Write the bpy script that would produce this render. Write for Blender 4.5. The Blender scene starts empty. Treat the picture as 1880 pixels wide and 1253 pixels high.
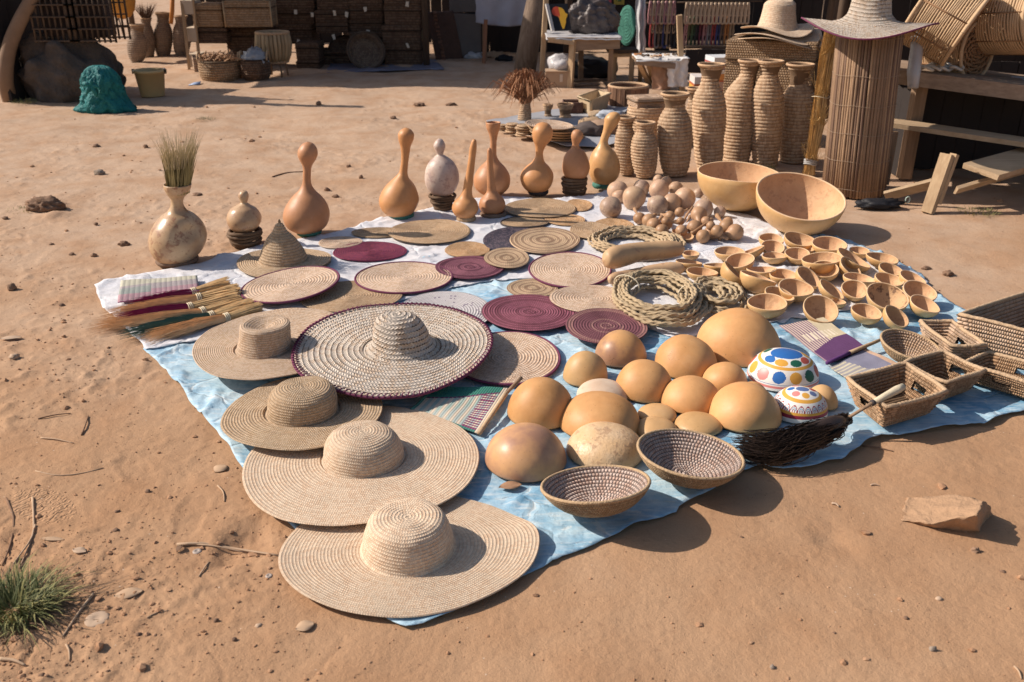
import bpy, bmesh, math, random
import numpy as np
from mathutils import Vector, Matrix
from mathutils.geometry import delaunay_2d_cdt
random.seed(7)
RND = np.random.RandomState(11)
R = math.radians
SC = bpy.context.scene
COL = SC.collection

# ------------------------------------------------------------------ camera
CAM_H, PITCH, FPX = 1.6, R(24.0), 1650.0
CX, CY = 940.0, 626.5
cam_d = bpy.data.cameras.new('camera')
cam_d.sensor_width = 36.0
cam_d.lens = 36.0 * FPX / 1880.0
cam_d.clip_start = 0.05
cam_d.clip_end = 800
cam_d.dof.use_dof = True
cam_d.dof.focus_distance = 3.6
cam_d.dof.aperture_fstop = 4.5
cam = bpy.data.objects.new('camera', cam_d)
cam.location = (0, 0, CAM_H)
cam.rotation_euler = (math.pi / 2 - PITCH, 0, 0)
COL.objects.link(cam)
SC.camera = cam

# ------------------------------------------------------------------ light
SUN_EL, SUN_AZ = R(37.0), R(8.0)          # light travels towards +X, a little towards the camera
world = bpy.data.worlds.new('World')
SC.world = world
world.use_nodes = True
wn = world.node_tree
wn.nodes.clear()
w_out = wn.nodes.new('ShaderNodeOutputWorld')
w_bg = wn.nodes.new('ShaderNodeBackground')
w_sky = wn.nodes.new('ShaderNodeTexSky')
w_sky.sky_type = 'NISHITA'
w_sky.sun_disc = False
w_sky.sun_elevation = SUN_EL
w_sky.sun_rotation = R(-90.0) + SUN_AZ
w_sky.air_density = 1.0
w_sky.dust_density = 2.0
w_bg.inputs['Strength'].default_value = 0.083
wn.links.new(w_sky.outputs[0], w_bg.inputs['Color'])
wn.links.new(w_bg.outputs[0], w_out.inputs['Surface'])
sun_d = bpy.data.lights.new('sun', 'SUN')
sun_d.energy = 4.6
sun_d.angle = R(0.53)
sun_d.color = (1.0, 0.885, 0.77)
sun = bpy.data.objects.new('sun', sun_d)
ld = Vector((math.cos(SUN_EL) * math.cos(SUN_AZ), -math.cos(SUN_EL) * math.sin(SUN_AZ), -math.sin(SUN_EL)))
sun.rotation_euler = ld.to_track_quat('-Z', 'Y').to_euler()
sun.location = (-8, 4, 8)
COL.objects.link(sun)
SC.view_settings.view_transform = 'Standard'
SC.view_settings.look = 'None'
SC.view_settings.gamma = 1.0
SC.view_settings.use_curve_mapping = False
SC.view_settings.exposure = 0.25
SC.render.engine = 'CYCLES'
SC.cycles.max_bounces = 6
SC.cycles.diffuse_bounces = 3
SC.cycles.use_denoising = True

# ------------------------------------------------------------------ where a point of the plan lies
def ray(px, py):
    a, b = (px - CX) / FPX, -(py - CY) / FPX
    s, c = math.sin(PITCH), math.cos(PITCH)
    return Vector((a, b * s + c, b * c - s))

def G(px, py, z=0.0):
    d = ray(px, py)
    t = (z - CAM_H) / d.z
    return Vector((d.x * t, d.y * t, z))

def V(px, py, Y):
    d = ray(px, py)
    t = Y / d.y
    return Vector((d.x * t, Y, CAM_H + d.z * t))

def depth(p):
    return p[1] * math.cos(PITCH) + (CAM_H - p[2]) * math.sin(PITCH)

def mpp(p):
    return depth(p) / FPX

# ------------------------------------------------------------------ noise
def _h(ix, iy, seed):
    n = (ix.astype(np.int64) * 374761393 + iy.astype(np.int64) * 668265263 + seed * 974634777) & 0x7fffffff
    n = ((n ^ (n >> 13)) * 1274126177) & 0x7fffffff
    n = n ^ (n >> 16)
    return (n & 0xffff) / 65535.0

def perlin(x, y, seed=0):
    x0, y0 = np.floor(x), np.floor(y)
    fx, fy = x - x0, y - y0
    def g(ix, iy, dx, dy):
        a = _h(ix, iy, seed) * 2 * np.pi
        return np.cos(a) * dx + np.sin(a) * dy
    u, v = fx * fx * fx * (fx * (fx * 6 - 15) + 10), fy * fy * fy * (fy * (fy * 6 - 15) + 10)
    n00, n10 = g(x0, y0, fx, fy), g(x0 + 1, y0, fx - 1, fy)
    n01, n11 = g(x0, y0 + 1, fx, fy - 1), g(x0 + 1, y0 + 1, fx - 1, fy - 1)
    return ((n00 * (1 - u) + n10 * u) * (1 - v) + (n01 * (1 - u) + n11 * u) * v) * 1.5

def sstep(a, b, x):
    t = np.clip((x - a) / (b - a), 0, 1)
    return t * t * (3 - 2 * t)

# ------------------------------------------------------------------ objects
def tag(o, label=None, cat=None, group=None, kind=None):
    if label: o['label'] = label
    if cat: o['category'] = cat
    if group: o['group'] = group
    if kind: o['kind'] = kind
    return o

def thing(name, label, cat, loc=(0, 0, 0), group=None):
    o = bpy.data.objects.new(name, None)
    o.empty_display_size = 0.05
    COL.objects.link(o)
    o.location = loc
    return tag(o, label, cat, group)

def link(name, me, parent=None, mats=None, local=False):
    o = bpy.data.objects.new(name, me)
    COL.objects.link(o)
    if mats:
        for m in (mats if isinstance(mats, (list, tuple)) else [mats]):
            me.materials.append(m)
    if parent is not None:
        o.parent = parent
        if not local: o.matrix_parent_inverse = Matrix.Translation(-Vector(parent.location))
    return o

def single(name, me, mats, label, cat, loc=(0, 0, 0), group=None):
    o = link(name, me, None, mats)
    o.location = loc
    return tag(o, label, cat, group)

def np_mesh(name, verts, quads, uv=None, smooth=True, tris=None, midx=None, col=None):
    """verts (n,3), quads (m,4), tris (k,3); uv / col per loop in the order quads then tris"""
    verts = np.asarray(verts, dtype=np.float32)
    nq = 0 if quads is None else len(quads)
    nt = 0 if tris is None else len(tris)
    me = bpy.data.meshes.new(name)
    me.vertices.add(len(verts))
    me.vertices.foreach_set('co', verts.ravel())
    li = []
    if nq: li.append(np.asarray(quads, dtype=np.int32).ravel())
    if nt: li.append(np.asarray(tris, dtype=np.int32).ravel())
    li = np.concatenate(li)
    me.loops.add(len(li))
    me.loops.foreach_set('vertex_index', li)
    me.polygons.add(nq + nt)
    st = np.concatenate([np.arange(nq) * 4, nq * 4 + np.arange(nt) * 3]).astype(np.int32)
    me.polygons.foreach_set('loop_start', st)
    me.update(calc_edges=True)
    me.polygons.foreach_set('use_smooth', np.full(nq + nt, smooth))
    if midx is not None:
        me.polygons.foreach_set('material_index', np.asarray(midx, dtype=np.int32))
    if uv is not None:
        l = me.uv_layers.new(name='UVMap')
        l.data.foreach_set('uv', np.asarray(uv, dtype=np.float32).ravel())
    if col is not None:
        a = me.color_attributes.new('Col', 'FLOAT_COLOR', 'CORNER')
        c = np.asarray(col, dtype=np.float32)
        if c.shape[-1] == 3:
            c = np.concatenate([c, np.ones(c.shape[:-1] + (1,), np.float32)], -1)
        a.data.foreach_set('color', c.ravel())
    me.validate()
    me.update()
    return me

def grid_quads(nr, nc, close):
    i = np.arange(nr - 1)[:, None]
    m = nc if close else nc - 1
    j = np.arange(m)[None, :]
    j2 = (j + 1) % nc
    a = i * nc + j
    b = i * nc + j2
    return np.stack([a, b, b + nc, a + nc], -1).reshape(-1, 4)

class MB:
    """collects small pieces into one mesh"""
    def __init__(s):
        s.v, s.q, s.t, s.n = [], [], [], 0
    def add(s, v, q=None, t=None):
        v = np.asarray(v, dtype=np.float64).reshape(-1, 3)
        if q is not None and len(q): s.q.append(np.asarray(q, dtype=np.int64).reshape(-1, 4) + s.n)
        if t is not None and len(t): s.t.append(np.asarray(t, dtype=np.int64).reshape(-1, 3) + s.n)
        s.v.append(v); s.n += len(v)
    def box(s, c, size, rot=None, taper=1.0, jit=0.0):
        sx, sy, sz = [a / 2 for a in size]
        p = []
        for z in (-sz, sz):
            k = 1 if z < 0 else taper
            for x, y in ((-sx, -sy), (sx, -sy), (sx, sy), (-sx, sy)):
                p.append(Vector((x * k, y * k, z)) + Vector([random.uniform(-jit, jit) for _ in range(3)]))
        m = rot if rot is not None else Matrix.Identity(3)
        p = [m @ a + Vector(c) for a in p]
        s.add([tuple(a) for a in p], [[0, 3, 2, 1], [4, 5, 6, 7], [0, 1, 5, 4], [1, 2, 6, 5], [2, 3, 7, 6], [3, 0, 4, 7]])
        return s
    def beam(s, a, b, w, h, up=(0, 0, 1), jit=0.0):
        a, b = Vector(a), Vector(b)
        d = (b - a)
        L = d.length
        d.normalize()
        u = Vector(up)
        x = u.cross(d)
        if x.length < 1e-4: x = Vector((1, 0, 0)).cross(d)
        x.normalize()
        y = d.cross(x)
        m = Matrix((x, y, d)).transposed()
        return s.box((a + b) / 2, (w, h, L), m, jit=jit)
    def tube(s, pts, rad, n=6, cap=True):
        pts = [Vector(p) for p in pts]
        k = len(pts)
        if not hasattr(rad, '__len__'): rad = [rad] * k
        T = []
        for i in range(k):
            d = pts[min(i + 1, k - 1)] - pts[max(i - 1, 0)]
            T.append(d.normalized() if d.length > 1e-9 else Vector((0, 0, 1)))
        ref = Vector((0, 0, 1)) if abs(T[0].z) < 0.9 else Vector((1, 0, 0))
        x = T[0].cross(ref).normalized()
        vs = []
        for i in range(k):
            x = (x - T[i] * x.dot(T[i]))
            x = x.normalized() if x.length > 1e-6 else T[i].orthogonal().normalized()
            y = T[i].cross(x)
            for j in range(n):
                a = 2 * math.pi * j / n
                vs.append(pts[i] + (x * math.cos(a) + y * math.sin(a)) * rad[i])
        q = grid_quads(k, n, True)
        t = []
        if cap:
            vs += [pts[0], pts[-1]]
            c0, c1 = k * n, k * n + 1
            for j in range(n):
                t.append([c0, (j + 1) % n, j])
                t.append([c1, (k - 1) * n + j, (k - 1) * n + (j + 1) % n])
        s.add([tuple(a) for a in vs], q, t)
        return s
    def mesh(s, name, smooth=True, uv=None):
        v = np.concatenate(s.v)
        q = np.concatenate(s.q) if s.q else None
        t = np.concatenate(s.t) if s.t else None
        return np_mesh(name, v, q, tris=t, smooth=smooth)
    def build(s, name, mats, parent=None, smooth=True, local=False):
        return link(name, s.mesh(name, smooth), parent, mats, local)

def catmull(P, n):
    P = np.asarray(P, float)
    k = len(P)
    d = np.r_[0, np.cumsum(np.maximum(1e-6, np.linalg.norm(np.diff(P, axis=0), axis=1)))]
    t = np.linspace(0, d[-1], n)
    i = np.clip(np.searchsorted(d, t, side='right') - 1, 0, k - 2)
    h = d[i + 1] - d[i]
    u = ((t - d[i]) / h)[:, None]
    m = np.zeros_like(P)
    for j in range(k):
        if j == 0: m[j] = (P[1] - P[0]) / (d[1] - d[0])
        elif j == k - 1: m[j] = (P[-1] - P[-2]) / (d[-1] - d[-2])
        else:
            h0, h1 = d[j] - d[j - 1], d[j + 1] - d[j]
            m[j] = ((P[j] - P[j - 1]) / h0 * h1 + (P[j + 1] - P[j]) / h1 * h0) / (h0 + h1)
    h = h[:, None]
    return ((2 * u**3 - 3 * u**2 + 1) * P[i] + (u**3 - 2 * u**2 + u) * h * m[i]
            + (-2 * u**3 + 3 * u**2) * P[i + 1] + (u**3 - u**2) * h * m[i + 1])

def rrect(a, b, n):
    """outline of a rectangle (half sizes a, b) with n points: base points and outward directions; a=b=0 is a circle"""
    th = np.arange(n) * 2 * np.pi / n
    if a == 0 and b == 0:
        return np.zeros((n, 2)), np.stack([np.cos(th), np.sin(th)], 1)
    per = 4 * (a + b)
    s = np.linspace(0, per, n - 12, endpoint=False)
    cor = np.array([b, b + 2 * a, 3 * b + 2 * a, 3 * b + 4 * a])
    pts, nr = [], []
    def at(u):
        u = u % per
        if u < b: return (a, u), (1, 0)
        u -= b
        if u < 2 * a: return (a - u, b), (0, 1)
        u -= 2 * a
        if u < 2 * b: return (-a, b - u), (-1, 0)
        u -= 2 * b
        if u < 2 * a: return (-a + u, -b), (0, -1)
        u -= 2 * a
        return (a, -b + u), (1, 0)
    ev = [(u, 0) for u in s]
    for k, c in enumerate(cor):
        for e in (0.2, 0.5, 0.8): ev.append((c, (k, e)))
    ev.sort(key=lambda e: (e[0], 0 if e[1] == 0 else e[1][1]))
    cp = [(a, b), (-a, b), (-a, -b), (a, -b)]
    for u, f in ev:
        if f == 0:
            if min(abs(cor - u)) < 1e-6: u += 1e-4
            p, q = at(u)
        else:
            k, e = f
            p = cp[k]
            ang = math.pi / 2 * (k + e)
            q = (math.cos(ang), math.sin(ang))
        pts.append(p); nr.append(q)
    return np.array(pts), np.array(nr)

def resample(path, step):
    P = np.asarray(path, float)
    d = np.r_[0, np.cumsum(np.linalg.norm(np.diff(P, axis=0), axis=1))]
    n = max(3, int(round(d[-1] / step)) + 1)
    s = np.linspace(0, d[-1], n)
    return s, np.stack([np.interp(s, d, P[:, k]) for k in range(P.shape[1])], 1)

def coiled(name, path, pitch, amp=None, seg=96, sub=4, a=0, b=0, stitch=None, spiral=True, warp=None,
           stitch_amp=0.0, rough=0.0, seed=0):
    """basketry: a shell swept round a circle or a rectangle, its surface made of coils; path is (offset, z)"""
    amp = pitch * 0.28 if amp is None else amp
    stitch = stitch or pitch
    s, P = resample(path, pitch / sub)
    # smooth the corners of the path a little
    for _ in range(2):
        Q = P.copy(); Q[1:-1] = (P[:-2] + 2 * P[1:-1] + P[2:]) / 4; P = Q
    T = np.gradient(P, axis=0)
    T /= np.linalg.norm(T, axis=1)[:, None] + 1e-9
    N = np.stack([T[:, 1], -T[:, 0]], 1)
    bp, nr = rrect(a, b, seg)
    th = np.arange(seg) * 2 * np.pi / seg
    ph = s[:, None] / pitch - (th[None, :] / (2 * np.pi) if spiral else 0)
    fr = ph - np.floor(ph)
    disp = amp * (0.62 + 0.5 * _h(np.floor(ph), np.floor(ph) * 0 + seed, 7) + 0.5 * perlin(th[None, :] * 1.3 + np.floor(ph) * 3.7, np.floor(ph) * 1.9 + .3 + 0 * th[None, :], 11)) * (np.sqrt(np.clip(1 - (2 * fr - 1)**2, 0, 1)) - 0.6)
    L = np.maximum(P[:, 0], 0.01)[:, None] * 2 * np.pi + 4 * (a + b) * 2
    if stitch_amp:
        cnt = np.round(L / stitch)
        disp = disp + stitch_amp * np.abs(np.sin(np.pi * cnt * th[None, :] / (2 * np.pi) + np.floor(ph) * 1.7)) * (1 - (2 * fr - 1)**2)
    if rough:
        disp = disp + rough * perlin(s[:, None] / pitch * 0.9 + 0 * th[None, :], th[None, :] * 9, seed + 5)
    off = P[:, 0][:, None] + N[:, 0][:, None] * disp
    z = P[:, 1][:, None] + N[:, 1][:, None] * disp
    if a or b: nr = nr / np.max(np.abs(nr), axis=1, keepdims=True)**0.85
    X = bp[None, :, 0] + nr[None, :, 0] * off
    Y = bp[None, :, 1] + nr[None, :, 1] * off
    W = np.stack([X, Y, z + 0 * X], -1)
    if warp is not None: W = warp(W)
    nR = len(s)
    q = grid_quads(nR, seg, True)
    # per-face stitch coordinates
    sm = ((s[:-1] + s[1:]) / 2 / pitch)[:, None] - (((th + np.pi / seg) / (2 * np.pi))[None, :] if spiral else 0) + 0 * th[None, :]
    ring = np.floor(sm)
    pr = np.interp((ring + 0.5) * pitch, s, P[:, 0])
    cnt = np.maximum(5, np.round((2 * np.pi * np.maximum(pr, 0.004) + 4 * (a + b) * (2 if a or b else 0) * 0.5) / stitch))
    u0 = th[None, :] / (2 * np.pi) * cnt + ring * 0.37
    u1 = (th[None, :] + 2 * np.pi / seg) / (2 * np.pi) * cnt + ring * 0.37
    sp0 = (th / (2 * np.pi))[None, :] if spiral else 0 * th[None, :]
    sp1 = ((th + 2 * np.pi / seg) / (2 * np.pi))[None, :] if spiral else sp0
    va0 = (s[:-1] / pitch)[:, None] - sp0
    va1 = (s[:-1] / pitch)[:, None] - sp1
    vb1 = (s[1:] / pitch)[:, None] - sp1
    vb0 = (s[1:] / pitch)[:, None] - sp0
    cl = lambda v: np.clip(v, ring + 0.001, ring + 0.999)
    uv = np.stack([np.stack([u0, cl(va0)], -1), np.stack([u1, cl(va1)], -1),
                   np.stack([u1, cl(vb1)], -1), np.stack([u0, cl(vb0)], -1)], 2)
    return np_mesh(name, W.reshape(-1, 3), q, uv=uv.reshape(-1, 2))

def lathe(name, rows, seg=48, warp=None, uv=True, midx_fn=None, col_fn=None):
    """rows: (radius, z, cx, cy)"""
    rows = np.asarray(rows, float)
    if rows.shape[1] == 2: rows = np.concatenate([rows, np.zeros((len(rows), 2))], 1)
    th = np.arange(seg) * 2 * np.pi / seg
    X = rows[:, 2][:, None] + rows[:, 0][:, None] * np.cos(th)
    Y = rows[:, 3][:, None] + rows[:, 0][:, None] * np.sin(th)
    W = np.stack([X, Y, rows[:, 1][:, None] + 0 * X], -1)
    if warp is not None: W = warp(W)
    q = grid_quads(len(rows), seg, True)
    d = np.r_[0, np.cumsum(np.linalg.norm(np.diff(rows[:, :2], axis=0), axis=1))]
    u0 = np.broadcast_to(th / (2 * np.pi), (len(rows) - 1, seg))
    u1 = u0 + 1 / seg
    va = np.broadcast_to(d[:-1][:, None], u0.shape); vb = np.broadcast_to(d[1:][:, None], u0.shape)
    uvs = np.stack([np.stack([u0, va], -1), np.stack([u1, va], -1), np.stack([u1, vb], -1), np.stack([u0, vb], -1)], 2)
    mi = None
    if midx_fn is not None:
        mi = np.broadcast_to(midx_fn(np.arange(len(rows) - 1))[:, None], (len(rows) - 1, seg)).ravel()
    cc = None
    if col_fn is not None:
        i = np.arange(len(rows) - 1)
        c = col_fn((d[:-1] + d[1:]) / 2, th + np.pi / seg, rows)
        cc = np.repeat(c.reshape(-1, 1, 3), 4, 1)
    return np_mesh(name, W.reshape(-1, 3), q, uv=uvs.reshape(-1, 2), midx=mi, col=cc)

def organic(amp, freq, seed, squash=None):
    def f(W):
        x, y, z = W[..., 0], W[..., 1], W[..., 2]
        n = perlin(x * freq + seed, z * freq * 1.1 + y * freq * 0.7, seed) + 0.5 * perlin(y * freq * 1.7, x * freq * 0.8 + z * freq * 2.1 + seed, seed + 3)
        c = W.reshape(-1, 3).mean(0)
        d = W - c
        L = np.linalg.norm(d, axis=-1, keepdims=True) + 1e-6
        return W + d / L * (n * amp)[..., None]
    return f

def orient(me, M):
    me.transform(M)
    return me

# ------------------------------------------------------------------ materials
class NT:
    def __init__(s, name):
        s.m = bpy.data.materials.new(name)
        s.m.use_nodes = True
        s.t = s.m.node_tree
        s.t.nodes.clear()
        s.out = s.t.nodes.new('ShaderNodeOutputMaterial')
        s.b = s.t.nodes.new('ShaderNodeBsdfPrincipled')
        s.t.links.new(s.b.outputs[0], s.out.inputs[0])
    def n(s, typ, props=None, **inp):
        nd = s.t.nodes.new('ShaderNode' + typ)
        for k, v in (props or {}).items(): setattr(nd, k, v)
        for k, v in inp.items():
            k2 = k.replace('_', ' ')
            sock = nd.inputs[int(k[1:])] if k[0] == 'i' and k[1:].isdigit() else nd.inputs[k2]
            if isinstance(v, bpy.types.NodeSocket): s.t.links.new(v, sock)
            elif isinstance(v, bpy.types.Node): s.t.links.new(v.outputs[0], sock)
            else:
                if sock.type == 'RGBA' and len(v) == 3: v = (*v, 1)
                sock.default_value = v
        return nd
    def math(s, op, a, b=None, c=None, clamp=False):
        kw = {'i0': a}
        if b is not None: kw['i1'] = b
        if c is not None: kw['i2'] = c
        return s.n('Math', {'operation': op, 'use_clamp': clamp}, **kw).outputs[0]
    def ramp(s, fac, stops, interp='LINEAR'):
        r = s.n('ValToRGB', None, Fac=fac)
        e = r.color_ramp
        e.interpolation = interp
        while len(e.elements) < len(stops): e.elements.new(0.5)
        for k, (p, c) in enumerate(stops):
            e.elements[k].position = p
            if not hasattr(c, '__len__'): c = (c, c, c)
            e.elements[k].color = (*c, 1)
        return r.outputs[0]
    def mix(s, fac, a, b, mode='MIX'):
        nd = s.n('Mix', {'data_type': 'RGBA', 'blend_type': mode})
        for sock, v in ((nd.inputs[0], fac), (nd.inputs[6], a), (nd.inputs[7], b)):
            if isinstance(v, bpy.types.NodeSocket): s.t.links.new(v, sock)
            elif sock.type == 'RGBA': sock.default_value = (*v, 1) if len(v) == 3 else v
            else: sock.default_value = v
        return nd.outputs[2]
    def coord(s, k='Object'): return s.n('TexCoord').outputs[k]
    def noise(s, vec, scale, detail=3, rough=0.5, out='Fac'):
        return s.n('TexNoise', None, Vector=vec, Scale=scale, Detail=detail, Roughness=rough).outputs[out]
    def bump(s, h, strength=0.3, dist=0.01, prev=None):
        kw = dict(Height=h, Strength=strength, Distance=dist)
        if prev is not None: kw['Normal'] = prev
        return s.n('Bump', None, **kw).outputs[0]
    def set(s, **kw):
        for k, v in kw.items():
            sock = s.b.inputs[k.replace('_', ' ')]
            if isinstance(v, bpy.types.NodeSocket): s.t.links.new(v, sock)
            else:
                if sock.type == 'RGBA' and len(v) == 3: v = (*v, 1)
                sock.default_value = v
        return s.m

def mul(c, k): return tuple(max(0, min(1, x * k)) for x in c)

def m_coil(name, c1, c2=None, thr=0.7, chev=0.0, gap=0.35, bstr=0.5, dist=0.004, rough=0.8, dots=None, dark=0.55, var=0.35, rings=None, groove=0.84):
    """straw, palm or grass coils: UV x counts stitches, UV y counts coils"""
    t = NT(name)
    uv = t.n('UVMap').outputs[0]
    sp = t.n('SeparateXYZ', None, Vector=uv)
    u, v = sp.outputs[0], sp.outputs[1]
    fv = t.math('FRACT', v)
    rv = t.math('FLOOR', v)
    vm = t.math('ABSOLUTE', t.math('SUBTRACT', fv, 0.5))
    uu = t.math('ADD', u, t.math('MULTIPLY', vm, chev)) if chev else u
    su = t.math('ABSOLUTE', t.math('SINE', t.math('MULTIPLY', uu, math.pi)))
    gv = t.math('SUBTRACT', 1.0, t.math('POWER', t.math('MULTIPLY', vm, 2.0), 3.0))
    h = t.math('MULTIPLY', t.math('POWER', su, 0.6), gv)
    cell = t.n('CombineXYZ', None, X=t.math('FLOOR', uu), Y=rv, Z=0.0)
    wn_ = t.n('TexWhiteNoise', {'noise_dimensions': '3D'}, Vector=cell.outputs[0])
    wr = t.n('TexWhiteNoise', {'noise_dimensions': '1D'}, W=rv)
    obj = t.coord('Object')
    info = t.n('ObjectInfo')
    nz = t.noise(obj, 9.0, 4, 0.6)
    if c2 is not None:
        if rings == 'rings':
            f = t.math('GREATER_THAN', wr.outputs[0], thr)
        else:
            f = t.math('GREATER_THAN', t.math('ADD', t.math('MULTIPLY', wn_.outputs[0], 0.5), t.math('MULTIPLY', nz, 0.5)), thr)
        base = t.mix(f, c1, c2)
    else:
        base = t.mix(0.0, c1, c1)
    k = t.math('ADD', 1.0 - var * 0.5, t.math('MULTIPLY', wn_.outputs[0], var * 0.45))
    k = t.math('ADD', k, t.math('MULTIPLY', t.math('SUBTRACT', nz, 0.5), var * 1.2))
    k = t.math('ADD', k, t.math('MULTIPLY', wr.outputs[0], var * 0.35))
    k = t.math('MULTIPLY', k, t.math('ADD', 0.90, t.math('MULTIPLY', info.outputs['Random'], 0.2)))
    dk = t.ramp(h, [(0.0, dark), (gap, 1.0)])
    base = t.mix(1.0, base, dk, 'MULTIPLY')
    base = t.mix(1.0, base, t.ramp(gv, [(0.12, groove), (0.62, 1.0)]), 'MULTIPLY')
    if dots is not None:
        du = t.math('ABSOLUTE', t.math('SUBTRACT', t.math('FRACT', u), 0.5))
        f = t.math('MULTIPLY', t.math('LESS_THAN', du, 0.30), t.math('GREATER_THAN', vm, 0.37))
        f = t.math('MULTIPLY', f, t.math('GREATER_THAN', t.math('ADD', t.math('MULTIPLY', wn_.outputs[0], 0.5), t.math('MULTIPLY', nz, 0.6)), 0.50))
        base = t.mix(f, base, dots)
    base = t.n('VectorMath', {'operation': 'SCALE'}, i0=base, Scale=k).outputs[0]
    fib = t.noise(t.n('VectorMath', {'operation': 'MULTIPLY'}, i0=uv, i1=(1.5, 9.0, 1.0)).outputs[0], 3.0, 2)
    bp = t.bump(t.math('ADD', h, t.math('MULTIPLY', fib, 0.35)), bstr, dist)
    return t.set(Base_Color=base, Roughness=rough, Normal=bp, Specular_IOR_Level=0.25)

def m_gourd(name, c1, c2, c3=None, rough=0.42, freq=7.0, mott=0.5, spots=0.0, bump=0.15, coat=0.0):
    t = NT(name)
    o = t.coord('Object')
    info = t.n('ObjectInfo')
    off = t.n('VectorMath', {'operation': 'ADD'}, i0=o, i1=t.n('CombineXYZ', None, X=t.math('MULTIPLY', info.outputs['Random'], 31.0), Y=0.0, Z=t.math('MULTIPLY', info.outputs['Random'], 17.0)).outputs[0]).outputs[0]
    n1 = t.noise(off, freq, 5, 0.6)
    n2 = t.noise(off, freq * 5, 4, 0.6)
    base = t.mix(t.ramp(n1, [(0.5 - mott * 0.3, 0.0), (0.5 + mott * 0.3, 1.0)]), c1, c2)
    if c3 is not None:
        base = t.mix(t.ramp(t.math('ADD', t.math('MULTIPLY', n2, 0.6), t.math('MULTIPLY', t.noise(off, freq * 1.7, 3), 0.5)), [(0.58, 0.0), (0.66, 1.0)]), base, c3)
    if spots:
        vo = t.n('TexVoronoi', None, Vector=off, Scale=60.0).outputs[0]
        sf = t.math('MULTIPLY', t.math('LESS_THAN', vo, 0.16), t.math('GREATER_THAN', n2, 0.52))
        base = t.mix(t.math('MULTIPLY', sf, spots), base, mul(c2, 0.25))
    # faint paler scuffs and brown scars of the rind, a little different on every gourd
    dn = t.noise(off, freq * 2.3, 6, 0.75)
    base = t.mix(t.ramp(dn, [(0.54, 0.0), (0.76, 0.30)]), base, tuple(min(1, x * 0.8 + 0.14) for x in c1))
    wv = t.n('TexVoronoi', {'feature': 'DISTANCE_TO_EDGE'}, Vector=t.n('VectorMath', {'operation': 'ADD'}, i0=off, i1=t.noise(off, 9.0, 3, out='Color')).outputs[0], Scale=4.0).outputs[0]
    base = t.mix(t.math('MULTIPLY', t.math('LESS_THAN', wv, 0.007), t.math('GREATER_THAN', n1, 0.60)), base, mul(c2, 0.6))
    base = t.mix(t.math('MULTIPLY', info.outputs['Random'], 0.30), base, tuple(a * b for a, b in zip(c2, (0.95, 1.02, 1.35))))
    k = t.math('ADD', 0.80, t.math('ADD', t.math('MULTIPLY', info.outputs['Random'], 0.22), t.math('MULTIPLY', n2, 0.24)))
    base = t.n('VectorMath', {'operation': 'SCALE'}, i0=base, Scale=k).outputs[0]
    bp = t.bump(t.math('ADD', n2, t.math('MULTIPLY', t.noise(off, 190.0, 2), 0.2)), bump, 0.004)
    rr = t.math('ADD', rough - 0.08, t.math('MULTIPLY', n2, 0.22))
    return t.set(Base_Color=base, Roughness=rr, Normal=bp, Specular_IOR_Level=0.4, Coat_Weight=coat)

def m_wood(name, c1, c2, scale=3.0, axis=2, rough=0.8, bump=0.35):
    t = NT(name)
    o = t.coord('Object')
    sc = [14.0, 14.0, 14.0]; sc[axis] = 1.0
    v = t.n('VectorMath', {'operation': 'MULTIPLY'}, i0=o, i1=tuple(sc)).outputs[0]
    n = t.noise(v, scale, 5, 0.65)
    n2 = t.noise(o, 4.0, 3)
    info = t.n('ObjectInfo')
    base = t.mix(t.ramp(n, [(0.35, 0.0), (0.65, 1.0)]), c1, c2)
    k = t.math('ADD', 0.68, t.math('ADD', t.math('MULTIPLY', info.outputs['Random'], 0.25), t.math('MULTIPLY', n2, 0.4)))
    base = t.n('VectorMath', {'operation': 'SCALE'}, i0=base, Scale=k).outputs[0]
    return t.set(Base_Color=base, Roughness=rough, Normal=t.bump(n, bump, 0.006), Specular_IOR_Level=0.25)

def m_plain(name, c, rough=0.7, var=0.3, freq=8.0, bump=0.2, dist=0.006, spec=0.3, metallic=0.0, trans=0.0):
    t = NT(name)
    o = t.coord('Object')
    n = t.noise(o, freq, 5, 0.6)
    k = t.math('ADD', 1.0 - var * 0.5, t.math('MULTIPLY', n, var))
    base = t.n('VectorMath', {'operation': 'SCALE'}, i0=c, Scale=k).outputs[0]
    return t.set(Base_Color=base, Roughness=rough, Normal=t.bump(n, bump, dist), Specular_IOR_Level=spec, Metallic=metallic)

def m_attr(name, rough=0.6, bump_u=None, spec=0.3, dirt=0.3, weave=None):
    """colour comes from the flat print of the mesh"""
    t = NT(name)
    a = t.n('VertexColor', {'layer_name': 'Col'}).outputs[0]
    n = t.noise(t.coord('Object'), 22.0, 5, 0.65)
    k = t.math('ADD', 1.0 - dirt * 0.5, t.math('MULTIPLY', n, dirt))
    base = t.n('VectorMath', {'operation': 'SCALE'}, i0=a, Scale=k).outputs[0]
    h = n
    if weave:
        uv = t.n('UVMap').outputs[0]
        sp = t.n('SeparateXYZ', None, Vector=uv)
        h = t.math('ADD', t.math('ABSOLUTE', t.math('SINE', t.math('MULTIPLY', sp.outputs[0], math.pi))),
                   t.math('ABSOLUTE', t.math('SINE', t.math('MULTIPLY', sp.outputs[1], math.pi))))
    return t.set(Base_Color=base, Roughness=rough, Normal=t.bump(h, 0.5 if weave else 0.12, 0.003), Specular_IOR_Level=spec)

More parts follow.
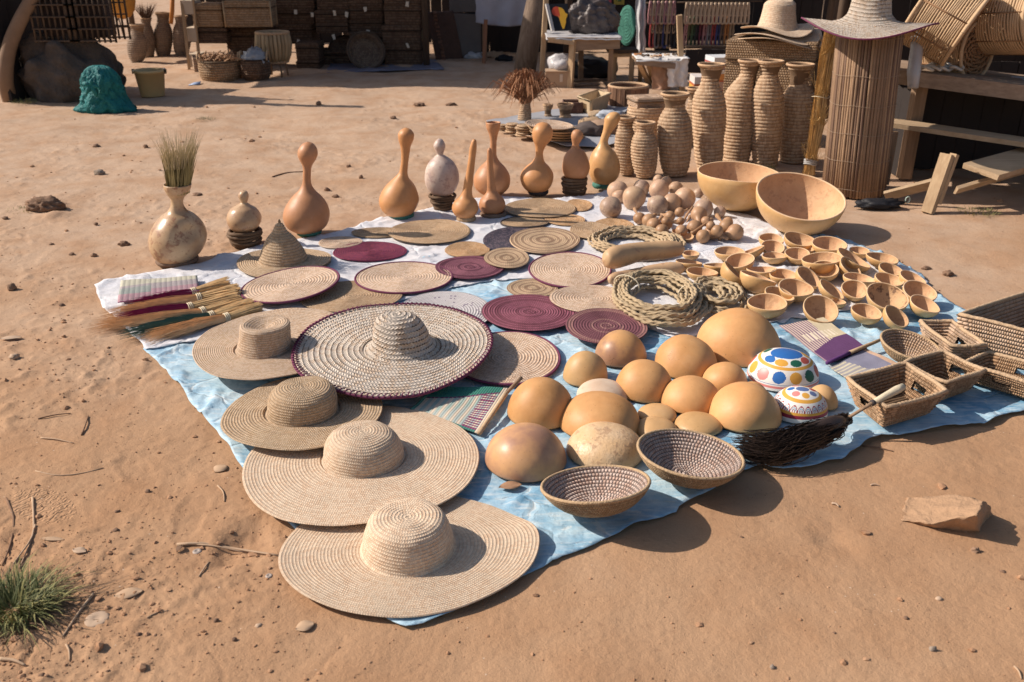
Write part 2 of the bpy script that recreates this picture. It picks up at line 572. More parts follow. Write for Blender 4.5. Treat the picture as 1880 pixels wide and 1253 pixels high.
STRAW = m_coil('straw_braid', (0.67, 0.50, 0.36), (0.56, 0.39, 0.26), 0.56, chev=0.9, gap=0.5, bstr=0.6, dist=0.004, dark=0.62, var=0.28)
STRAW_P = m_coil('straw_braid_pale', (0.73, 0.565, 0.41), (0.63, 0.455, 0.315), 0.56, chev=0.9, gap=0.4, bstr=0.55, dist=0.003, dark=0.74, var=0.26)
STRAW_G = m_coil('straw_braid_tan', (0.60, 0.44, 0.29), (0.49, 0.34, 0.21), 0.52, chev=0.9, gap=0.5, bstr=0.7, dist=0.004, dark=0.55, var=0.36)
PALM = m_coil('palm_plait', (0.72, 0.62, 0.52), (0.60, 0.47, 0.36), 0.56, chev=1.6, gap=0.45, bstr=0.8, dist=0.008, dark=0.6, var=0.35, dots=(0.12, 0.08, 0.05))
PURPLE = m_plain('purple_yarn', (0.16, 0.04, 0.085), 0.85, 0.8, 60, 0.7, 0.006)
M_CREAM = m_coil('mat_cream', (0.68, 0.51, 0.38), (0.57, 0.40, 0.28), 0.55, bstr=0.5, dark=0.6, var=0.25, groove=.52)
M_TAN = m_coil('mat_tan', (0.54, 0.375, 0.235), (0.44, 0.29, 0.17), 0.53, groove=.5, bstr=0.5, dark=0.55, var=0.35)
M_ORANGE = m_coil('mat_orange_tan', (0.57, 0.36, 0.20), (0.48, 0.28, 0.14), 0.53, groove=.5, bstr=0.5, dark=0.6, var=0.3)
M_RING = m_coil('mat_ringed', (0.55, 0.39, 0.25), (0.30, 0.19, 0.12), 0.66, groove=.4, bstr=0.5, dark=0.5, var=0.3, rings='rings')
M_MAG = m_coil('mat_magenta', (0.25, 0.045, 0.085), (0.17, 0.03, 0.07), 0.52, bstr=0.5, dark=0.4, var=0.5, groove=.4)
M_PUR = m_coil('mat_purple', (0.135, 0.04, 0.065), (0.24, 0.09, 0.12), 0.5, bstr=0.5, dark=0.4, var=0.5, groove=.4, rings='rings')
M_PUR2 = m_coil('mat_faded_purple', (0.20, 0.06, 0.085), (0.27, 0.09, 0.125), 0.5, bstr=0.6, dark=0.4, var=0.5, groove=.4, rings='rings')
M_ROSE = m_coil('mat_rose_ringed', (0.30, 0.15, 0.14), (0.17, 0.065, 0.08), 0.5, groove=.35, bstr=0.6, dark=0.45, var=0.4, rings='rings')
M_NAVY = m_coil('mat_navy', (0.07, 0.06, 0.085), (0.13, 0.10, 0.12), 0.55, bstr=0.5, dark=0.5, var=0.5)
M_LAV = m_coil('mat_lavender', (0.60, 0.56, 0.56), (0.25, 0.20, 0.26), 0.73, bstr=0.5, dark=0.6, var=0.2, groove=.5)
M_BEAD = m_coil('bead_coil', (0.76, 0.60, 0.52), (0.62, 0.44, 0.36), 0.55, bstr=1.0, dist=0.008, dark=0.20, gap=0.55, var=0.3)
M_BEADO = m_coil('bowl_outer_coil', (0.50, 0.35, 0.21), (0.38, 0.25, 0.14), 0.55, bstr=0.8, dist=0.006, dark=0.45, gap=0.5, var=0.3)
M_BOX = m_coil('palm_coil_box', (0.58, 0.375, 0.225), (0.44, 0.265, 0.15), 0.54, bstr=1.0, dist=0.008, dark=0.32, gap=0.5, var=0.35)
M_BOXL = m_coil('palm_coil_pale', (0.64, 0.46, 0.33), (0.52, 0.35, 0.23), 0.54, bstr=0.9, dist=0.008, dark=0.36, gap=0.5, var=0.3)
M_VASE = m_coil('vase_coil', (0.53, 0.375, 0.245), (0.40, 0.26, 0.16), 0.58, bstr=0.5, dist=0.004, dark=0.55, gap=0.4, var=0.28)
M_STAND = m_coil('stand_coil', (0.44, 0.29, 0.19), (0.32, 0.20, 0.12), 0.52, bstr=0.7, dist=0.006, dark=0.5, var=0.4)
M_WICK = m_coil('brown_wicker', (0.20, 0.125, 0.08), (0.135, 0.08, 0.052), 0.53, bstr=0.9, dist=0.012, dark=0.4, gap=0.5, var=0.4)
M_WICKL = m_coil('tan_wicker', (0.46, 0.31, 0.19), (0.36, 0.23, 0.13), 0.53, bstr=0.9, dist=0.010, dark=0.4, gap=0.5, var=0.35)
GREENRING = m_plain('green_wrapped_ring', (0.06, 0.19, 0.15), 0.8, 0.7, 30, 0.6, 0.006)
BROWNRING = m_plain('brown_wrapped_ring', (0.20, 0.13, 0.09), 0.85, 0.7, 30, 0.6, 0.006)
DARKRING = m_plain('dark_wrapped_ring', (0.06, 0.05, 0.05), 0.85, 0.8, 40, 0.6, 0.006)
TANRING = m_plain('tan_wrapped_ring', (0.40, 0.27, 0.16), 0.85, 0.6, 40, 0.6, 0.006)
GO1 = m_gourd('gourd_orange', (0.56, 0.275, 0.11), (0.48, 0.215, 0.075), rough=0.46)
GO2 = m_gourd('gourd_golden', (0.62, 0.36, 0.15), (0.52, 0.27, 0.10), rough=0.38, coat=0.05)
GO3 = m_gourd('gourd_mottled', (0.58, 0.42, 0.25), (0.42, 0.25, 0.13), (0.30, 0.15, 0.08), rough=0.3, freq=9, mott=0.6, spots=0.4)
GO4 = m_gourd('gourd_grey_mottled', (0.42, 0.28, 0.19), (0.54, 0.44, 0.35), (0.30, 0.19, 0.14), rough=0.42, freq=11, mott=0.4, spots=0.6)
GO5 = m_gourd('gourd_rosy', (0.50, 0.245, 0.115), (0.43, 0.195, 0.085), rough=0.46)
GDOME = m_gourd('dome_ochre', (0.66, 0.36, 0.15), (0.53, 0.255, 0.085), rough=0.5, freq=6, mott=0.6, bump=0.25, spots=0.22)
GDOME2 = m_gourd('dome_pale', (0.60, 0.38, 0.18), (0.52, 0.30, 0.12), rough=0.45, mott=0.9, bump=0.12, spots=0.2)
GDOMEW = m_gourd('dome_chalky', (0.70, 0.60, 0.48), (0.62, 0.44, 0.30), rough=0.6, mott=0.6)
GDOMEB = m_gourd('dome_brown_patch', (0.62, 0.34, 0.14), (0.36, 0.19, 0.11), rough=0.38, freq=5, mott=0.25, spots=0.2)
GDOMER = m_gourd('dome_warty', (0.62, 0.38, 0.16), (0.66, 0.46, 0.26), (0.40, 0.23, 0.11), rough=0.33, freq=16, mott=0.5, spots=0.7, bump=0.6)
GIN = m_gourd('gourd_inner', (0.66, 0.42, 0.23), (0.52, 0.29, 0.14), (0.44, 0.25, 0.13), rough=0.7, freq=11, mott=0.7, bump=0.45, spots=0.2)
GOUT = m_gourd('bowl_skin', (0.66, 0.43, 0.20), (0.54, 0.30, 0.11), rough=0.42, freq=8, mott=0.9, spots=0.2)
GRIM = m_gourd('bowl_rim', (0.70, 0.48, 0.28), (0.64, 0.41, 0.22), rough=0.7)
SMALLG = m_gourd('small_gourd', (0.44, 0.26, 0.14), (0.36, 0.20, 0.10), rough=0.45, spots=0.3)
BALLG = m_gourd('ball_gourd', (0.56, 0.38, 0.23), (0.46, 0.28, 0.17), (0.38, 0.24, 0.16), rough=0.45, freq=9, mott=0.5, spots=0.5)
BALLG2 = m_gourd('ball_gourd_dark', (0.34, 0.22, 0.15), (0.48, 0.34, 0.22), (0.22, 0.14, 0.10), rough=0.45, freq=12, mott=0.3, spots=0.7)
ROPE = m_plain('grass_rope', (0.42, 0.32, 0.20), 0.9, 0.9, 70, 0.6, 0.004)
ROPE_D = m_plain('grass_rope_tan', (0.45, 0.335, 0.21), 0.9, 0.9, 70, 0.6, 0.004)
WOODP = m_wood('pale_wood', (0.50, 0.36, 0.22), (0.40, 0.27, 0.16))
WOODM = m_wood('mid_wood', (0.30, 0.20, 0.13), (0.20, 0.13, 0.08))
WOODD = m_wood('dark_wood', (0.12, 0.08, 0.055), (0.075, 0.05, 0.035))
WOODXP = m_wood('pale_wood_long', (0.50, 0.37, 0.24), (0.40, 0.28, 0.17), axis=0)
WOODXM = m_wood('weathered_plank', (0.34, 0.25, 0.18), (0.24, 0.17, 0.12), axis=0)
BARK = m_wood('bark', (0.26, 0.19, 0.14), (0.15, 0.105, 0.075), scale=2.0, bump=0.9)
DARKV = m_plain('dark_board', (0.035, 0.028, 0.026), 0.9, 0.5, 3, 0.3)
HAIR = m_plain('black_hair', (0.030, 0.018, 0.013), 0.45, 0.6, 60, 0.2, spec=0.5)
CREAMTAPE = m_plain('cream_binding', (0.62, 0.53, 0.38), 0.7, 0.4, 60, 0.5, 0.004)
DRYG = m_plain('dry_grass', (0.38, 0.30, 0.16), 0.9, 0.6, 30, 0.1)
# ------------------------------------------------------------------ plan data (photograph pixels at 1880 x 1253 turned into ground points by G)
Z0 = 0.012
# flat mats: box x0 y0 x1 y1, material, edge, level, coil pitch, side tilt (m), label
MATS = [
 (446, 499, 620, 564, 'M_CREAM', 'PURPLE', 1, .014, .035, 'cream round coiled mat with purple edge between the brooms and the pointed hat'),
 (550, 517, 737, 576, 'M_TAN', None, 0, .013, 0, 'tan round mat whose front is covered by the big purple-edged sombrero'),
 (655, 483, 829, 541, 'M_CREAM', 'PURPLE', 1, .014, 0, 'cream mat with purple edge directly behind the big purple-edged sombrero'),
 (728, 537, 905, 616, 'M_LAV', None, 0, .013, 0, 'pale lavender mat with dark dashes half under the big sombrero'),
 (609, 446, 748, 482, 'M_MAG', None, 0, .013, 0, 'bright magenta-red round mat on the white cloth'),
 (711, 405, 866, 449, 'M_TAN', None, 1, .014, 0, 'large tan mat in front of the golden bottle gourd near the back edge'),
 (645, 419, 745, 438, 'M_TAN', None, 0, .012, 0, 'small tan mat partly beneath the large tan mat at the back left'),
 (585, 436, 666, 458, 'M_CREAM', None, 0, .012, 0, 'small pale mat right beside the pointed hat brim'),
 (817, 446, 900, 475, 'M_ORANGE', None, 0, .010, 0, 'small orange-tan mat just behind the dark purple round mat'),
 (888, 457, 973, 495, 'M_RING', None, 2, .009, 0, 'small ringed tan mat resting on the edge of the dark purple round mat'),
 (797, 472, 928, 514, 'M_PUR', None, 1, .012, 0, 'dark purple round mat in the middle of the white cloth'),
 (885, 419, 1012, 468, 'M_NAVY', None, 0, .012, 0, 'blackish navy mat half covered by a ringed tan mat'),
 (935, 419, 1067, 467, 'M_RING', None, 1, .012, 0, 'large ringed tan mat lying over the blackish navy mat'),
 (920, 401, 1006, 420, 'M_TAN', 'DARKRING', 0, .010, 0, 'small tan mat with dark edge behind the navy mat'),
 (925, 366, 1057, 402, 'M_TAN', None, 1, .013, 0, 'wide tan mat at the foot of the long-necked gourds at the back'),
 (1000, 395, 1075, 416, 'M_ORANGE', None, 0, .010, 0, 'small orange-tan mat with a dark edge near the back rope coil'),
 (1040, 367, 1088, 389, 'M_ORANGE', None, 0, .009, 0, 'smallest orange-tan mat at the very back of the cloth'),
 (1045, 409, 1128, 440, 'M_TAN', None, 1, .011, 0, 'tan mat just behind the back rope coil'),
 (1088, 403, 1166, 428, 'M_ORANGE', None, 0, .010, 0, 'orange-tan mat between the back rope coil and the ball gourds'),
 (972, 466, 1121, 530, 'M_CREAM', 'PURPLE', 1, .013, 0, 'cream mat with purple edge left of the long gourds'),
 (930, 513, 1024, 549, 'M_RING', None, 0, .009, 0, 'small ringed mat on the blue patch behind the dark magenta oval mat'),
 (1010, 525, 1165, 577, 'M_CREAM', None, 2, .013, 0, 'cream mat half under the front rope coil'),
 (883, 543, 1062, 610, 'M_PUR2', None, 1, .012, 0, 'dark magenta oval mat right of the lavender mat'),
 (1036, 569, 1190, 635, 'M_ROSE', None, 3, .013, 0, 'rose and brown ringed mat in front of the front rope coil'),
 (828, 614, 1030, 708, 'M_CREAM', 'PURPLE', 0, .013, 0, 'cream mat with purple edge sticking out right of the big sombrero'),
]
# hats: brim box, plane height, far and near height change, crown centre, crown silhouette [(y, half width)], label
# domes: silhouette box, material, label
DOMES = [
 (1280, 564, 1433, 672, 'GDOME', 'largest upturned ochre calabash dome beside the rope coils'),
 (1201, 614, 1317, 698, 'GDOME', 'ochre calabash dome just left of the largest dome'),
 (1093, 607, 1189, 677, 'GDOMEB', 'brownish calabash dome with dark blemishes next to the rose ringed mat'),
 (1034, 643, 1118, 711, 'GDOME2', 'small blotchy pale calabash dome nearest the cream purple-edged mat'),
 (1130, 661, 1236, 740, 'GDOME', 'ochre calabash dome behind the chalky white one'),
 (1216, 690, 1325, 764, 'GDOME', 'ochre calabash dome in the very middle of the dome group'),
 (1292, 664, 1374, 722, 'GDOME', 'small calabash dome between the largest dome and the spotted painted bowl'),
 (1350, 700, 1414, 752, 'GDOME', 'calabash dome nearly hidden behind the big dome at the hair whisk'),
 (1303, 701, 1435, 797, 'GDOME', 'big ochre calabash dome touching the black hair whisk'),
 (930, 692, 1055, 790, 'GDOME', 'ochre calabash dome beside the green fan handle'),
 (1027, 718, 1178, 818, 'GDOME', 'large ochre calabash dome behind the warty dome'),
 (1061, 695, 1154, 748, 'GDOMEW', 'chalky white calabash dome peeping out behind the large ochre ones'),
 (891, 777, 1040, 887, 'GDOMEB', 'shiny two-tone calabash dome with a brown patch, nearest the straw hats'),
 (1038, 772, 1183, 868, 'GDOMER', 'warty rough calabash dome behind the two coiled bead bowls'),
 (1171, 740, 1244, 780, 'GDOME2', 'small pale calabash dome, back one of the three little domes'),
 (1167, 764, 1246, 810, 'GDOME2', 'small calabash dome, left one of the three little domes'),
 (1240, 755, 1327, 803, 'GDOME2', 'small pale calabash dome, right one of the three little domes'),
 (1483, 694, 1540, 754, 'GDOME2', 'small golden calabash dome tucked against the front palm box'),
]
# open gourd bowls in crop pixels (x, y, half width, half height, turn), label
BOWLS = [
 (692, 150, 92, 34, 5, 'little gourd bowl at the back left of the heap, overlapped by the one before it'),
 (702, 208, 85, 48, 5, 'little gourd bowl with half its inside sunlit, second row left at the back'),
 (895, 152, 110, 46, 10, 'shallow gourd bowl right below the front big calabash'),
 (1110, 187, 122, 50, 3, 'wide gourd bowl at the back, right under the shadow of the big calabash'),
 (392, 240, 108, 32, -3, 'gourd bowl at the left end of the heap, behind the tilted one'),
 (465, 305, 105, 52, -12, 'tilted round gourd bowl at the left end of the heap'),
 (556, 232, 85, 12, -24, 'gourd bowl on edge showing its skin, beside the left tilted bowl'),
 (712, 272, 90, 24, -2, 'small deep gourd bowl in the third row seen almost level'),
 (878, 257, 92, 44, 3, 'gourd bowl in the centre of the back rows'),
 (1052, 292, 140, 44, -7, 'broad gourd bowl in the centre, rim leaning left'),
 (1065, 370, 105, 62, -8, 'deep gourd bowl in front of the broad central one'),
 (1285, 292, 130, 28, 24, 'long shallow gourd bowl leaning right behind the heap'),
 (1325, 234, 72, 26, 3, 'tiny gourd bowl at the back right touching the shadow'),
 (1490, 287, 115, 32, 8, 'gourd bowl at the far right back on the sand edge'),
 (1555, 370, 92, 36, 15, 'pale gourd bowl, right end of the back rows'),
 (1265, 357, 98, 40, 38, 'gourd bowl on its side, right of the broad central one'),
 (1325, 432, 115, 28, 5, 'low wide gourd bowl just behind the big stained one'),
 (1540, 442, 102, 42, 10, 'gourd bowl tucked behind the right shoulder of the big stained one'),
 (1710, 432, 100, 34, 18, 'gourd bowl at the right border near the cloth edge'),
 (960, 425, 100, 46, 34, 'gourd bowl on its side in the middle of the heap'),
 (621, 370, 105, 22, -5, 'shallow gourd bowl above the two upturned ones'),
 (778, 407, 98, 38, 0, 'gourd bowl between the side-lying one and the upturned ones'),
 (300, 342, 95, 15, 0, 'flat gourd bowl seen level, left above the little dish'),
 (195, 387, 113, 30, 3, 'shallow gourd dish beside the rope coil'),
 (98, 318, 98, 15, 3, 'flat gourd bowl at the tip of the long gourd'),
 (112, 256, 60, 22, 0, 'gourd bowl behind the tip of the long gourd'),
 (438, 400, 118, 14, 40, 'gourd bowl tipped on its side showing a polished skin'),
 (600, 425, 135, 12, 14, 'gourd bowl leaning away with a hole mark on its skin'),
 (868, 502, 122, 62, 5, 'round gourd bowl in the middle of the front half'),
 (1125, 515, 108, 32, 33, 'golden gourd bowl leaning right in the front half'),
 (1290, 512, 95, 62, 12, 'gourd bowl touching the left side of the big stained one'),
 (1525, 562, 148, 90, 12, 'big gourd bowl with a dark stain inside'),
 (1760, 527, 118, 68, 15, 'large gourd bowl at the right border of the heap'),
 (1797, 620, 112, 46, 18, 'gourd bowl at the front right corner over the blue tarp'),
 (1375, 672, 110, 50, 8, 'gourd bowl standing alone on the blue tarp'),
 (1592, 708, 100, 52, 38, 'greenish pale gourd bowl lying on its side on the blue tarp'),
 (660, 607, 138, 62, -3, 'wide gourd bowl next to the largest calabash dome'),
 (750, 548, 110, 42, 12, 'gourd bowl half hidden behind the wide one by the largest dome'),
 (1047, 652, 128, 92, 15, 'gourd bowl facing the viewer behind the purple fan'),
 (1172, 604, 55, 20, 0, 'scrap-sized gourd bowl hidden behind the one facing the viewer'),
 (900, 217, 95, 18, 3, 'gourd bowl barely showing under the shallow back one'),
]
HATBOX = [(508, 905, 984, 1131), (445, 745, 880, 977), (408, 690, 702, 839), (357, 565, 640, 706), (535, 553, 900, 728)]

def flat_ell(x0, y0, x1, y1, z):
    xc, yc = (x0 + x1) / 2, (y0 + y1) / 2
    a, b = G(xc, y0, z), G(xc, y1, z)
    l, r = G(x0, yc, z), G(x1, yc, z)
    c = (a + b) / 2
    rx, ry = (r.x - l.x) / 2, (a.y - b.y) / 2
    c.x = (G(x0, 0.5 * (y0 + y1), z).x + G(x1, 0.5 * (y0 + y1), z).x) / 2
    return c, rx, ry

FOOT = []
for m in MATS:
    c, rx, ry = flat_ell(*m[:4], Z0); FOOT.append((c.x, c.y, rx, ry))
for h in HATBOX:
    c, rx, ry = flat_ell(*h, Z0); FOOT.append((c.x, c.y, rx, ry))
for d in DOMES:
    p = G((d[0] + d[2]) / 2, d[3] - 12, Z0); r = (d[2] - d[0]) / 2 * mpp(p); FOOT.append((p.x, p.y + r * .6, r, r))
for b in BOWLS:
    p = G(1240 + b[0] / 3.917, 400 + (b[1] + 40) / 3.917, Z0); FOOT.append((p.x, p.y, .07, .07))
for x, y, r in ((1093, 930, .16), (1268, 870, .18), (1440, 700, .12), (1470, 750, .1), (1210, 560, .25), (1300, 555, .2), (1162, 452, .3), (1180, 480, .3),
                (1230, 390, .5), (1650, 740, .28), (1740, 690, .25), (1675, 650, .15), (1750, 620, .2), (1860, 690, .4), (1850, 620, .4), (520, 490, .25), (325, 482, .15), (447, 450, .12), (855, 405, .1), (905, 398, .1)):
    p = G(x, y, Z0); FOOT.append((p.x, p.y, r, r))
FOOT = np.array(FOOT)

def clear_mask(x, y, pad=0.05):
    m = np.ones_like(x)
    for cx, cy, rx, ry in FOOT:
        d = np.sqrt(((x - cx) / (rx + 0.02))**2 + ((y - cy) / (ry + 0.02))**2)
        m = np.minimum(m, sstep(1.0, 1.0 + pad / max(rx, 0.05), d))
    return m

def cloth_z(x, y, clear=None):
    if clear is None: clear = clear_mask(x, y)
    a = 0.6 * x + 0.8 * y; b = 0.8 * x - 0.6 * y
    r1 = np.clip(1 - np.abs(perlin(a * 2.2, b * 5.0, 3)) * 5.5, 0, 1)**2
    r2 = np.clip(1 - np.abs(perlin(b * 1.7 + 4, a * 3.5, 9)) * 6.0, 0, 1)**2
    r3 = np.clip(1 - np.abs(perlin(x * 11, y * 9, 21)) * 4, 0, 1)**2
    s = perlin(x * 3.1, y * 3.1, 5)
    r4 = np.clip(1 - np.abs(perlin(a * 5 + 2, b * 9, 33)) * 9, 0, 1)**1.2
    r5 = np.clip(1 - np.abs(perlin(b * 4 + 7, a * 8, 37)) * 9, 0, 1)**1.2
    g1 = sstep(-0.1, 0.35, perlin(x * 1.9, y * 1.9, 41))
    w = 0.015 * r1 + 0.010 * r2 + 0.003 * r3 + 0.004 * s + (0.0055 * r4 + 0.0045 * r5) * (0.35 + 0.65 * g1) + 0.0012 * perlin(x * 28, y * 22, 8)
    return 0.003 + 0.0012 * r3 + 0.0015 * (r4 + r5) * g1 + 0.001 * perlin(x * 9, y * 9, 2) + np.clip(w, -0.002, 0.035) * (0.12 + 0.88 * clear)

BLUE = [(262,636),(290,668),(330,705),(352,738),(372,760),(398,790),(415,812),(440,850),(480,905),(540,968),(600,1030),(660,1090),(712,1130),(748,1148),(775,1143),(850,1108),(920,1072),
 (990,1040),(1050,1012),(1090,995),(1180,955),(1215,944),(1238,933),(1243,922),(1290,905),(1322,886),(1350,868),(1392,850),(1440,860),(1470,858),(1500,848),(1543,839),(1563,824),(1591,808),(1617,796),(1655,797),
 (1706,785),(1783,773),(1808,775),(1840,760),(1880,750),(2010,715),(2010,610),(1880,600),(1775,570),(1722,538),(1690,503),(1640,470),(1560,440),(1440,420),(1000,420),(600,520),(400,560),(300,600)]
WHITE = [(172,524),(205,514),(240,506),(330,491),(410,470),(480,449),(600,431),(700,402),(760,390),(812,376),(838,372),(865,366),(930,362),(1000,366),(1062,361),(1118,354),(1180,350),(1260,356),(1330,378),(1400,405),(1442,424),
 (1560,446),(1650,482),(1705,517),(1640,548),(1560,568),(1500,578),(1440,596),(1404,592),(1350,606),(1280,616),(1238,622),(1195,604),(1120,562),(1050,534),(1010,510),(940,512),(870,520),(820,532),(700,560),(560,585),(430,610),(330,632),(268,640),(230,606),(205,580),(185,556)]

def sheet(name, poly, dz, step, mat, seed, curl=0.0):
    P = []
    n = len(poly)
    for i in range(n):
        a, b = G(*poly[i], Z0), G(*poly[(i + 1) % n], Z0)
        k = max(1, int((b - a).length / step))
        for j in range(k):
            p = a.lerp(b, j / k)
            P.append((p.x, p.y))
    P = np.array(P)
    jx = perlin(P[:, 0] * 9, P[:, 1] * 9, seed) * 0.010
    jy = perlin(P[:, 0] * 11 + 5, P[:, 1] * 11, seed + 1) * 0.010
    P = P + np.stack([jx, jy], 1)
    x0, y0 = P.min(0); x1, y1 = P.max(0)
    gx, gy = np.meshgrid(np.arange(x0, x1, step), np.arange(y0, y1, step))
    gx = gx + (np.arange(gx.shape[0])[:, None] % 2) * step / 2
    g = np.stack([gx.ravel(), gy.ravel()], 1)
    # keep inner points, not too near the border
    ins = np.zeros(len(g), bool)
    j = len(P) - 1
    for i in range(len(P)):
        xi, yi = P[i]; xj, yj = P[j]
        c = ((yi > g[:, 1]) != (yj > g[:, 1])) & (g[:, 0] < (xj - xi) * (g[:, 1] - yi) / (yj - yi + 1e-12) + xi)
        ins ^= c
        j = i
    g = g[ins]
    d = np.full(len(g), 9.0)
    for i in range(len(P)):
        a, b = P[i], P[(i + 1) % len(P)]
        ab = b - a
        t = np.clip(((g - a) @ ab) / (ab @ ab + 1e-12), 0, 1)
        d = np.minimum(d, np.linalg.norm(g - a - t[:, None] * ab, axis=1))
    g = g[d > step * 0.5]; dg = d[d > step * 0.5]
    allp = np.concatenate([P, g])
    dist = np.concatenate([np.zeros(len(P)), dg])
    vs = [Vector((float(a), float(b))) for a, b in allp]
    ed = [(i, (i + 1) % len(P)) for i in range(len(P))]
    v2, e2, f2, ov, oe, of = delaunay_2d_cdt(vs, ed, [], 1, 1e-6)
    V2 = np.array([(v.x, v.y) for v in v2])
    src = np.array([o[0] if o else 0 for o in ov])
    dist = dist[src]
    x, y = V2[:, 0], V2[:, 1]
    z = cloth_z(x, y) + dz
    # the loose border lifts and ripples a little
    e = np.clip(1 - dist / 0.05, 0, 1)
    z = z + e * np.clip(perlin(x * 7, y * 7, seed + 6) * 0.5 + 0.15, 0, 1) * curl
    F = np.array([f for f in f2 if len(f) == 3])
    nv = len(V2)
    top = np.stack([x, y, z], 1)
    me = np_mesh(name, top, None, tris=F, smooth=True)
    o = link(name, me, None, mat)
    so = o.modifiers.new('thickness', 'SOLIDIFY'); so.thickness = 0.0015; so.offset = -1
    return o

# ------------------------------------------------------------------ ground
def in_sheets(x, y):
    m = np.zeros_like(x)
    for poly in (BLUE, WHITE):
        P = np.array([(G(*p, 0).x, G(*p, 0).y) for p in poly])
        c0 = P.mean(0)
        P = c0 + (P - c0) * 0.985
        ins = np.zeros(x.shape, bool)
        j = len(P) - 1
        for i in range(len(P)):
            xi, yi = P[i]; xj, yj = P[j]
            ins ^= ((yi > y) != (yj > y)) & (x < (xj - xi) * (y - yi) / (yj - yi + 1e-12) + xi)
            j = i
        m = np.maximum(m, ins.astype(float))
    return m

FEET = []
for _x, _y, _a in ((250, 860, 130), (350, 945, 95), (150, 720, 60), (240, 700, 20), (420, 1080, 30), (180, 380, 120), (430, 300, 60)):
    _p = G(_x, _y, 0); FEET.append((_p.x, _p.y, R(_a)))

def ground_h(x, y):
    h = 0.010 * perlin(x * 0.9, y * 0.9, 1) + 0.006 * perlin(x * 2.3, y * 2.3, 2)
    h += 0.0028 * perlin(x * 7, y * 7, 4)
    left = sstep(0.25, -1.0, x + 0.25 * (3.2 - y)) * 0.9 + 0.12
    patch = left * (0.35 + 0.65 * sstep(-0.2, 0.4, perlin(x * 1.3, y * 1.3, 31)))
    rg = np.clip(perlin(x * 16, y * 16, 6), 0, 1)
    h += patch * (0.014 * rg**1.5 + 0.006 * np.abs(perlin(x * 38, y * 38, 7)))
    cr = np.clip(1 - np.abs(perlin(x * 5.5 + 1.5 * perlin(x * 3, y * 3, 70), y * 5.5, 61)) * 9, 0, 1)
    h -= 0.005 * cr * sstep(-.1, .5, perlin(x * 1.1, y * 1.1, 62)) * (0.3 + patch)
    h += (0.0004 + 0.001 * patch) * perlin(x * 30, y * 30, 12)
    # trodden dents at the lower left of the hats, mounds at the back
    for px, py, r, a in ((470, 985, .07, -.022), (425, 1010, .05, -.016), (505, 975, .05, .014), (395, 985, .05, .012), (440, 950, .06, .008), (1525, 983, .055, -.012),
                         (360, 1000, .05, -.008), (560, 130, .2, .02), (80, 235, .8, .015), (1420, 925, .06, .008), (100, 395, .08, .03), (1700, 820, .15, .01)):
        p = G(px, py, 0)
        h += a * np.exp(-(((x - p.x) / r)**2 + ((y - p.y) / (r * 1.1))**2) * (1 + 0.6 * perlin(x * 20, y * 20, 44)))
    for fx, fy, fa in FEET:
        c, s = math.cos(fa), math.sin(fa)
        u = ((x - fx) * c + (y - fy) * s) / .135; v = (-(x - fx) * s + (y - fy) * c) / (.046 * (1 + .12 * np.clip(u, -1, 1)))
        d = np.sqrt(u * u + v * v) + .10 * perlin(x * 25, y * 25, 91)
        h = h - .0022 * sstep(1.15, .65, d) + .0012 * np.exp(-((d - 1.18) / .2)**2) * (1 + perlin(x * 14, y * 14, 93)) + .0005 * sstep(1.0, .8, d) * np.sin(u * 26)
    far = sstep(7.0, 9.0, y)
    h += far * (0.03 * perlin(x * 1.1, y * 2.2, 14))
    near = sstep(8.3, 7.4, y)
    return h - 0.007 * near

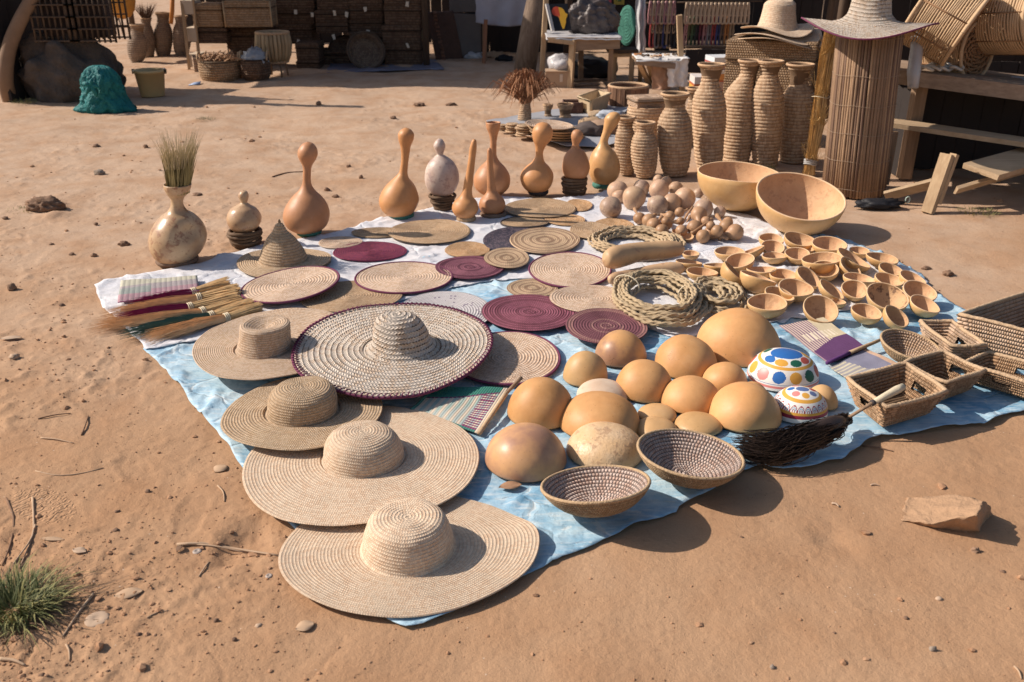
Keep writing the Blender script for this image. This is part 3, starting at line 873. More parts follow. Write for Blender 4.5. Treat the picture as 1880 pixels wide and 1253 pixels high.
def build_ground():
    rr = np.concatenate([[0.02, 0.5, 0.9, 1.2, 1.45], np.geomspace(1.6, 24.0, 780), [26, 29, 33, 40, 60, 120, 400]])
    aa = np.concatenate([np.linspace(-38, 38, 560), np.arange(45, 322, 9)])
    aa = R(1) * aa
    A, RR = np.meshgrid(aa, rr)
    x, y = RR * np.sin(A), RR * np.cos(A)
    h = np.where(RR < 45, ground_h(x, y), 0)
    ins = in_sheets(x, y)
    h = np.where(ins > 0, np.minimum(h, -0.006) * 0 - 0.008, h)
    W = np.stack([x, y, h], -1)
    q = grid_quads(len(rr), len(aa), True)[:, ::-1]
    me = np_mesh('ground', W.reshape(-1, 3), q)
    t = NT('red_sand')
    o = t.coord('Object')
    big = t.noise(o, 0.7, 4, 0.55)
    mid = t.noise(o, 3.5, 5, 0.6)
    fine = t.noise(o, 38.0, 5, 0.7)
    grain = t.noise(o, 260.0, 3, 0.7)
    base = t.mix(t.ramp(big, [(0.35, 0.0), (0.65, 1.0)]), (0.42, 0.25, 0.143), (0.46, 0.29, 0.175))
    sy = t.n('SeparateXYZ', None, Vector=o).outputs[1]
    fy = t.math('ADD', t.math('MULTIPLY', sy, 0.16), t.math('MULTIPLY', t.math('SUBTRACT', big, 0.5), 1.6))
    base = t.mix(t.ramp(fy, [(0.45, 0.0), (1.0, 1.0)]), base, (0.50, 0.355, 0.25))
    base = t.mix(t.ramp(mid, [(0.42, 0.0), (0.75, 0.75)]), base, (0.38, 0.21, 0.112))
    base = t.mix(t.ramp(fine, [(0.28, 0.55), (0.42, 0.0)]), base, (0.28, 0.16, 0.095))
    vo = t.n('TexVoronoi', None, Vector=o, Scale=46.0, Randomness=1.0)
    sp = t.math('MULTIPLY', t.math('LESS_THAN', vo.outputs[0], 0.08), t.math('GREATER_THAN', t.noise(o, 6.0, 2), 0.58))
    base = t.mix(sp, base, (0.16, 0.10, 0.07))
    vo2 = t.n('TexVoronoi', None, Vector=o, Scale=27.0, Randomness=1.0)
    sp2 = t.math('MULTIPLY', t.math('LESS_THAN', vo2.outputs[0], 0.06), t.math('GREATER_THAN', t.noise(o, 4.0, 2), 0.55))
    base = t.mix(sp2, base, (0.62, 0.48, 0.36))
    k = t.math('ADD', 0.82, t.math('MULTIPLY', grain, 0.36))
    base = t.n('VectorMath', {'operation': 'SCALE'}, i0=base, Scale=k).outputs[0]
    hgt = t.math('ADD', t.math('MULTIPLY', mid, 0.8), t.math('ADD', t.math('MULTIPLY', fine, 0.35), t.math('MULTIPLY', grain, 0.05)))
    b1 = t.bump(hgt, 0.5, 0.02)
    b1 = t.bump(t.math('ADD', t.math('MULTIPLY', fine, 0.6), t.math('MULTIPLY', grain, 0.6)), 0.35, 0.005, b1)
    # pressed shoe-sole waves at the lower left
    pc = G(78, 925, 0)
    mp = t.n('Mapping', None, Vector=o, Location=(-pc.x, -pc.y, 0)).outputs[0]
    mp = t.n('Mapping', None, Vector=mp, Rotation=(0, 0, R(35))).outputs[0]
    dd = t.n('VectorMath', {'operation': 'LENGTH'}, i0=t.n('VectorMath', {'operation': 'MULTIPLY'}, i0=mp, i1=(1.0, 2.0, 0.0)).outputs[0]).outputs[1]
    wv = t.n('TexWave', {'bands_direction': 'X'}, Vector=mp, Scale=17.0, Distortion=6.0, Detail=0.0, Detail_Scale=4.0)
    wh = t.math('MULTIPLY', wv.outputs[1], t.math('LESS_THAN', dd, 0.14))
    b1 = t.bump(wh, 0.6, 0.004, b1)
    m = t.set(Base_Color=base, Roughness=0.95, Normal=b1, Specular_IOR_Level=0.12)
    g = link('ground', me, None, m)
    tag(g, kind='structure')

build_ground()

def m_tarp(name, light, deep, white=0.0, bias=0.5):
    t = NT(name)
    o = t.coord('Object')
    n = t.noise(o, 2.2, 6, 0.62)
    n2 = t.noise(o, 14.0, 5, 0.65)
    n3 = t.noise(t.n('VectorMath', {'operation': 'MULTIPLY'}, i0=o, i1=(6.0, 30.0, 1.0)).outputs[0], 2.0, 4)
    f = t.math('ADD', t.math('MULTIPLY', n, 0.65), t.math('MULTIPLY', n2, 0.38))
    base = t.mix(t.ramp(f, [(bias - 0.07, 0.0), (bias + 0.10, 1.0)]), deep, light)
    base = t.mix(t.ramp(n3, [(0.5, 0.0), (0.72, white)]), base, (0.72, 0.78, 0.80))
    # red dust settled on it
    base = t.mix(t.ramp(t.noise(o, 5.0, 5, 0.7), [(0.55, 0.0), (0.8, 0.35)]), base, (0.50, 0.36, 0.26))
    w = t.n('TexWave', {'bands_direction': 'X'}, Vector=o, Scale=130.0)
    w2 = t.n('TexWave', {'bands_direction': 'Y'}, Vector=o, Scale=130.0)
    hh = t.math('ADD', t.math('MULTIPLY', t.math('ADD', w.outputs[1], w2.outputs[1]), 0.08), n2)
    wob = t.n('VectorMath', {'operation': 'ADD'}, i0=o, i1=t.n('VectorMath', {'operation': 'SCALE'}, i0=t.noise(o, 5.0, 3, out='Color'), Scale=0.12).outputs[0]).outputs[0]
    v1 = t.n('TexVoronoi', {'feature': 'DISTANCE_TO_EDGE'}, Vector=t.n('VectorMath', {'operation': 'MULTIPLY'}, i0=wob, i1=(1.0, 2.1, 1.0)).outputs[0], Scale=2.6).outputs[0]
    cre = t.math('ADD', t.math('MULTIPLY', t.math('MINIMUM', v1, 0.035), 14.0), t.math('MULTIPLY', t.noise(wob, 9.0, 4, 0.55), 1.5))
    wear = t.math('MULTIPLY', t.math('LESS_THAN', v1, 0.010), t.math('GREATER_THAN', n2, 0.52))
    base = t.mix(t.math('MULTIPLY', wear, 0.6), base, (0.66, 0.72, 0.74))
    nb = t.bump(cre, 0.5, 0.014)
    return t.set(Base_Color=base, Roughness=0.55, Normal=t.bump(hh, 0.45, 0.008, nb), Specular_IOR_Level=0.35)

TARP_B = m_tarp('blue_tarp', (0.47, 0.65, 0.76), (0.14, 0.36, 0.56), 0.65, 0.475)
TARP_W = m_tarp('white_sack_cloth', (0.74, 0.73, 0.75), (0.62, 0.64, 0.70), 0.1, 0.46)
tb = sheet('blue_tarp', BLUE, 0.0, 0.015, TARP_B, 3, 0.022)
tag(tb, 'worn light blue woven plastic tarp spread on the sand under the goods', 'tarp')
tw = sheet('white_cloth', WHITE, 0.007, 0.017, TARP_W, 13, 0.010)
tag(tw, 'white plastic cloth laid over the back half of the blue tarp', 'cloth')
ZB = 0.014

# ------------------------------------------------------------------ mats
def make_mat(x0, y0, x1, y1, mat, edge, lev, pitch, roll, label, k):
    z = ZB + lev * 0.0085
    c, rx, ry = flat_ell(x0, y0, x1, y1, z)
    Rm = rx
    path = [(0.0008, 0.0068), (Rm - 0.004, 0.0068), (Rm, 0.0035), (Rm - 0.004, 0.0), (0.01, 0.0)]
    seed = k * 7 + 3
    def warp(W):
        x, y = W[..., 0].copy(), W[..., 1].copy()
        th = np.arctan2(y, x)
        wob = 1 + 0.018 * np.sin(2 * th + k) + 0.010 * np.sin(3 * th + 2 * k)
        W = W.copy()
        W[..., 0] = x * wob; W[..., 1] = y * wob * ry / rx
        rr = np.sqrt(x * x + y * y) / Rm
        W[..., 2] += 0.004 * rr**3 * (0.5 + 0.5 * np.sin(2 * th + k * 1.3)) + roll * (x / Rm * 0.5 + 0.5)
        return W
    t = thing('round_mat', label, 'mat', (c.x, c.y, z), 'coiled mats laid out on the cloth')
    me = coiled('coiled_disc', path, pitch, amp=pitch * 0.30, seg=96, sub=4, stitch=0.010, warp=warp)
    link('coiled_disc', me, t, globals()[mat], local=True)
    if edge:
        n = 96
        pts = []
        for j in range(n + 1):
            a = 2 * math.pi * j / n
            w = warp(np.array([[[(Rm + 0.001) * math.cos(a), (Rm + 0.001) * math.sin(a), 0.0035]]]))[0, 0]
            pts.append(tuple(w))
        MB().tube(pts, 0.0055, 6, cap=False).build('wrapped_edge', globals()[edge], t, local=True)

for k, m in enumerate(MATS):
    make_mat(*m, k)

# ------------------------------------------------------------------ straw hats
def make_hat(box, zp, tilt, crown, mat_b, mat_c, label, pitch=0.0098, amp_b=.105, brim_wave=0.010, corner=None, edge=None, seed=0, dent=0.0, seg=200, stitch=0.007, chev_amp=0.0):
    """crown: (cx_top, [(y, half width), ...] silhouette from top to brim), centre x at the bottom"""
    c, rx, ry = flat_ell(*box, zp)
    cxb, cyb, sil = crown
    # crown axis base on the brim plane
    pb = G(cxb, cyb, zp)
    m = mpp(pb)
    prof = []
    for cx, y, hw in sil:
        q = V(cx, y, pb.y)
        prof.append((hw * m, q.z - zp, q.x - pb.x))
    prof = [p for p in prof]
    t = thing('straw_hat', label, 'hat', (pb.x, pb.y, zp), 'wide straw hats in the front row')
    # brim: from the crown foot to the outline; outline is the ellipse seen from the crown axis
    r0 = prof[-1][0]
    Rm = rx
    n_r = int((Rm - r0) / pitch)
    dx, dy = c.x - pb.x, c.y - pb.y
    def warp(W):
        x, y, z = W[..., 0], W[..., 1], W[..., 2]
        r = np.sqrt(x * x + y * y) + 1e-9
        th = np.arctan2(y, x)
        f = np.clip((r - r0) / (Rm - r0), 0, 1.02)
        # outline point in direction th: ellipse centred at (dx,dy)
        X = dx + rx * np.cos(th); Y = dy + ry * np.sin(th)
        wob = 1 + 0.012 * np.sin(3 * th + seed) + 0.008 * np.sin(5 * th + 2.1 * seed)
        if corner is not None:
            for ca, cw, cs in corner: wob = wob + cs * np.exp(-(((th - ca + np.pi) % (2 * np.pi) - np.pi) / cw)**2)
        X = dx + (X - dx) * wob; Y = dy + (Y - dy) * wob
        bx, by = r0 * np.cos(th), r0 * np.sin(th)
        ox = bx + (X - bx) * f; oy = by + (Y - by) * f
        inn = r < r0
        ox = np.where(inn, x, ox); oy = np.where(inn, y, oy)
        zz = z + f**1.5 * brim_wave * (np.sin(2 * th + seed) * 0.8 + np.sin(3 * th + 2 * seed) * 0.5)
        zz = zz + 0.003 * f * perlin(ox * 8, oy * 8, int(seed) + 3)
        if corner is not None:
            for ca, cw, cs in corner: zz = zz + f**2 * 0.022 * np.sign(cs) * np.exp(-(((th - ca + np.pi) % (2 * np.pi) - np.pi) / cw)**2)
        zz = zz + tilt * (-(oy - dy) / ry * 0.5 + 0.5) * np.where(inn, 0.5, 1)
        return np.stack([ox, oy, zz], -1)
    path = [(r0 - 0.004, 0.002), (Rm - 0.004, 0.002), (Rm, 0.0), (Rm - 0.004, -0.0025), (r0 - 0.004, -0.0025)]
    me = coiled('brim', path, pitch, amp=pitch * amp_b, seg=seg, sub=5, stitch=stitch, warp=warp, seed=int(seed))
    link('brim', me, t, mat_b, local=True)
    if edge is not None:
        pts = []
        n = 240
        for j in range(n + 1):
            a = 2 * math.pi * j / n
            w = warp(np.array([[[Rm * math.cos(a), Rm * math.sin(a), 0.0]]]))[0, 0]
            pts.append(tuple(w))
        mb = MB().tube(pts, 0.0055, 8, cap=False)
        # whip stitches over the edge
        for j in range(0, n, 2):
            a = 2 * math.pi * (j + 0.5) / n
            w0 = warp(np.array([[[(Rm + 0.006) * math.cos(a), (Rm + 0.006) * math.sin(a), 0.0]]]))[0, 0]
            w1 = warp(np.array([[[(Rm - 0.020) * math.cos(a + .02), (Rm - 0.020) * math.sin(a + .02), 0.0]]]))[0, 0]
            mb.tube([w0 + np.array([0, 0, .004]), (w0 + w1) / 2 + np.array([0, 0, .012]), w1 + np.array([0, 0, .006])], 0.0024, 5)
        mb.build('wrapped_edge', edge, t, local=True)
    # crown
    pr = catmull([(r, z, x) for r, z, x in prof], 40)
    ztop = prof[0][1]
    r_top = prof[1][0]
    cpath = [(max(0.0006, a), b) for a, b, _ in pr]
    zs = np.array([p[1] for p in cpath]); xs = np.array([p[2] for p in pr])
    order = np.argsort(zs)
    def cwarp(W):
        W = W.copy()
        z = W[..., 2]
        sh = np.interp(z, zs[order], xs[order])
        th = np.arctan2(W[..., 1], W[..., 0])
        W[..., 0] = W[..., 0] * (1 + 0.02 * np.sin(2 * th + seed)) + sh
        W[..., 1] *= 1.06
        r = np.sqrt(W[..., 0]**2 + W[..., 1]**2)
        W[..., 2] = z + tilt * (-(W[..., 1] - dy) / ry * 0.5 + 0.5) - dent * np.exp(-(r / (r_top * 0.75))**2) * (z > ztop * 0.6) + 0.003 * perlin(W[..., 0] * 14, W[..., 1] * 14 + seed, int(seed))
        return W
    me = coiled('crown', cpath, pitch, amp=pitch * 0.16, seg=160, sub=5, stitch=stitch, warp=cwarp, seed=int(seed) + 1)
    link('crown', me, t, mat_c, local=True)
    return t

make_hat((508, 905, 984, 1131), 0.018, 0.0, (750, 1004, [(748, 949, .5), (747, 948, 40), (747, 950, 58), (747, 955, 67), (748, 966, 73), (749, 984, 80), (750, 1000, 84), (750, 1006, 90)]),
         STRAW_P, STRAW_P, 'biggest pale straw hat at the very front corner of the tarp', corner=[(0.20, 0.30, 0.035)], seed=1.3, brim_wave=0.004)
make_hat((445, 746, 880, 977), 0.026, 0.018, (668, 843, [(665, 796, .5), (665, 796, 30), (665, 800, 48), (665, 808, 60), (666, 820, 68), (668, 832, 72), (668, 841, 73), (668, 846, 78)]),
         STRAW_P, STRAW_P, 'wide flat straw hat with domed crown, second from the front', seed=2.6, brim_wave=0.003)
make_hat((410, 690, 702, 839), 0.044, 0.020, (556, 757, [(556, 714, .5), (556, 713, 30), (556, 716, 48), (556, 724, 58), (556, 738, 63), (556, 750, 64), (556, 757, 65), (556, 761, 70)]),
         STRAW_G, STRAW_G, 'tan straw hat with round crown just left of the sombrero, third from the front', seed=4.1, brim_wave=0.004)
make_hat((357, 566, 640, 706), 0.060, 0.016, (487, 642, [(487, 600, .5), (487, 599, 26), (487, 597, 40), (487, 599, 44), (487, 606, 45), (487, 622, 46), (486, 638, 49), (486, 642, 50), (486, 646, 56)]),
         STRAW, STRAW, 'straw hat with flat dented crown beside the brooms', seed=5.5, brim_wave=0.004, dent=0.02)
make_hat((535, 556, 900, 728), 0.088, 0.0, (738, 638, [(726, 576, .5), (726, 577, 20), (728, 583, 34), (731, 594, 43), (735, 609, 49), (737, 625, 53), (738, 635, 62), (738, 641, 74)]),
         PALM, PALM, 'big whitish palm sombrero with purple stitched edge and pointed crown', pitch=0.020, seed=0.7, brim_wave=0.008, edge=PURPLE, stitch=0.013, amp_b=.10)

# pointed hat at the back left: two brims stacked
def pointed_hat():
    z = 0.018
    c, rx, ry = flat_ell(437, 457, 608, 512, z)
    pb = G(521, 485, z); m = mpp(pb)
    t = thing('pointed_hat', 'conical straw hat with a drooping brim at the back left of the cloth', 'hat', (pb.x, pb.y, z))
    def warp(W, dz=0, s=1.0):
        W = W.copy(); x, y = W[..., 0].copy(), W[..., 1].copy(); r = np.sqrt(x * x + y * y); th = np.arctan2(y, x)
        f = sstep(0.11, rx, r)
        W[..., 0] = x + f * (c.x - pb.x); W[..., 1] = y * (1 + f * (ry / rx - 1)) + f * (c.y - pb.y)
        W[..., 2] += dz + 0.02 * f * np.sin(th * 2 + 1 + s) * 0.5 - 0.008 * f
        return W
    for nm, zz, s in (('brim', 0.028, 1.0), ('lower_brim', 0.012, 1.8)):
        r = rx * (1.0 if s == 1.0 else 0.97)
        me = coiled(nm, [(0.1, zz), (r, zz - 0.006), (r - 0.003, zz - 0.012), (0.1, zz - 0.006)], 0.012, seg=140, sub=4, stitch=0.008, warp=lambda W: warp(W, 0, s))
        link(nm, me, t, STRAW_G, local=True)
    prof = [(514, 409, 1), (513, 411, 6), (513, 418, 10), (513.5, 424, 13), (515, 436, 24), (517, 450, 33), (519, 464, 40), (520, 478, 45), (521, 486, 48)]
    pts = []
    for cx, y, hw in prof:
        q = V(cx, y, pb.y); pts.append((hw * m, q.z - z, q.x - pb.x))
    pr = catmull(pts, 40); zs = pr[:, 1]; o = np.argsort(zs)
    def cw(W):
        W = W.copy(); W[..., 0] += np.interp(W[..., 2], zs[o], pr[o, 2]); return W
    me = coiled('crown', [(max(.003, a), b) for a, b, _ in pr], 0.015, amp=0.004, seg=120, sub=5, stitch=0.009, warp=cw)
    link('crown', me, t, STRAW_G, local=True)
    tip = V(513, 408, pb.y) - Vector((pb.x, pb.y, z))
    MB().tube([tip, tip + Vector((0, 0, .014))], [0.008, 0.004], 6).build('straw_tip', STRAW_G, t, local=True)
pointed_hat()

# ------------------------------------------------------------------ upturned calabash domes
def dome_geom(x0, y0, x1, y1, z=ZB):
    xc = (x0 + x1) / 2
    near = G(xc, y1, z)
    Rr = (x1 - x0) / 2 * mpp(near) * 1.02
    c = Vector((near.x, near.y + Rr, z))
    Rr = (x1 - x0) / 2 * mpp(c + Vector((0, 0, .05)))
    c = Vector((G(xc, y1, z).x, near.y + Rr, z))
    c.x = (xc - CX) * mpp(c + Vector((0, 0, .05)))
    dl = math.atan2(CAM_H - z, c.y)
    # height from the top of the silhouette
    best = None
    for k in range(40, 240):
        h = Rr * k / 100
        top = -1e9
        for a in range(0, 91, 5):
            q = Vector((c.x, c.y - Rr * math.cos(R(a)) * -1, z + h * math.sin(R(a))))
            dpt = depth(q)
            v = ((q.y) * math.sin(PITCH) + (q.z - CAM_H) * math.cos(PITCH)) / dpt * FPX
            top = max(top, v)
        e = abs((CY - top) - y0)
        if best is None or e < best[0]: best = (e, h)
    return c, Rr, best[1]

def dome_mesh(Rr, h, seed, thick=0.005, seg=72, col=None, flat=1.0, n=30):
    rows = []
    for i in range(n + 1):
        a = math.pi / 2 * i / n
        rows.append((max(1e-4, Rr * math.sin(a)**flat), h * math.cos(a)))
    rows.append((Rr - thick, 0.0))
    for i in range(8, -1, -1):
        a = math.pi / 2 * i / 8
        rows.append((max(1e-4, (Rr - thick) * math.sin(a)), (h - thick) * math.cos(a)))
    rnd = organic(Rr * 0.06, 2.2 / max(Rr, .03) * 0.28, seed)
    return lathe('dome', rows, seg, warp=rnd, col_fn=col)

DG = []
for k, d in enumerate(DOMES):
    c, Rr, h = dome_geom(*d[:4])
    h = min(h, Rr * 1.25)
    DG.append((c, Rr, h))
    me = dome_mesh(Rr, h, k * 3 + 1)
    o = single('calabash_dome', me, globals()[d[4]], d[5], 'calabash', (c.x, c.y, ZB), 'upturned calabash halves on the blue tarp')
    o.rotation_euler = (0, 0, k * 1.1)

# painted domes
WHT = (0.78, 0.75, 0.70); BLU = (0.03, 0.14, 0.42); YEL = (0.70, 0.36, 0.06); GRN = (0.02, 0.12, 0.07); RED = (0.48, 0.09, 0.06); PNK = (0.72, 0.24, 0.22); MAR = (0.30, 0.02, 0.05)
def paint_spots(d, th, rows):
    D, T = np.meshgrid(d, th, indexing='ij')
    tot = np.interp(100, np.arange(len(rows)), np.r_[0, np.cumsum(np.linalg.norm(np.diff(rows[:, :2], axis=0), axis=1))])
    s = D / tot            # 0 at top, 1 at rim
    C = np.ones(D.shape + (3,)) * WHT
    def put(mask, c): C[mask] = c
    put((s > 0.50) & (s < 0.56), YEL); put((s > 0.90) & (s < 0.95), PNK)
    put((s > 0.868) & (s < 0.876), BLU)
    x, y = s * np.cos(T), s * np.sin(T)
    def spot(a, r, rad, c, asp=1.3):
        cx, cy = r * math.cos(R(a)), r * math.sin(R(a))
        ux, uy = math.cos(R(a)), math.sin(R(a))
        dr = (x - cx) * ux + (y - cy) * uy; dt = -(x - cx) * uy + (y - cy) * ux
        put((dr / rad)**2 + (dt / (rad * asp))**2 < 1, c)
    spot(-90, 0.03, 0.25, BLU, 1.25)
    cs = [BLU, YEL, GRN, RED, YEL, BLU, PNK, GRN]
    for i, a in enumerate((-155, -118, -76, -38, 5, 50, 95, 140)): spot(a, 0.40, 0.085, cs[i], 1.5)
    cs = [YEL, PNK, BLU, YEL, GRN, RED, BLU, YEL, PNK, GRN, BLU, RED]
    for i in range(12): spot(-175 + i * 30, 0.72, 0.125, cs[i], 1.15)
    return C
def paint_arcs(d, th, rows):
    D, T = np.meshgrid(d, th, indexing='ij')
    tot = np.interp(100, np.arange(len(rows)), np.r_[0, np.cumsum(np.linalg.norm(np.diff(rows[:, :2], axis=0), axis=1))])
    s = D / tot
    C = np.ones(D.shape + (3,)) * WHT
    def put(mask, c): C[mask] = c
    x, y = s * np.cos(T), s * np.sin(T)
    put(x**2 / 1.6 + y**2 < 0.015, (0.10, 0.16, 0.34))
    for i, (a, c) in enumerate(((-140, PNK), (-90, YEL), (-40, (0.12, 0.16, 0.30)), (10, RED), (60, YEL), (110, PNK), (160, BLU))):
        cx, cy = .27 * math.cos(R(a)), .27 * math.sin(R(a)); put((x - cx)**2 + (y - cy)**2 < .0085, c)
    put((s > 0.40) & (s < 0.50), YEL)
    u = (T / (2 * np.pi) * 22) % 1 - 0.5
    vv = (0.74 - s) / 0.18
    rr = np.sqrt((u * 2)**2 + (vv * 1.0)**2)
    for a, b, c in ((0.80, 0.98, MAR), (0.55, 0.68, (0.10, 0.30, 0.5)), (0.3, 0.42, MAR)):
        put((vv > 0) & (rr > a) & (rr < b), c)
    put((s > 0.74) & (s < 0.81), YEL); put((s > 0.81) & (s < 0.90), MAR)
    return C
PAINT = m_attr('painted_gourd_skin', 0.42, dirt=0.25, spec=0.45)
for box, fn, lab in (((1377, 639, 1504, 722), paint_spots, 'painted calabash dome with coloured spots, a blue top and a yellow band'),
                     ((1421, 709, 1521, 780), paint_arcs, 'smaller painted calabash dome with little arches and red and yellow bands')):
    c, Rr, h = dome_geom(*box)
    h = min(h, Rr * 1.0)
    rows = None
    me = dome_mesh(Rr, h, 5, seg=220, col=fn, flat=0.9, n=100)
    single('painted_calabash', me, PAINT, lab, 'painted calabash', (c.x, c.y, ZB + 0.001), 'painted calabash domes')

# ------------------------------------------------------------------ open bowls
def view_from(p): return (Vector((0, 0, CAM_H)) - Vector(p)).normalized()

def bowl_frame(cx, cy, hw, hh, turn, z_guess, dr, lift=ZB):
    """centre of the rim, radius and axis of a round bowl whose rim shows as this ellipse"""
    p = G(cx, cy, z_guess)
    for _ in range(6):
        v = view_from(p)
        q = min(0.999, hh / hw)
        right = Vector((0, 0, 1)).cross(v).normalized()
        up = v.cross(right).normalized()
        a = R(turn)
        d = up * math.cos(a) + right * math.sin(a)
        n = (v * q + d * math.sqrt(1 - q * q)).normalized()
        if n.z < 0.02: n.z = 0.02; n.normalize()
        Rr = hw * (p - Vector((0, 0, CAM_H))).length / FPX / math.sqrt(1 + ((cx - CX)**2 + (cy - CY)**2) / FPX**2)
        dep = Rr * dr
        sup = math.sqrt(Rr * Rr * (1 - n.z**2) + dep * dep * n.z**2)
        # the rim may be the lowest point when the bowl lies on its side
        sup = max(sup, Rr * math.sqrt(max(0, 1 - n.z**2)))
        p = G(cx, cy, lift + sup)
    return p, Rr, dep, n

def bowl_mesh(Rr, dep, thick, seed, seg=48, amp=0.02):
    rows = []
    n = 12
    for i in range(n + 1):
        a = math.pi / 2 * i / n
        rows.append((max(1e-4, Rr * math.sin(a)), -dep * math.cos(a)))
    rows.append((Rr - thick * 0.3, thick * 0.25)); rows.append((Rr - thick, 0.0))
    for i in range(n, -1, -1):
        a = math.pi / 2 * i / n
        rows.append((max(1e-4, (Rr - thick) * math.sin(a)), -(dep - thick) * math.cos(a) - 1e-4))
    mid = lambda i: np.where(i < n, 0, np.where(i < n + 2, 2, 1))
    def warp(W):
        W = W.copy(); th = np.arctan2(W[..., 1], W[..., 0]); r = np.linalg.norm(W[..., :2], axis=-1) / Rr
        k = 1 + amp * np.sin(2 * th + seed) * r + amp * .5 * np.sin(3 * th + seed * 2) * r
        W[..., 0] *= k; W[..., 1] *= k
        W[..., 2] += Rr * amp * 1.2 * np.sin(2 * th + seed * 3) * r**3
        return W
    return lathe('bowl', rows, seg, warp=warp, midx_fn=mid)

def axis_matrix(n, spin=0.0):
    return n.to_track_quat('Z', 'Y').to_matrix().to_4x4() @ Matrix.Rotation(spin, 4, 'Z')

def settle(o_mesh_list, cx, cy, rot, p, lift):
    """lower or raise the rim centre along its sight line until the lowest point touches"""
    lo = 1e9
    M = np.array(rot.to_3x3())
    for me in o_mesh_list:
        co = np.empty(len(me.vertices) * 3); me.vertices.foreach_get('co', co)
        lo = min(lo, float((co.reshape(-1, 3) @ M.T)[:, 2].min()))
    return G(cx, cy, lift - lo)

def make_bowl(name, cx, cy, hw, hh, turn, label, cat, group, dr=0.72, thick=0.005, lift=ZB, seed=0, mats=None, amp=0.02, stain=None):
    p, Rr, dep, n = bowl_frame(cx, cy, hw, hh, turn, 0.05, dr, lift)
    me = bowl_mesh(Rr, dep, thick, seed, amp=amp)
    o = single(name, me, mats or [GOUT, GIN, GRIM], label, cat, p, group)
    o.rotation_euler = axis_matrix(n, seed).to_euler()
    o.location = settle([me], cx, cy, axis_matrix(n, seed), p, lift)
    return o

GIN_S = m_gourd('gourd_inner_stained', (0.60, 0.38, 0.20), (0.55, 0.33, 0.17), (0.17, 0.09, 0.05), rough=0.7, freq=11, mott=1.0, bump=0.3)
for k, b in enumerate(BOWLS):
    x, y = 1240 + b[0] / 3.917, 400 + b[1] / 3.917
    dr = 0.68 if b[3] / b[2] < 0.3 else 0.84
    if k in (26, 27, 35): dr = 0.9
    mats = [GOUT, GIN_S if k == 31 else GIN, GRIM]
    make_bowl('gourd_bowl', x, y, b[2] / 3.917, b[3] / 3.917, b[4], b[5], 'bowl', 'small open gourd bowls heaped on the cloth', dr=dr, seed=k * 1.7, mats=mats, thick=.0068, amp=.028)
make_bowl('calabash_bowl', 1358.5, 317, 77, 18, 2, 'big open calabash, the farther and lower of the two', 'calabash', 'two big open calabashes', dr=0.92, thick=0.012, seed=1, lift=0.002)
make_bowl('calabash_bowl', 1470, 359, 81, 41, 8, 'big open calabash tipped towards the viewer, in front of the rolled mat', 'calabash', 'two big open calabashes', dr=0.86, thick=0.013, seed=2.4, lift=0.002)

# two coiled bead bowls in front
def coil_bowl(cx, cy, hw, hh, turn, dr, label, lift=ZB, pitch=0.0125, inm=None):
    p, Rr, dep, n = bowl_frame(cx, cy, hw, hh, turn, 0.06, dr, lift)
    t = thing('coiled_bowl', label, 'basket', p)
    t.rotation_euler = axis_matrix(n, 1.0).to_euler()
    th = 0.009
    def prof(k, r1, d1):
        out = []
        for i in range(13):
            a = i / 12
            out.append((max(0.003, r1 * (0.0 + a**0.62) * 1.0), -d1 * (1 - a**2.1)))
        return out
    inn = prof(0, Rr - th, dep - th)
    me = coiled('inner_coils', inn[::-1], pitch, amp=pitch * 0.36, seg=132, sub=5, stitch=0.0115, stitch_amp=0.0022)
    # inside faces the opening
    link('inner_coils', me, t, inm or M_BEAD, local=True)
    out = prof(0, Rr, dep)
    me = coiled('outer_coils', out, pitch * 0.9, amp=pitch * 0.20, seg=132, sub=4, stitch=0.008, stitch_amp=0.001)
    link('outer_coils', me, t, M_BEADO, local=True)
    pts = [((Rr - th / 2) * math.cos(2 * math.pi * j / 96), (Rr - th / 2) * math.sin(2 * math.pi * j / 96), 0.001) for j in range(97)]
    MB().tube(pts, 0.0055, 8, cap=False).build('rim', M_BEADO_T, t, local=True)
    t.location = settle([me], cx, cy, axis_matrix(n, 1.0), p, lift)
    return t
M_BEADO_T = m_plain('rim_wrap', (0.46, 0.32, 0.19), 0.85, 0.7, 90, 0.9, 0.006)
coil_bowl(1093, 889, 101, 34, -7, 0.48, 'coiled bowl with beaded purplish inside, nearest the viewer')
coil_bowl(1267.5, 833, 98.5, 42, 5, 0.48, 'coiled bowl with beaded pinkish inside, by the black hair whisk')
coil_bowl(1672, 634, 55, 23, 11, 0.55, 'small oval coiled basket between the fans and the palm boxes', pitch=0.012, inm=M_BOXL)
# ------------------------------------------------------------------ bottle gourds
def stand_coil(t, r0, r1, h, mat, cx=0, cy=0, z=0.0, pitch=0.018, name='coil'):
    n = max(3, int(round(h / pitch)))
    rt = h / n / 2 * 1.12
    for k in range(n):
        f = (k + 0.5) / n
        r = r0 + (r1 - r0) * f + .004 * math.sin(k * 2.7)
        ox, oy = .003 * math.sin(k * 1.9), .003 * math.cos(k * 2.3)
        pts = [(cx + ox + (r - rt) * math.cos(a), cy + oy + (r - rt) * math.sin(a), z + h * f + .003 * math.sin(2 * a + k)) for a in [2 * math.pi * j / 36 for j in range(37)]]
        MB().tube(pts, [rt * (1 + .06 * math.sin(j * 2.1 + k)) for j in range(37)], 7, cap=False).build(name, mat, t, local=True)

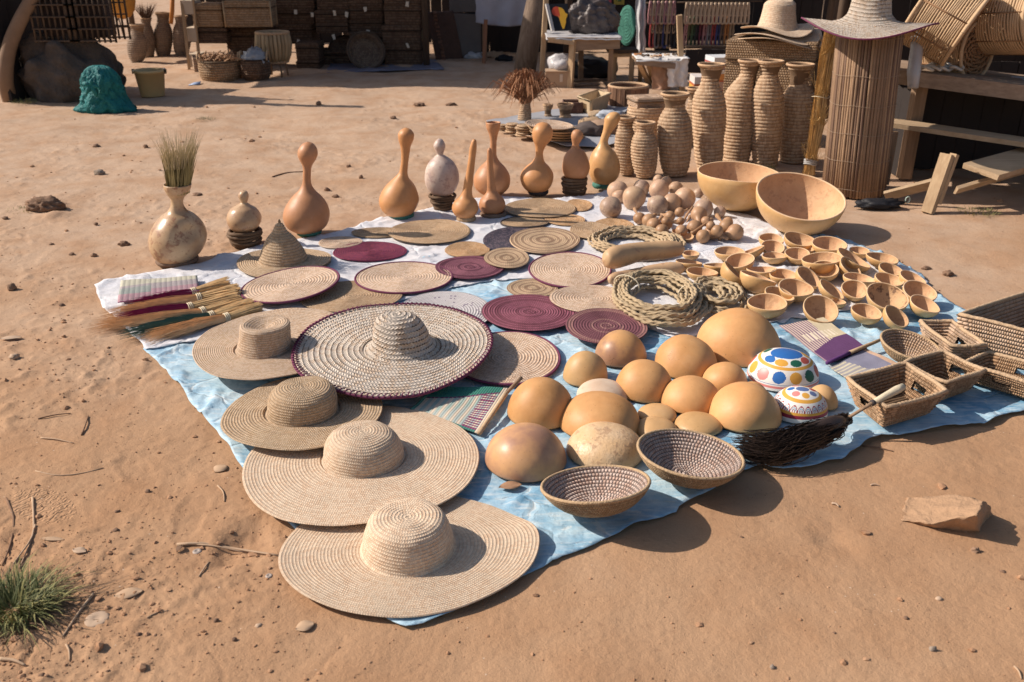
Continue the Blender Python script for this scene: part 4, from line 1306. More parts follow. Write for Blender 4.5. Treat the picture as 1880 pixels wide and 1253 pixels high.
def ring(t, r, rt, mat, cx=0, cy=0, z=0.0, name='ring_stand'):
    rt = min(rt, r * 0.45)
    pts = [(cx + (r - rt) * math.cos(a), cy + (r - rt) * math.sin(a), z + rt + 0.002 * math.sin(3 * a)) for a in [2 * math.pi * j / 40 for j in range(41)]]
    MB().tube(pts, [rt * (1 + 0.08 * math.sin(j * 2.3)) for j in range(41)], 10, cap=False).build(name, mat, t, local=True)

def make_gourd(base, sil, mat, label, stand=None, seed=0, amp=0.05, open_top=False, dent=None, z0=0.004, name='bottle_gourd', group='bottle gourds standing along the back edge', seg=48, inner=None):
    """base (x, y) pixel of the stand centre; sil [(x, y, half width)] top to bottom"""
    pb = G(base[0], base[1], z0)
    t = thing(name, label, 'gourd', pb, group)
    rows = []
    for x, y, hw in sil:
        q = V(x, y, pb.y)
        m = mpp(q)
        rows.append((max(0.0006, hw * m), q.z - z0, q.x - pb.x))
    pr = catmull(rows, 70)
    pr[:, 0] = np.maximum(pr[:, 0], 0.0006)
    rows4 = [(a, b, c, 0) for a, b, c in pr]
    if open_top:
        r0, zt, xt = pr[0]
        w = 0.004
        dip = [(max(.001, pr[i][0] - w), pr[i][1] - (0 if i else -0.001), pr[i][2], 0) for i in range(12, -1, -1)]
        rows4 = [(0.001, pr[12][1], pr[12][2], 0)] + dip + rows4
    warp0 = organic(pr[:, 0].max() * amp, 1.6 / pr[:, 0].max() * .35, seed)
    def warp(W):
        W = warp0(W)
        if dent is not None:
            for (ax, az, rad, dep) in dent:
                d = np.sqrt((W[..., 0] - ax)**2 + (W[..., 2] - az)**2)
                f = np.exp(-(d / rad)**2) * (W[..., 1] < 0)
                W[..., 1] += dep * f
        return W
    me = lathe('gourd_body', rows4, seg, warp=warp)
    link('gourd_body', me, t, mat, local=True)
    if stand:
        kind, mat_s, r, h, dx = stand
        m = mpp(pb)
        if kind == 'ring': ring(t, r * m, h * m * 0.5, mat_s, cx=dx * m)
        else: stand_coil(t, r[0] * m, r[1] * m, h * m, mat_s, cx=dx * m)
    return t, pb, pr

t, pb, pr = make_gourd((326, 481), [(326, 338, 25), (326, 345, 24), (326, 354, 20), (325, 365, 12), (325, 373, 11), (325, 386, 16), (325, 397, 30), (325, 415, 45), (325, 439, 51.5), (325, 460, 46), (325, 476, 32), (325, 484, 14)],
    GO3, 'polished mottled gourd vase with a dent, holding dry grass at the left end', ('ring', BROWNRING, 38, 9, 0), seed=4, open_top=True,
    dent=[(0.115, 0.19, 0.045, 0.045), (0.09, 0.29, 0.03, 0.02)])
# dry grass standing in it
def tuft(t, name, base, n, h, spread, rad, mat, seed, droop=0.0, thin=0.0012, hv=0.35, local=True, lean=0.0):
    rn = random.Random(seed)
    mb = MB()
    for i in range(n):
        a, r = rn.uniform(0, 2 * math.pi), rad * math.sqrt(rn.random())
        b = Vector(base) + Vector((r * math.cos(a), r * math.sin(a), 0))
        L = h * rn.uniform(1 - hv, 1)
        a2 = a + rn.uniform(-0.8, 0.8)
        s = spread * rn.uniform(0.3, 1)
        d = Vector((math.cos(a2) * s, math.sin(a2) * s, 1)).normalized()
        pts = [b + d * L * k + Vector((lean * L * k, 0, 0)) + Vector((math.cos(a2), math.sin(a2), 0)) * s * L * 0.5 * k * k - Vector((0, 0, 1)) * droop * L * k**3 for k in (0, .35, .7, 1)]
        mb.tube(pts, [thin, thin, thin * .8, thin * .25], 3, cap=False)
    return mb.build(name, mat, t, smooth=False, local=local)
DRY1 = m_plain('dry_grass_green', (0.36, 0.30, 0.14), 0.9, 0.7, 20, 0.1)
DRY2 = m_plain('grass_plume', (0.58, 0.48, 0.30), 0.9, 0.4, 20, 0.1)
mp_ = mpp(pb)
zt = pr[0][1] - 0.05
tg = thing('grass_bunch', 'bunch of dry green and straw grass standing in the mottled gourd vase', 'dry grass', pb + Vector((pr[0][2], 0, zt)))
LEAN = (V(326, 262, pb.y).x - V(326, 338, pb.y).x) / (V(326, 262, pb.y).z - V(326, 338, pb.y).z)
tuft(tg, 'stems', (0, 0, 0), 230, 0.25, 0.16, 0.055, DRY1, 3, thin=0.0024, hv=.5, lean=LEAN)
tuft(tg, 'dark_stems', (0, 0, 0), 90, 0.22, 0.16, 0.055, m_plain('dark_grass', (.16, .13, .06), .9, .7, 20, .1), 13, thin=0.0024, hv=.5, lean=LEAN)
tuft(tg, 'plumes', (LEAN * .14, 0, 0.14), 300, 0.20, 0.30, 0.075, DRY2, 5, thin=0.0011, hv=0.7, lean=LEAN)

make_gourd((449, 449), [(447, 350, 1), (447, 352, 6), (447, 360, 9.5), (448, 367, 7.5), (448, 372, 6), (447, 376, 11), (447, 384, 23), (448, 401, 31.5), (448, 415, 27), (448, 427, 12), (448, 430, 2)],
    GO3, 'small round speckled gourd with a knob, on a coiled stand near the pointed hat', ('coil', M_STAND, (27, 33), 29, 3), seed=6)
make_gourd((568, 431), [(565, 260, 1), (565, 263, 9), (565, 273, 17), (565, 284, 18.5), (564.5, 295, 14), (564, 306, 8.5), (563.5, 322, 7), (563, 340, 8.5), (562.5, 350, 15), (562.5, 364, 29), (562.5, 380, 39), (562.5, 395, 42.5), (563, 412, 38), (565, 425, 22), (566, 430, 6)],
    GO5, 'brown bottle gourd with an egg-shaped head on a green ring, second group from the left', ('ring', GREENRING, 23, 13, 0), seed=8)
make_gourd((736, 400), [(745.5, 234, 1), (745.5, 237, 8), (745.5, 246, 14.5), (745.5, 256, 14), (744.5, 270, 9.5), (744, 285, 7.5), (742.5, 302, 7), (740, 318, 9), (737, 328, 15), (735, 342, 27), (733, 356, 34), (732.7, 368, 36.5), (733, 384, 31), (735, 396, 18), (736, 400, 5)],
    GO1, 'orange bottle gourd with small oval head standing on a green ring', ('ring', GREENRING, 23.5, 12, 1), seed=12)
make_gourd((813, 386), [(806.7, 254, 1), (806.7, 257, 6), (806.7, 267, 11), (807.5, 277, 8), (808, 284, 6), (809, 288, 11), (811, 298, 22), (812, 312, 29), (812, 327, 31.5), (812, 343, 28), (812, 355, 20), (812, 362, 8)],
    GO4, 'grey mottled egg-shaped gourd with a round knob on a dark coiled stand', ('coil', M_STAND, (16, 26), 30, 0), seed=15)
make_gourd((855, 406), [(871, 255.5, 1), (870.8, 257, 3.5), (870, 262, 5), (866, 295, 6.5), (861, 330, 8), (857.5, 352, 9), (856, 361, 12), (854.5, 371, 21), (854, 382, 24.5), (854, 393, 20), (854.5, 402, 9)],
    GO1, 'long straight-necked gourd leaning right, in front of the grey mottled one', ('ring', TANRING, 18, 11, 1), seed=18)
make_gourd((904, 358), [(905.5, 226, 13.5), (905.5, 236, 12.5), (906, 246, 8.5), (906, 256, 6.5), (905.5, 275, 6), (905, 287, 7), (904.5, 296, 12), (904, 308, 24), (903.5, 326, 33.5), (903.5, 343, 31), (904, 355, 19), (904, 361, 5)],
    GO5, 'large brown gourd with a funnel mouth behind the two straight-necked ones', None, seed=21, open_top=True)
make_gourd((905, 397), [(898.6, 272, 1), (898.7, 274, 3.5), (899, 280, 4.5), (900, 310, 6), (902, 340, 7.5), (903, 352, 9.5), (903.5, 358, 14), (903.5, 367, 22), (903.5, 377, 24.5), (904, 387, 20), (904.5, 394, 9)],
    GO5, 'shorter straight-necked gourd right in front of the funnel-mouthed one', ('ring', BROWNRING, 25, 9, 1), seed=24)
make_gourd((987, 357), [(996.5, 224, 1), (996.5, 227, 10), (996, 237, 18), (996, 246, 19), (995, 257, 16.5), (992.5, 268, 10), (990.5, 278, 7), (990, 289, 6.5), (988.5, 297, 11), (987, 306, 21), (986, 322, 30.5), (986, 335, 28.5), (986.5, 347, 21), (987, 355, 8)],
    GO1, 'orange gourd with a big round head between the wide mat and the stacked trivets', ('ring', DARKRING, 19, 11, 1), seed=27)
make_gourd((1054, 355), [(1059.5, 238, 1), (1059.5, 241, 7), (1059.5, 250, 11), (1058, 260, 8), (1056.8, 266, 6), (1056.5, 272, 8), (1057, 278, 15), (1057, 290, 22.5), (1057, 306, 25.5), (1056.5, 320, 22), (1055.5, 330, 12), (1055, 334, 3)],
    GO5, 'purplish brown gourd with small round knob on a dark coiled stand', ('coil', M_STAND, (22, 24), 30, 0), seed=30)
make_gourd((1105, 345), [(1129, 206, 1), (1128, 208, 8), (1125, 216, 14), (1122, 227, 13), (1116, 240, 9), (1111, 252, 7.5), (1108.5, 262, 8), (1108.5, 270, 13), (1109.5, 283, 23), (1110, 302, 28.5), (1109.5, 320, 27), (1108, 334, 18), (1107, 342, 6)],
    GO2, 'golden gourd with crooked neck bending right, beside the coiled vases', ('ring', GREENRING, 17, 12, -1), seed=33)

# ------------------------------------------------------------------ ball gourds and the little ladle gourds
BALLS = [(295, 200, 75, 0), (455, 178, 60, 1), (585, 185, 72, 0), (702, 185, 52, 0), (868, 212, 36, 1), (245, 320, 80, 1), (405, 252, 85, 0), (575, 302, 74, 1), (772, 250, 80, 0), (672, 285, 66, 0),
         (910, 325, 72, 1), (1022, 352, 44, 1), (580, 118, 38, 0), (640, 140, 42, 0), (300, 240, 50, 0), (958, 248, 38, 0)]
BL = ['pale ball gourd at the back left corner of the pile', 'brown ball gourd in the back row of the pile', 'ball gourd in the back row, centre of the pile', 'ball gourd at the back right of the pile',
      'small brown ball gourd at the right end of the back row', 'rough dark ball gourd at the left front corner of the pile', 'smooth golden ball gourd, second from the left in the front row of balls', 'dark-topped ball gourd in the middle front of the pile',
      'greyish ball gourd right of the middle in the pile', 'ball gourd squeezed between the dark-topped and the greyish one', 'large dull brown gourd over the ladles at the right', 'dark gourd at the right edge of the pile near the big calabash',
      'tiny ball gourd on the far side of the pile', 'knobbly little ball gourd on the far side of the pile', 'ball gourd peeping out behind the rough dark one', 'small ball gourd alone beside the far big calabash']
for k, (x, y, r, dk) in enumerate(BALLS):
    px, py, rp = 1060 + x / 3.917, 300 + y / 3.917, r / 3.917
    z = ZB + 0.05
    for _ in range(4):
        p = G(px, py, z); Rr = rp * mpp(p); z = 0.006 + Rr * 0.97
    p = G(px, py, z)
    rows = [(max(5e-4, Rr * math.sin(a) * (1 - 0.06 * math.cos(a))), Rr * 1.0 * math.cos(a)) for a in [math.pi * i / 22 for i in range(23)]]
    if k % 3 == 1:
        rows[0] = (0.003, Rr * 1.12); rows.insert(0, (0.0006, Rr * 1.14))
    me = lathe('ball_gourd', rows, 36, warp=organic(Rr * 0.12, 0.8 / Rr * .5, k))
    o = single('ball_gourd', me, BALLG2 if dk else BALLG, BL[k], 'gourd', p, 'ball gourds piled on the white cloth')
    o.rotation_euler = (random.uniform(-.9, .9), random.uniform(-.9, .9), random.uniform(0, 6))

# ladle gourds: (bulb x, y, r, handle end x, y, height lift) in crop pixels, origin (1120, 320), scale 6.714
LAD = [(362, 545, 60, 300, 440, 0), (485, 575, 70, 560, 480, 0), (540, 632, 72, 640, 560, 0), (640, 700, 66, 760, 560, .01), (1090, 500, 78, 1095, 640, .05), (1040, 660, 75, 1180, 600, .01),
       (1145, 770, 68, 1220, 640, 0), (1255, 720, 72, 1460, 800, 0), (1545, 715, 82, 1370, 770, 0), (1430, 650, 72, 1310, 520, .02), (1180, 585, 50, 1300, 680, .045), (1450, 595, 52, 1480, 700, 0),
       (860, 470, 48, 960, 450, .02), (700, 610, 58, 880, 545, .02), (740, 520, 52, 620, 500, 0), (870, 580, 40, 960, 485, .05), (1320, 700, 60, 1240, 560, .03), (880, 700, 60, 1000, 500, .01),
       (1240, 640, 45, 1360, 690, .06), (690, 580, 45, 850, 620, .05)]
LADLAB = ['greyish round ladle gourd at the far left tip of the ladle heap', 'round tan ladle gourd, upper one of the two at the left of the heap', 'round tan ladle gourd, lower one of the two at the left of the heap',
 'ladle gourd with its handle pointing right, low in the left half of the heap', 'big upright ladle gourd resting on the dull brown gourd', 'ladle gourd just under the upright one in the middle of the heap',
 'light ladle gourd at the front centre, right of the open spoon', 'ladle gourd with its thick stem pointing to the bottom right', 'orange-tan ladle gourd at the right front corner of the heap', 'ladle gourd with pale stem pointing up left at the right of the heap',
 'small ladle gourd lying on top in the centre right of the heap', 'small ladle gourd at the upper right edge of the heap', 'tiny ladle gourd at the top of the heap below the ball gourds', 'ladle gourd with a thin stem crossing the left half of the heap',
 'ladle gourd half in shade at the upper left of the heap', 'thin-stemmed ladle gourd raised in the middle of the heap', 'ladle gourd lying across others at the right of the heap', 'ladle gourd behind the open spoons at the front of the heap',
 'smallest ladle gourd on top of the right half of the heap', 'small ladle gourd with stem pointing right above the left front ones']
for k, (x, y, r, hx, hy, lift) in enumerate(LAD):
    px, py, rp = 1120 + x / 6.714, 320 + y / 6.714, r / 6.714
    z = ZB + 0.03 + lift
    for _ in range(3):
        p = G(px, py, z); Rr = rp * mpp(p) * 1.28; z = ZB + Rr + lift - .003
    p = G(px, py, z)
    e = G(1120 + hx / 6.714, 320 + hy / 6.714, ZB + 0.012 + lift * 0.7 + 0.01)
    d = e - p; L = d.length
    L = max(L, Rr * 2.2)
    pts = [(Rr * math.sin(a), -Rr * math.cos(a)) for a in np.linspace(0.05, 2.1, 12)]
    pts += [(Rr * 0.52, Rr * 0.95), (Rr * 0.30, Rr * 1.5), (Rr * 0.24, L * 0.75), (Rr * 0.24, L * 0.96), (0.001, L)]
    pr = catmull(pts, 26); pr[:, 0] = np.maximum(pr[:, 0], 5e-4)
    bend = random.uniform(-0.10, 0.10) * L
    rows = [(a, b, bend * max(0, b / L)**2, 0) for a, b in pr]
    me = lathe('ladle_gourd', rows, 20, warp=organic(Rr * .08, 8, k))
    lab = LADLAB[k]
    o = single('ladle_gourd', me, SMALLG, lab, 'gourd', p, 'little ladle gourds heaped on the cloth')
    o.rotation_euler = d.to_track_quat('Z', 'X').to_euler()
# two cut gourd spoons showing their hollow
for (x, y, r, hx, hy, lab) in ((945, 765, 88, 1255, 615, 'open gourd spoon with a long handle at the front of the ladle heap'), (830, 705, 68, 1010, 480, 'open gourd spoon half hidden behind the long-handled one')):
    px, py, rp = 1120 + x / 6.714, 320 + y / 6.714, r / 6.714
    p = G(px, py, ZB + .03); Rr = rp * mpp(p)
    p = G(px, py, ZB + Rr * .7)
    t = thing('gourd_spoon', lab, 'spoon', p, 'cut gourd spoons')
    me = bowl_mesh(Rr, Rr * .75, .004, x); link('bowl', me, t, [SMALLG, GIN, GRIM], local=True)
    e = G(1120 + hx / 6.714, 320 + hy / 6.714, ZB + .07) - p
    d = e.normalized()
    MB().tube([d * Rr * .9, d * Rr * 1.3, e * .7 + Vector((0, 0, .01)), e], [.012, .008, .007, .006], 8).build('handle', SMALLG, t, local=True)
    t.rotation_euler = (R(12), 0, 0)

# ------------------------------------------------------------------ long gourds
def long_gourd(x0, y0, x1, y1, r0, r1, lab, lift, seed, mat):
    z = ZB + 0.05
    a = G(x0, y0, z); b = G(x1, y1, z)
    ra, rb = r0 * mpp(a), r1 * mpp(b)
    a = G(x0, y0, ZB + ra + lift); b = G(x1, y1, ZB + rb + lift)
    L = (b - a).length
    pts = [(0.001, -ra), (ra * .7, -ra * .75), (ra, -ra * .1), (ra * 1.05, L * .2), (ra * .92, L * .45), ((ra + rb) / 2, L * .7), (rb, L * .95), (rb * .75, L + rb * .5), (0.012, L + rb * .85), (.006, L + rb * 1.0)]
    pr = catmull(pts, 50)
    rows = [(max(5e-4, p), q, 0.03 * math.sin(q / L * 3), 0) for p, q in pr]
    me = lathe('long_gourd', rows, 36, warp=organic(.006, 6, seed))
    o = single('long_gourd', me, mat, lab, 'gourd', a, 'long gourds lying by the ropes')
    o.rotation_euler = (b - a).to_track_quat('Z', 'Y').to_euler()
LONGG = m_gourd('long_gourd_skin', (0.58, 0.38, 0.20), (0.46, 0.28, 0.15), (0.34, 0.20, 0.12), rough=.5, freq=5, mott=.5, spots=.4)
long_gourd(1124, 474, 1243, 458, 19, 15, 'long fat gourd lying against the back rope coil', .045, 3, LONGG)
long_gourd(1124, 513, 1245, 494, 10, 13, 'long darker gourd lying below the fat one', 0, 8, LONGG)

# ------------------------------------------------------------------ ropes
def rope_coil(cx, cy, hw, hh, loops, lab, mat, seed, inner=0.55, height=0.07, rad=0.0072, z=ZB, tail=None):
    c, rx, ry = flat_ell(cx - hw, cy - hh, cx + hw, cy + hh, z + height * .4)
    c.z = 0
    rn = np.random.RandomState(seed)
    per = 84
    n = loops * per
    i = np.arange(n)
    th = i / per * 2 * np.pi
    lp = i // per
    f = inner + (1 - inner) * rn.rand(loops + 1)
    f = np.interp(i / per, np.arange(loops + 1) , f)
    hz = rn.rand(loops + 1); hz = np.interp(i / per, np.arange(loops + 1), hz)
    k = 1 + .03 * np.sin(3 * th + lp) + .02 * np.sin(5 * th + 2 * lp)
    ox = np.interp(i / per, np.arange(loops + 1), rn.randn(loops + 1) * .012); oy = np.interp(i / per, np.arange(loops + 1), rn.randn(loops + 1) * .012)
    x = (rx - rad) * f * k * np.cos(th) + ox; y = (ry - rad) * f * k * np.sin(th) + oy
    prof = np.sin(np.clip((f - inner) / (1 - inner), 0, 1) * np.pi)
    zz = z + rad + height * hz * (0.25 + 0.75 * prof) + .004 * np.sin(7 * th)
    P = np.stack([x, y, zz], 1)
    if tail is not None:
        P = np.concatenate([P, np.array([[a, b, z + rad + q] for a, b, q in tail])])
    # finer points along the rope
    d = np.r_[0, np.cumsum(np.linalg.norm(np.diff(P, axis=0), axis=1))]
    s = np.arange(0, d[-1], 0.0062)
    P = np.stack([np.interp(s, d, P[:, j]) for j in range(3)], 1)
    for _ in range(3): P[1:-1] = (P[:-2] + 2 * P[1:-1] + P[2:]) / 4
    T = np.gradient(P, axis=0); T /= np.linalg.norm(T, axis=1)[:, None] + 1e-9
    up = np.array([0, 0, 1.0])
    X = np.cross(T, up); X /= np.linalg.norm(X, axis=1)[:, None] + 1e-9
    Y = np.cross(X, T)
    m = 8
    ph = np.arange(m) * 2 * np.pi / m
    tw = s / 0.046 * 2 * np.pi
    rr = rad * (1 + 0.42 * np.cos(2 * ph[None, :] - tw[:, None]))
    W = P[:, None, :] + X[:, None, :] * (np.cos(ph)[None, :] * rr)[..., None] + Y[:, None, :] * (np.sin(ph)[None, :] * rr)[..., None]
    me = np_mesh('rope', W.reshape(-1, 3), grid_quads(len(P), m, True))
    t = thing('rope_coil', lab, 'rope', (c.x, c.y, 0), 'coils of grass rope')
    link('rope', me, t, mat, local=True)
    return t, rx, ry
rope_coil(1165, 447, 87, 27, 18, 'coil of grass rope behind the long gourds', ROPE_D, 4, inner=.5, height=.06)
rope_coil(1312, 545, 56, 32, 16, 'coil of grass rope at the right, beneath the front coil', ROPE, 9, inner=.35, height=.06)
t, rx, ry = rope_coil(1211, 551, 91, 50, 25, 'big front coil of grass rope tied with pale string', ROPE, 6, inner=.45, height=.085, z=ZB + .012)
for a in (0.15, 2.5):
    c0 = Vector((rx * .72 * math.cos(a), ry * .72 * math.sin(a), ZB + .055))
    rad_v = Vector((math.cos(a), math.sin(a), 0))
    pts = [c0 + rad_v * (rx * .30 * math.cos(b)) + Vector((0, 0, .048 * math.sin(b))) for b in np.linspace(0, 2 * math.pi, 22)]
    MB().tube(pts, .0035, 6, cap=False).build('tie_string', CREAMTAPE, t, local=True)

# ------------------------------------------------------------------ woven panels with flat coloured stripes
FANM = m_attr('woven_fan', 0.85, weave=True, dirt=.35)
def panel(name, corners, z, colfn, nu, nv, parent, wave=.006, seed=0, thick=.004, ribs=0.0015, lift=None):
    """corners: four pixels, order u0v0, u1v0, u1v1, u0v1"""
    P = [G(x, y, zz) for (x, y), zz in zip(corners, z)]
    U, Vv = np.meshgrid(np.linspace(0, 1, nu + 1), np.linspace(0, 1, nv + 1), indexing='ij')
    c = [np.array(p) for p in P]
    W = (c[0] * ((1 - U) * (1 - Vv))[..., None] + c[1] * (U * (1 - Vv))[..., None] + c[2] * (U * Vv)[..., None] + c[3] * ((1 - U) * Vv)[..., None])
    W[..., 2] += wave * perlin(U * 2.3 + seed, Vv * 2.1, seed) + ribs * (np.arange(nu + 1)[:, None] % 2)
    if lift is not None: W[..., 2] += lift(U, Vv)
    q = grid_quads(nu + 1, nv + 1, False)
    um, vm = (U[:-1, :-1] + U[1:, 1:]) / 2, (Vv[:-1, :-1] + Vv[1:, 1:]) / 2
    C = colfn(um, vm)
    CC = np.repeat(C.reshape(-1, 1, 3), 4, 1)
    a = np.stack([U * nu / 2, Vv * nv / 2], -1)
    i = np.arange(nu)[:, None]; j = np.arange(nv)[None, :]
    uv = np.stack([a[:-1, :-1], a[:-1, 1:], a[1:, 1:], a[1:, :-1]], 2).reshape(-1, 2)
    me = np_mesh(name, W.reshape(-1, 3), q, uv=uv, col=CC)
    o = link(name, me, parent, FANM)
    s = o.modifiers.new('thickness', 'SOLIDIFY'); s.thickness = thick; s.offset = -1
    return o

CR = np.array((0.62, 0.53, 0.42))
def lerp3(c, mask, v): c[mask] = v
def green_fan(u, v):
    C = np.ones(u.shape + (3,)) * CR
    st = (np.floor(v * 20) % 2 == 0)
    d = u + (1 - v) * 0.9
    lerp3(C, st, (0.34, 0.44, 0.40)); lerp3(C, st & (d < .8), (0.38, 0.44, .42))
    lerp3(C, (u > .48 + .42 * v), (0.05, 0.22, 0.17)); lerp3(C, np.abs(u - .47 - .42 * v) < .018, (.16, .06, .12))
    lerp3(C, (v > .74) & ((np.floor(u * 40) % 2) == 0) & (u < .8), (.22, .07, .14))
    lerp3(C, u < .05, (0.06, 0.20, .17)); lerp3(C, v < .05, (.10, .28, .23)); lerp3(C, v > .93, CR)
    return C
def purple_fan(u, v):
    C = np.ones(u.shape + (3,)) * (0.50, .42, .32)
    st = (np.floor(u * 34) % 2 == 0)
    lerp3(C, st, (0.17, .09, .17))
    lerp3(C, v + .25 * u > .72, (0.09, .035, .105))
    lerp3(C, (u > .62 - .1 * v) & (v < .55), (.46, .39, .27))
    f = (np.abs(v - .42) < .08) & (np.floor(u * 24) % 2 == 0) & (u > .15) & (u < .85)
    lerp3(C, f, (.60, .52, .42)); lerp3(C, u < .03, (.30, .2, .25))
    return C
def grey_fan(u, v):
    C = np.ones(u.shape + (3,)) * (.58, .53, .40)
    st = np.floor(v * 16) % 2 == 0
    lerp3(C, st, (.34, .32, .34))
    lerp3(C, (u > .35 + .2 * v) & (v < .95 * u + .15), (.22, .22, .30)); lerp3(C, u > .9, (.55, .38, .28))
    return C
def side_mat(u, v):
    C = np.ones(u.shape + (3,)) * (.66, .62, .54)
    st = np.floor(u * 44) % 2 == 0
    lerp3(C, st, (.34, .28, .32)); lerp3(C, st & (u < .45), (.40, .15, .24)); lerp3(C, st & (np.abs(u - .45) < .15) & (v > .6), (.20, .26, .26)); lerp3(C, st & (u > .7), (.52, .50, .38))
    return C

def stick(t, name, a, b, r0, r1, mat, n=8):
    MB().tube([a, a.lerp(b, .33), a.lerp(b, .66), b], [r0, (2 * r0 + r1) / 3, (r0 + 2 * r1) / 3, r1], n).build(name, mat, t)

t = thing('hand_fan', 'green and cream striped flag fan lying beside the big sombrero', 'fan', G(840, 750, ZB))
panel('woven_panel', [(752, 752), (800, 706), (936, 708), (872, 796)][0:1] + [(800, 708), (934, 712), (880, 797)], [.028, .05, .03, .022], green_fan, 90, 60, t, seed=4)
stick(t, 'handle', G(880, 796, .03), G(930, 722, .045), .0085, .0085, GREENISH if 'GREENISH' in globals() else WOODP)
stick(t, 'bare_handle_end', G(930, 722, .045), G(957, 694, .06), .007, .008, WOODM)
t = thing('hand_fan', 'purple and cream flag fan with its stick pointing to the palm boxes', 'fan', G(1520, 625, ZB))
panel('woven_panel', [(1430, 598), (1512, 583), (1592, 640), (1520, 667)], [.03, .045, .03, .022], purple_fan, 136, 60, t, seed=9)
stick(t, 'wrapped_handle', G(1518, 667, .03), G(1560, 648, .035), .008, .008, m_plain('purple_wrap', (.09, .03, .13), .8, .5, 60))
stick(t, 'handle', G(1560, 648, .035), G(1622, 622, .05), .009, .007, WOODP)
t = thing('hand_fan', 'grey and cream fan lying under the purple fan stick', 'fan', G(1590, 670, ZB))
panel('woven_panel', [(1523, 674), (1590, 640), (1660, 672), (1570, 705)], [.020, .03, .022, .018], grey_fan, 70, 60, t, seed=12)
t = thing('striped_mat', 'small pink, green and cream striped mat at the left tip of the white cloth', 'mat', G(290, 530, ZB))
def sm_round(U, Vv): return -0.0 * U
panel('woven_panel', [(216, 556), (222, 516), (362, 506), (366, 534)], [.038, .040, .042, .040], lambda u, v: side_mat(u, 1 - v), 132, 30, t, seed=15, ribs=.003)

# ------------------------------------------------------------------ grass brooms
BRISTLE = m_plain('broom_straw', (0.70, 0.465, 0.225), 0.8, 1.0, 30, .2)
BR_T = m_plain('broom_tip', (0.74, 0.49, 0.28), 0.8, 0.7, 30, .2)
BR_P = m_plain('broom_purple', (0.27, 0.03, 0.10), 0.8, 0.6, 30, .2)
BR_G = m_plain('broom_green', (0.10, 0.17, 0.14), 0.8, 0.6, 30, .2)
def broom(tie, hand, tip, hw_tie, hw_hand, hw_tip, mat_tip, lab, z=.03, n=300, seed=0, mat_h=None):
    rn = random.Random(seed)
    c = G(*tie, z); h = G(*hand, z + .012); e = G(*tip, z - .01)
    t = thing('grass_broom', lab, 'broom', (c.x, c.y, 0), 'grass brooms at the left edge of the cloth')
    m = mpp(c)
    def strand(end, hw_e, flat, mb, th, back):
        d = (end - c); side = Vector((0, 0, 1)).cross(d).normalized()
        a = rn.uniform(0, 2 * math.pi); r = math.sqrt(rn.random())
        o0 = side * (math.cos(a) * r * hw_tie * m) + Vector((0, 0, math.sin(a) * r * hw_tie * m * .8))
        k = rn.uniform(.55, 1.08) if not back else rn.uniform(.90, 1.03)
        o1 = side * (math.cos(a) * r * hw_e * m + rn.gauss(0, .004)) + Vector((0, 0, math.sin(a) * r * flat))
        p1 = c + o0 + (d * k + o1 - o0) * .5 + (Vector((rn.gauss(0, .004), rn.gauss(0, .005), .006 + rn.gauss(0, .003))) if not back else Vector((rn.gauss(0, .0015), rn.gauss(0, .0015), rn.gauss(0, .0015))))
        p2 = c + d * k + o1
        p2.z = max(p2.z, .012)
        if not back:
            p2 = p2 + Vector((rn.gauss(0, .008), rn.gauss(0, .012), rn.gauss(0, .006) + .002)); p2.z = max(p2.z, .008)
        mb.tube([c + o0, p1, p1.lerp(p2, .5) + Vector((0, 0, .002)), p2], [th, th, th * .8, th * .3 if not back else th], 3, cap=False)
    mb = MB()
    for i in range(n): strand(e, hw_tip, .018, mb, .0011, False)
    mb.build('bristles', mat_tip, t, smooth=False)
    mb = MB()
    for i in range(int(n * .7)): strand(h, hw_hand, .022, mb, .0016, True)
    mb.build('handle_straws', mat_h or BRISTLE, t, smooth=False)
    d = (h - c).normalized(); side = Vector((0, 0, 1)).cross(d).normalized()
    mb = MB()
    for q in range(3):
        cc = c + d * (.008 * q - .008)
        pts = [cc + side * math.cos(a) * (hw_tie * m + .003) + Vector((0, 0, math.sin(a) * (hw_tie * m * .8 + .003))) for a in np.linspace(0, 2 * math.pi, 18)]
        mb.tube(pts, .0034, 5, cap=False)
    mb.build('binding', CREAMTAPE, t)
broom((355, 535), (420, 517), (238, 562), 6, 17, 11, BR_P, 'broom with a dark purple plume at the far side of the broom row', .034, 260, 1)
broom((365, 547), (438, 530), (200, 578), 8, 19, 20, BR_T, 'broom with a fluffy natural tip, second in the broom row', .036, 330, 2)
broom((349, 564), (434, 542), (222, 583), 8, 18, 13, BR_P, 'broom with purple bristles and criss-cross string in the middle of the row', .045, 300, 3)
broom((372, 572), (440, 550), (176, 600), 8, 16, 29, BR_T, 'broom with the longest spread-out natural tip over the sand', .030, 380, 4)
broom((388, 579), (462, 556), (228, 614), 7, 15, 16, BR_G, 'broom with greyish green plume near the front of the row', .040, 320, 5)
broom((416, 583), (478, 563), (268, 622), 8, 13, 24, BR_T, 'frontmost broom with a thick reddish straw tip beside the straw hat', .034, 460, 6)

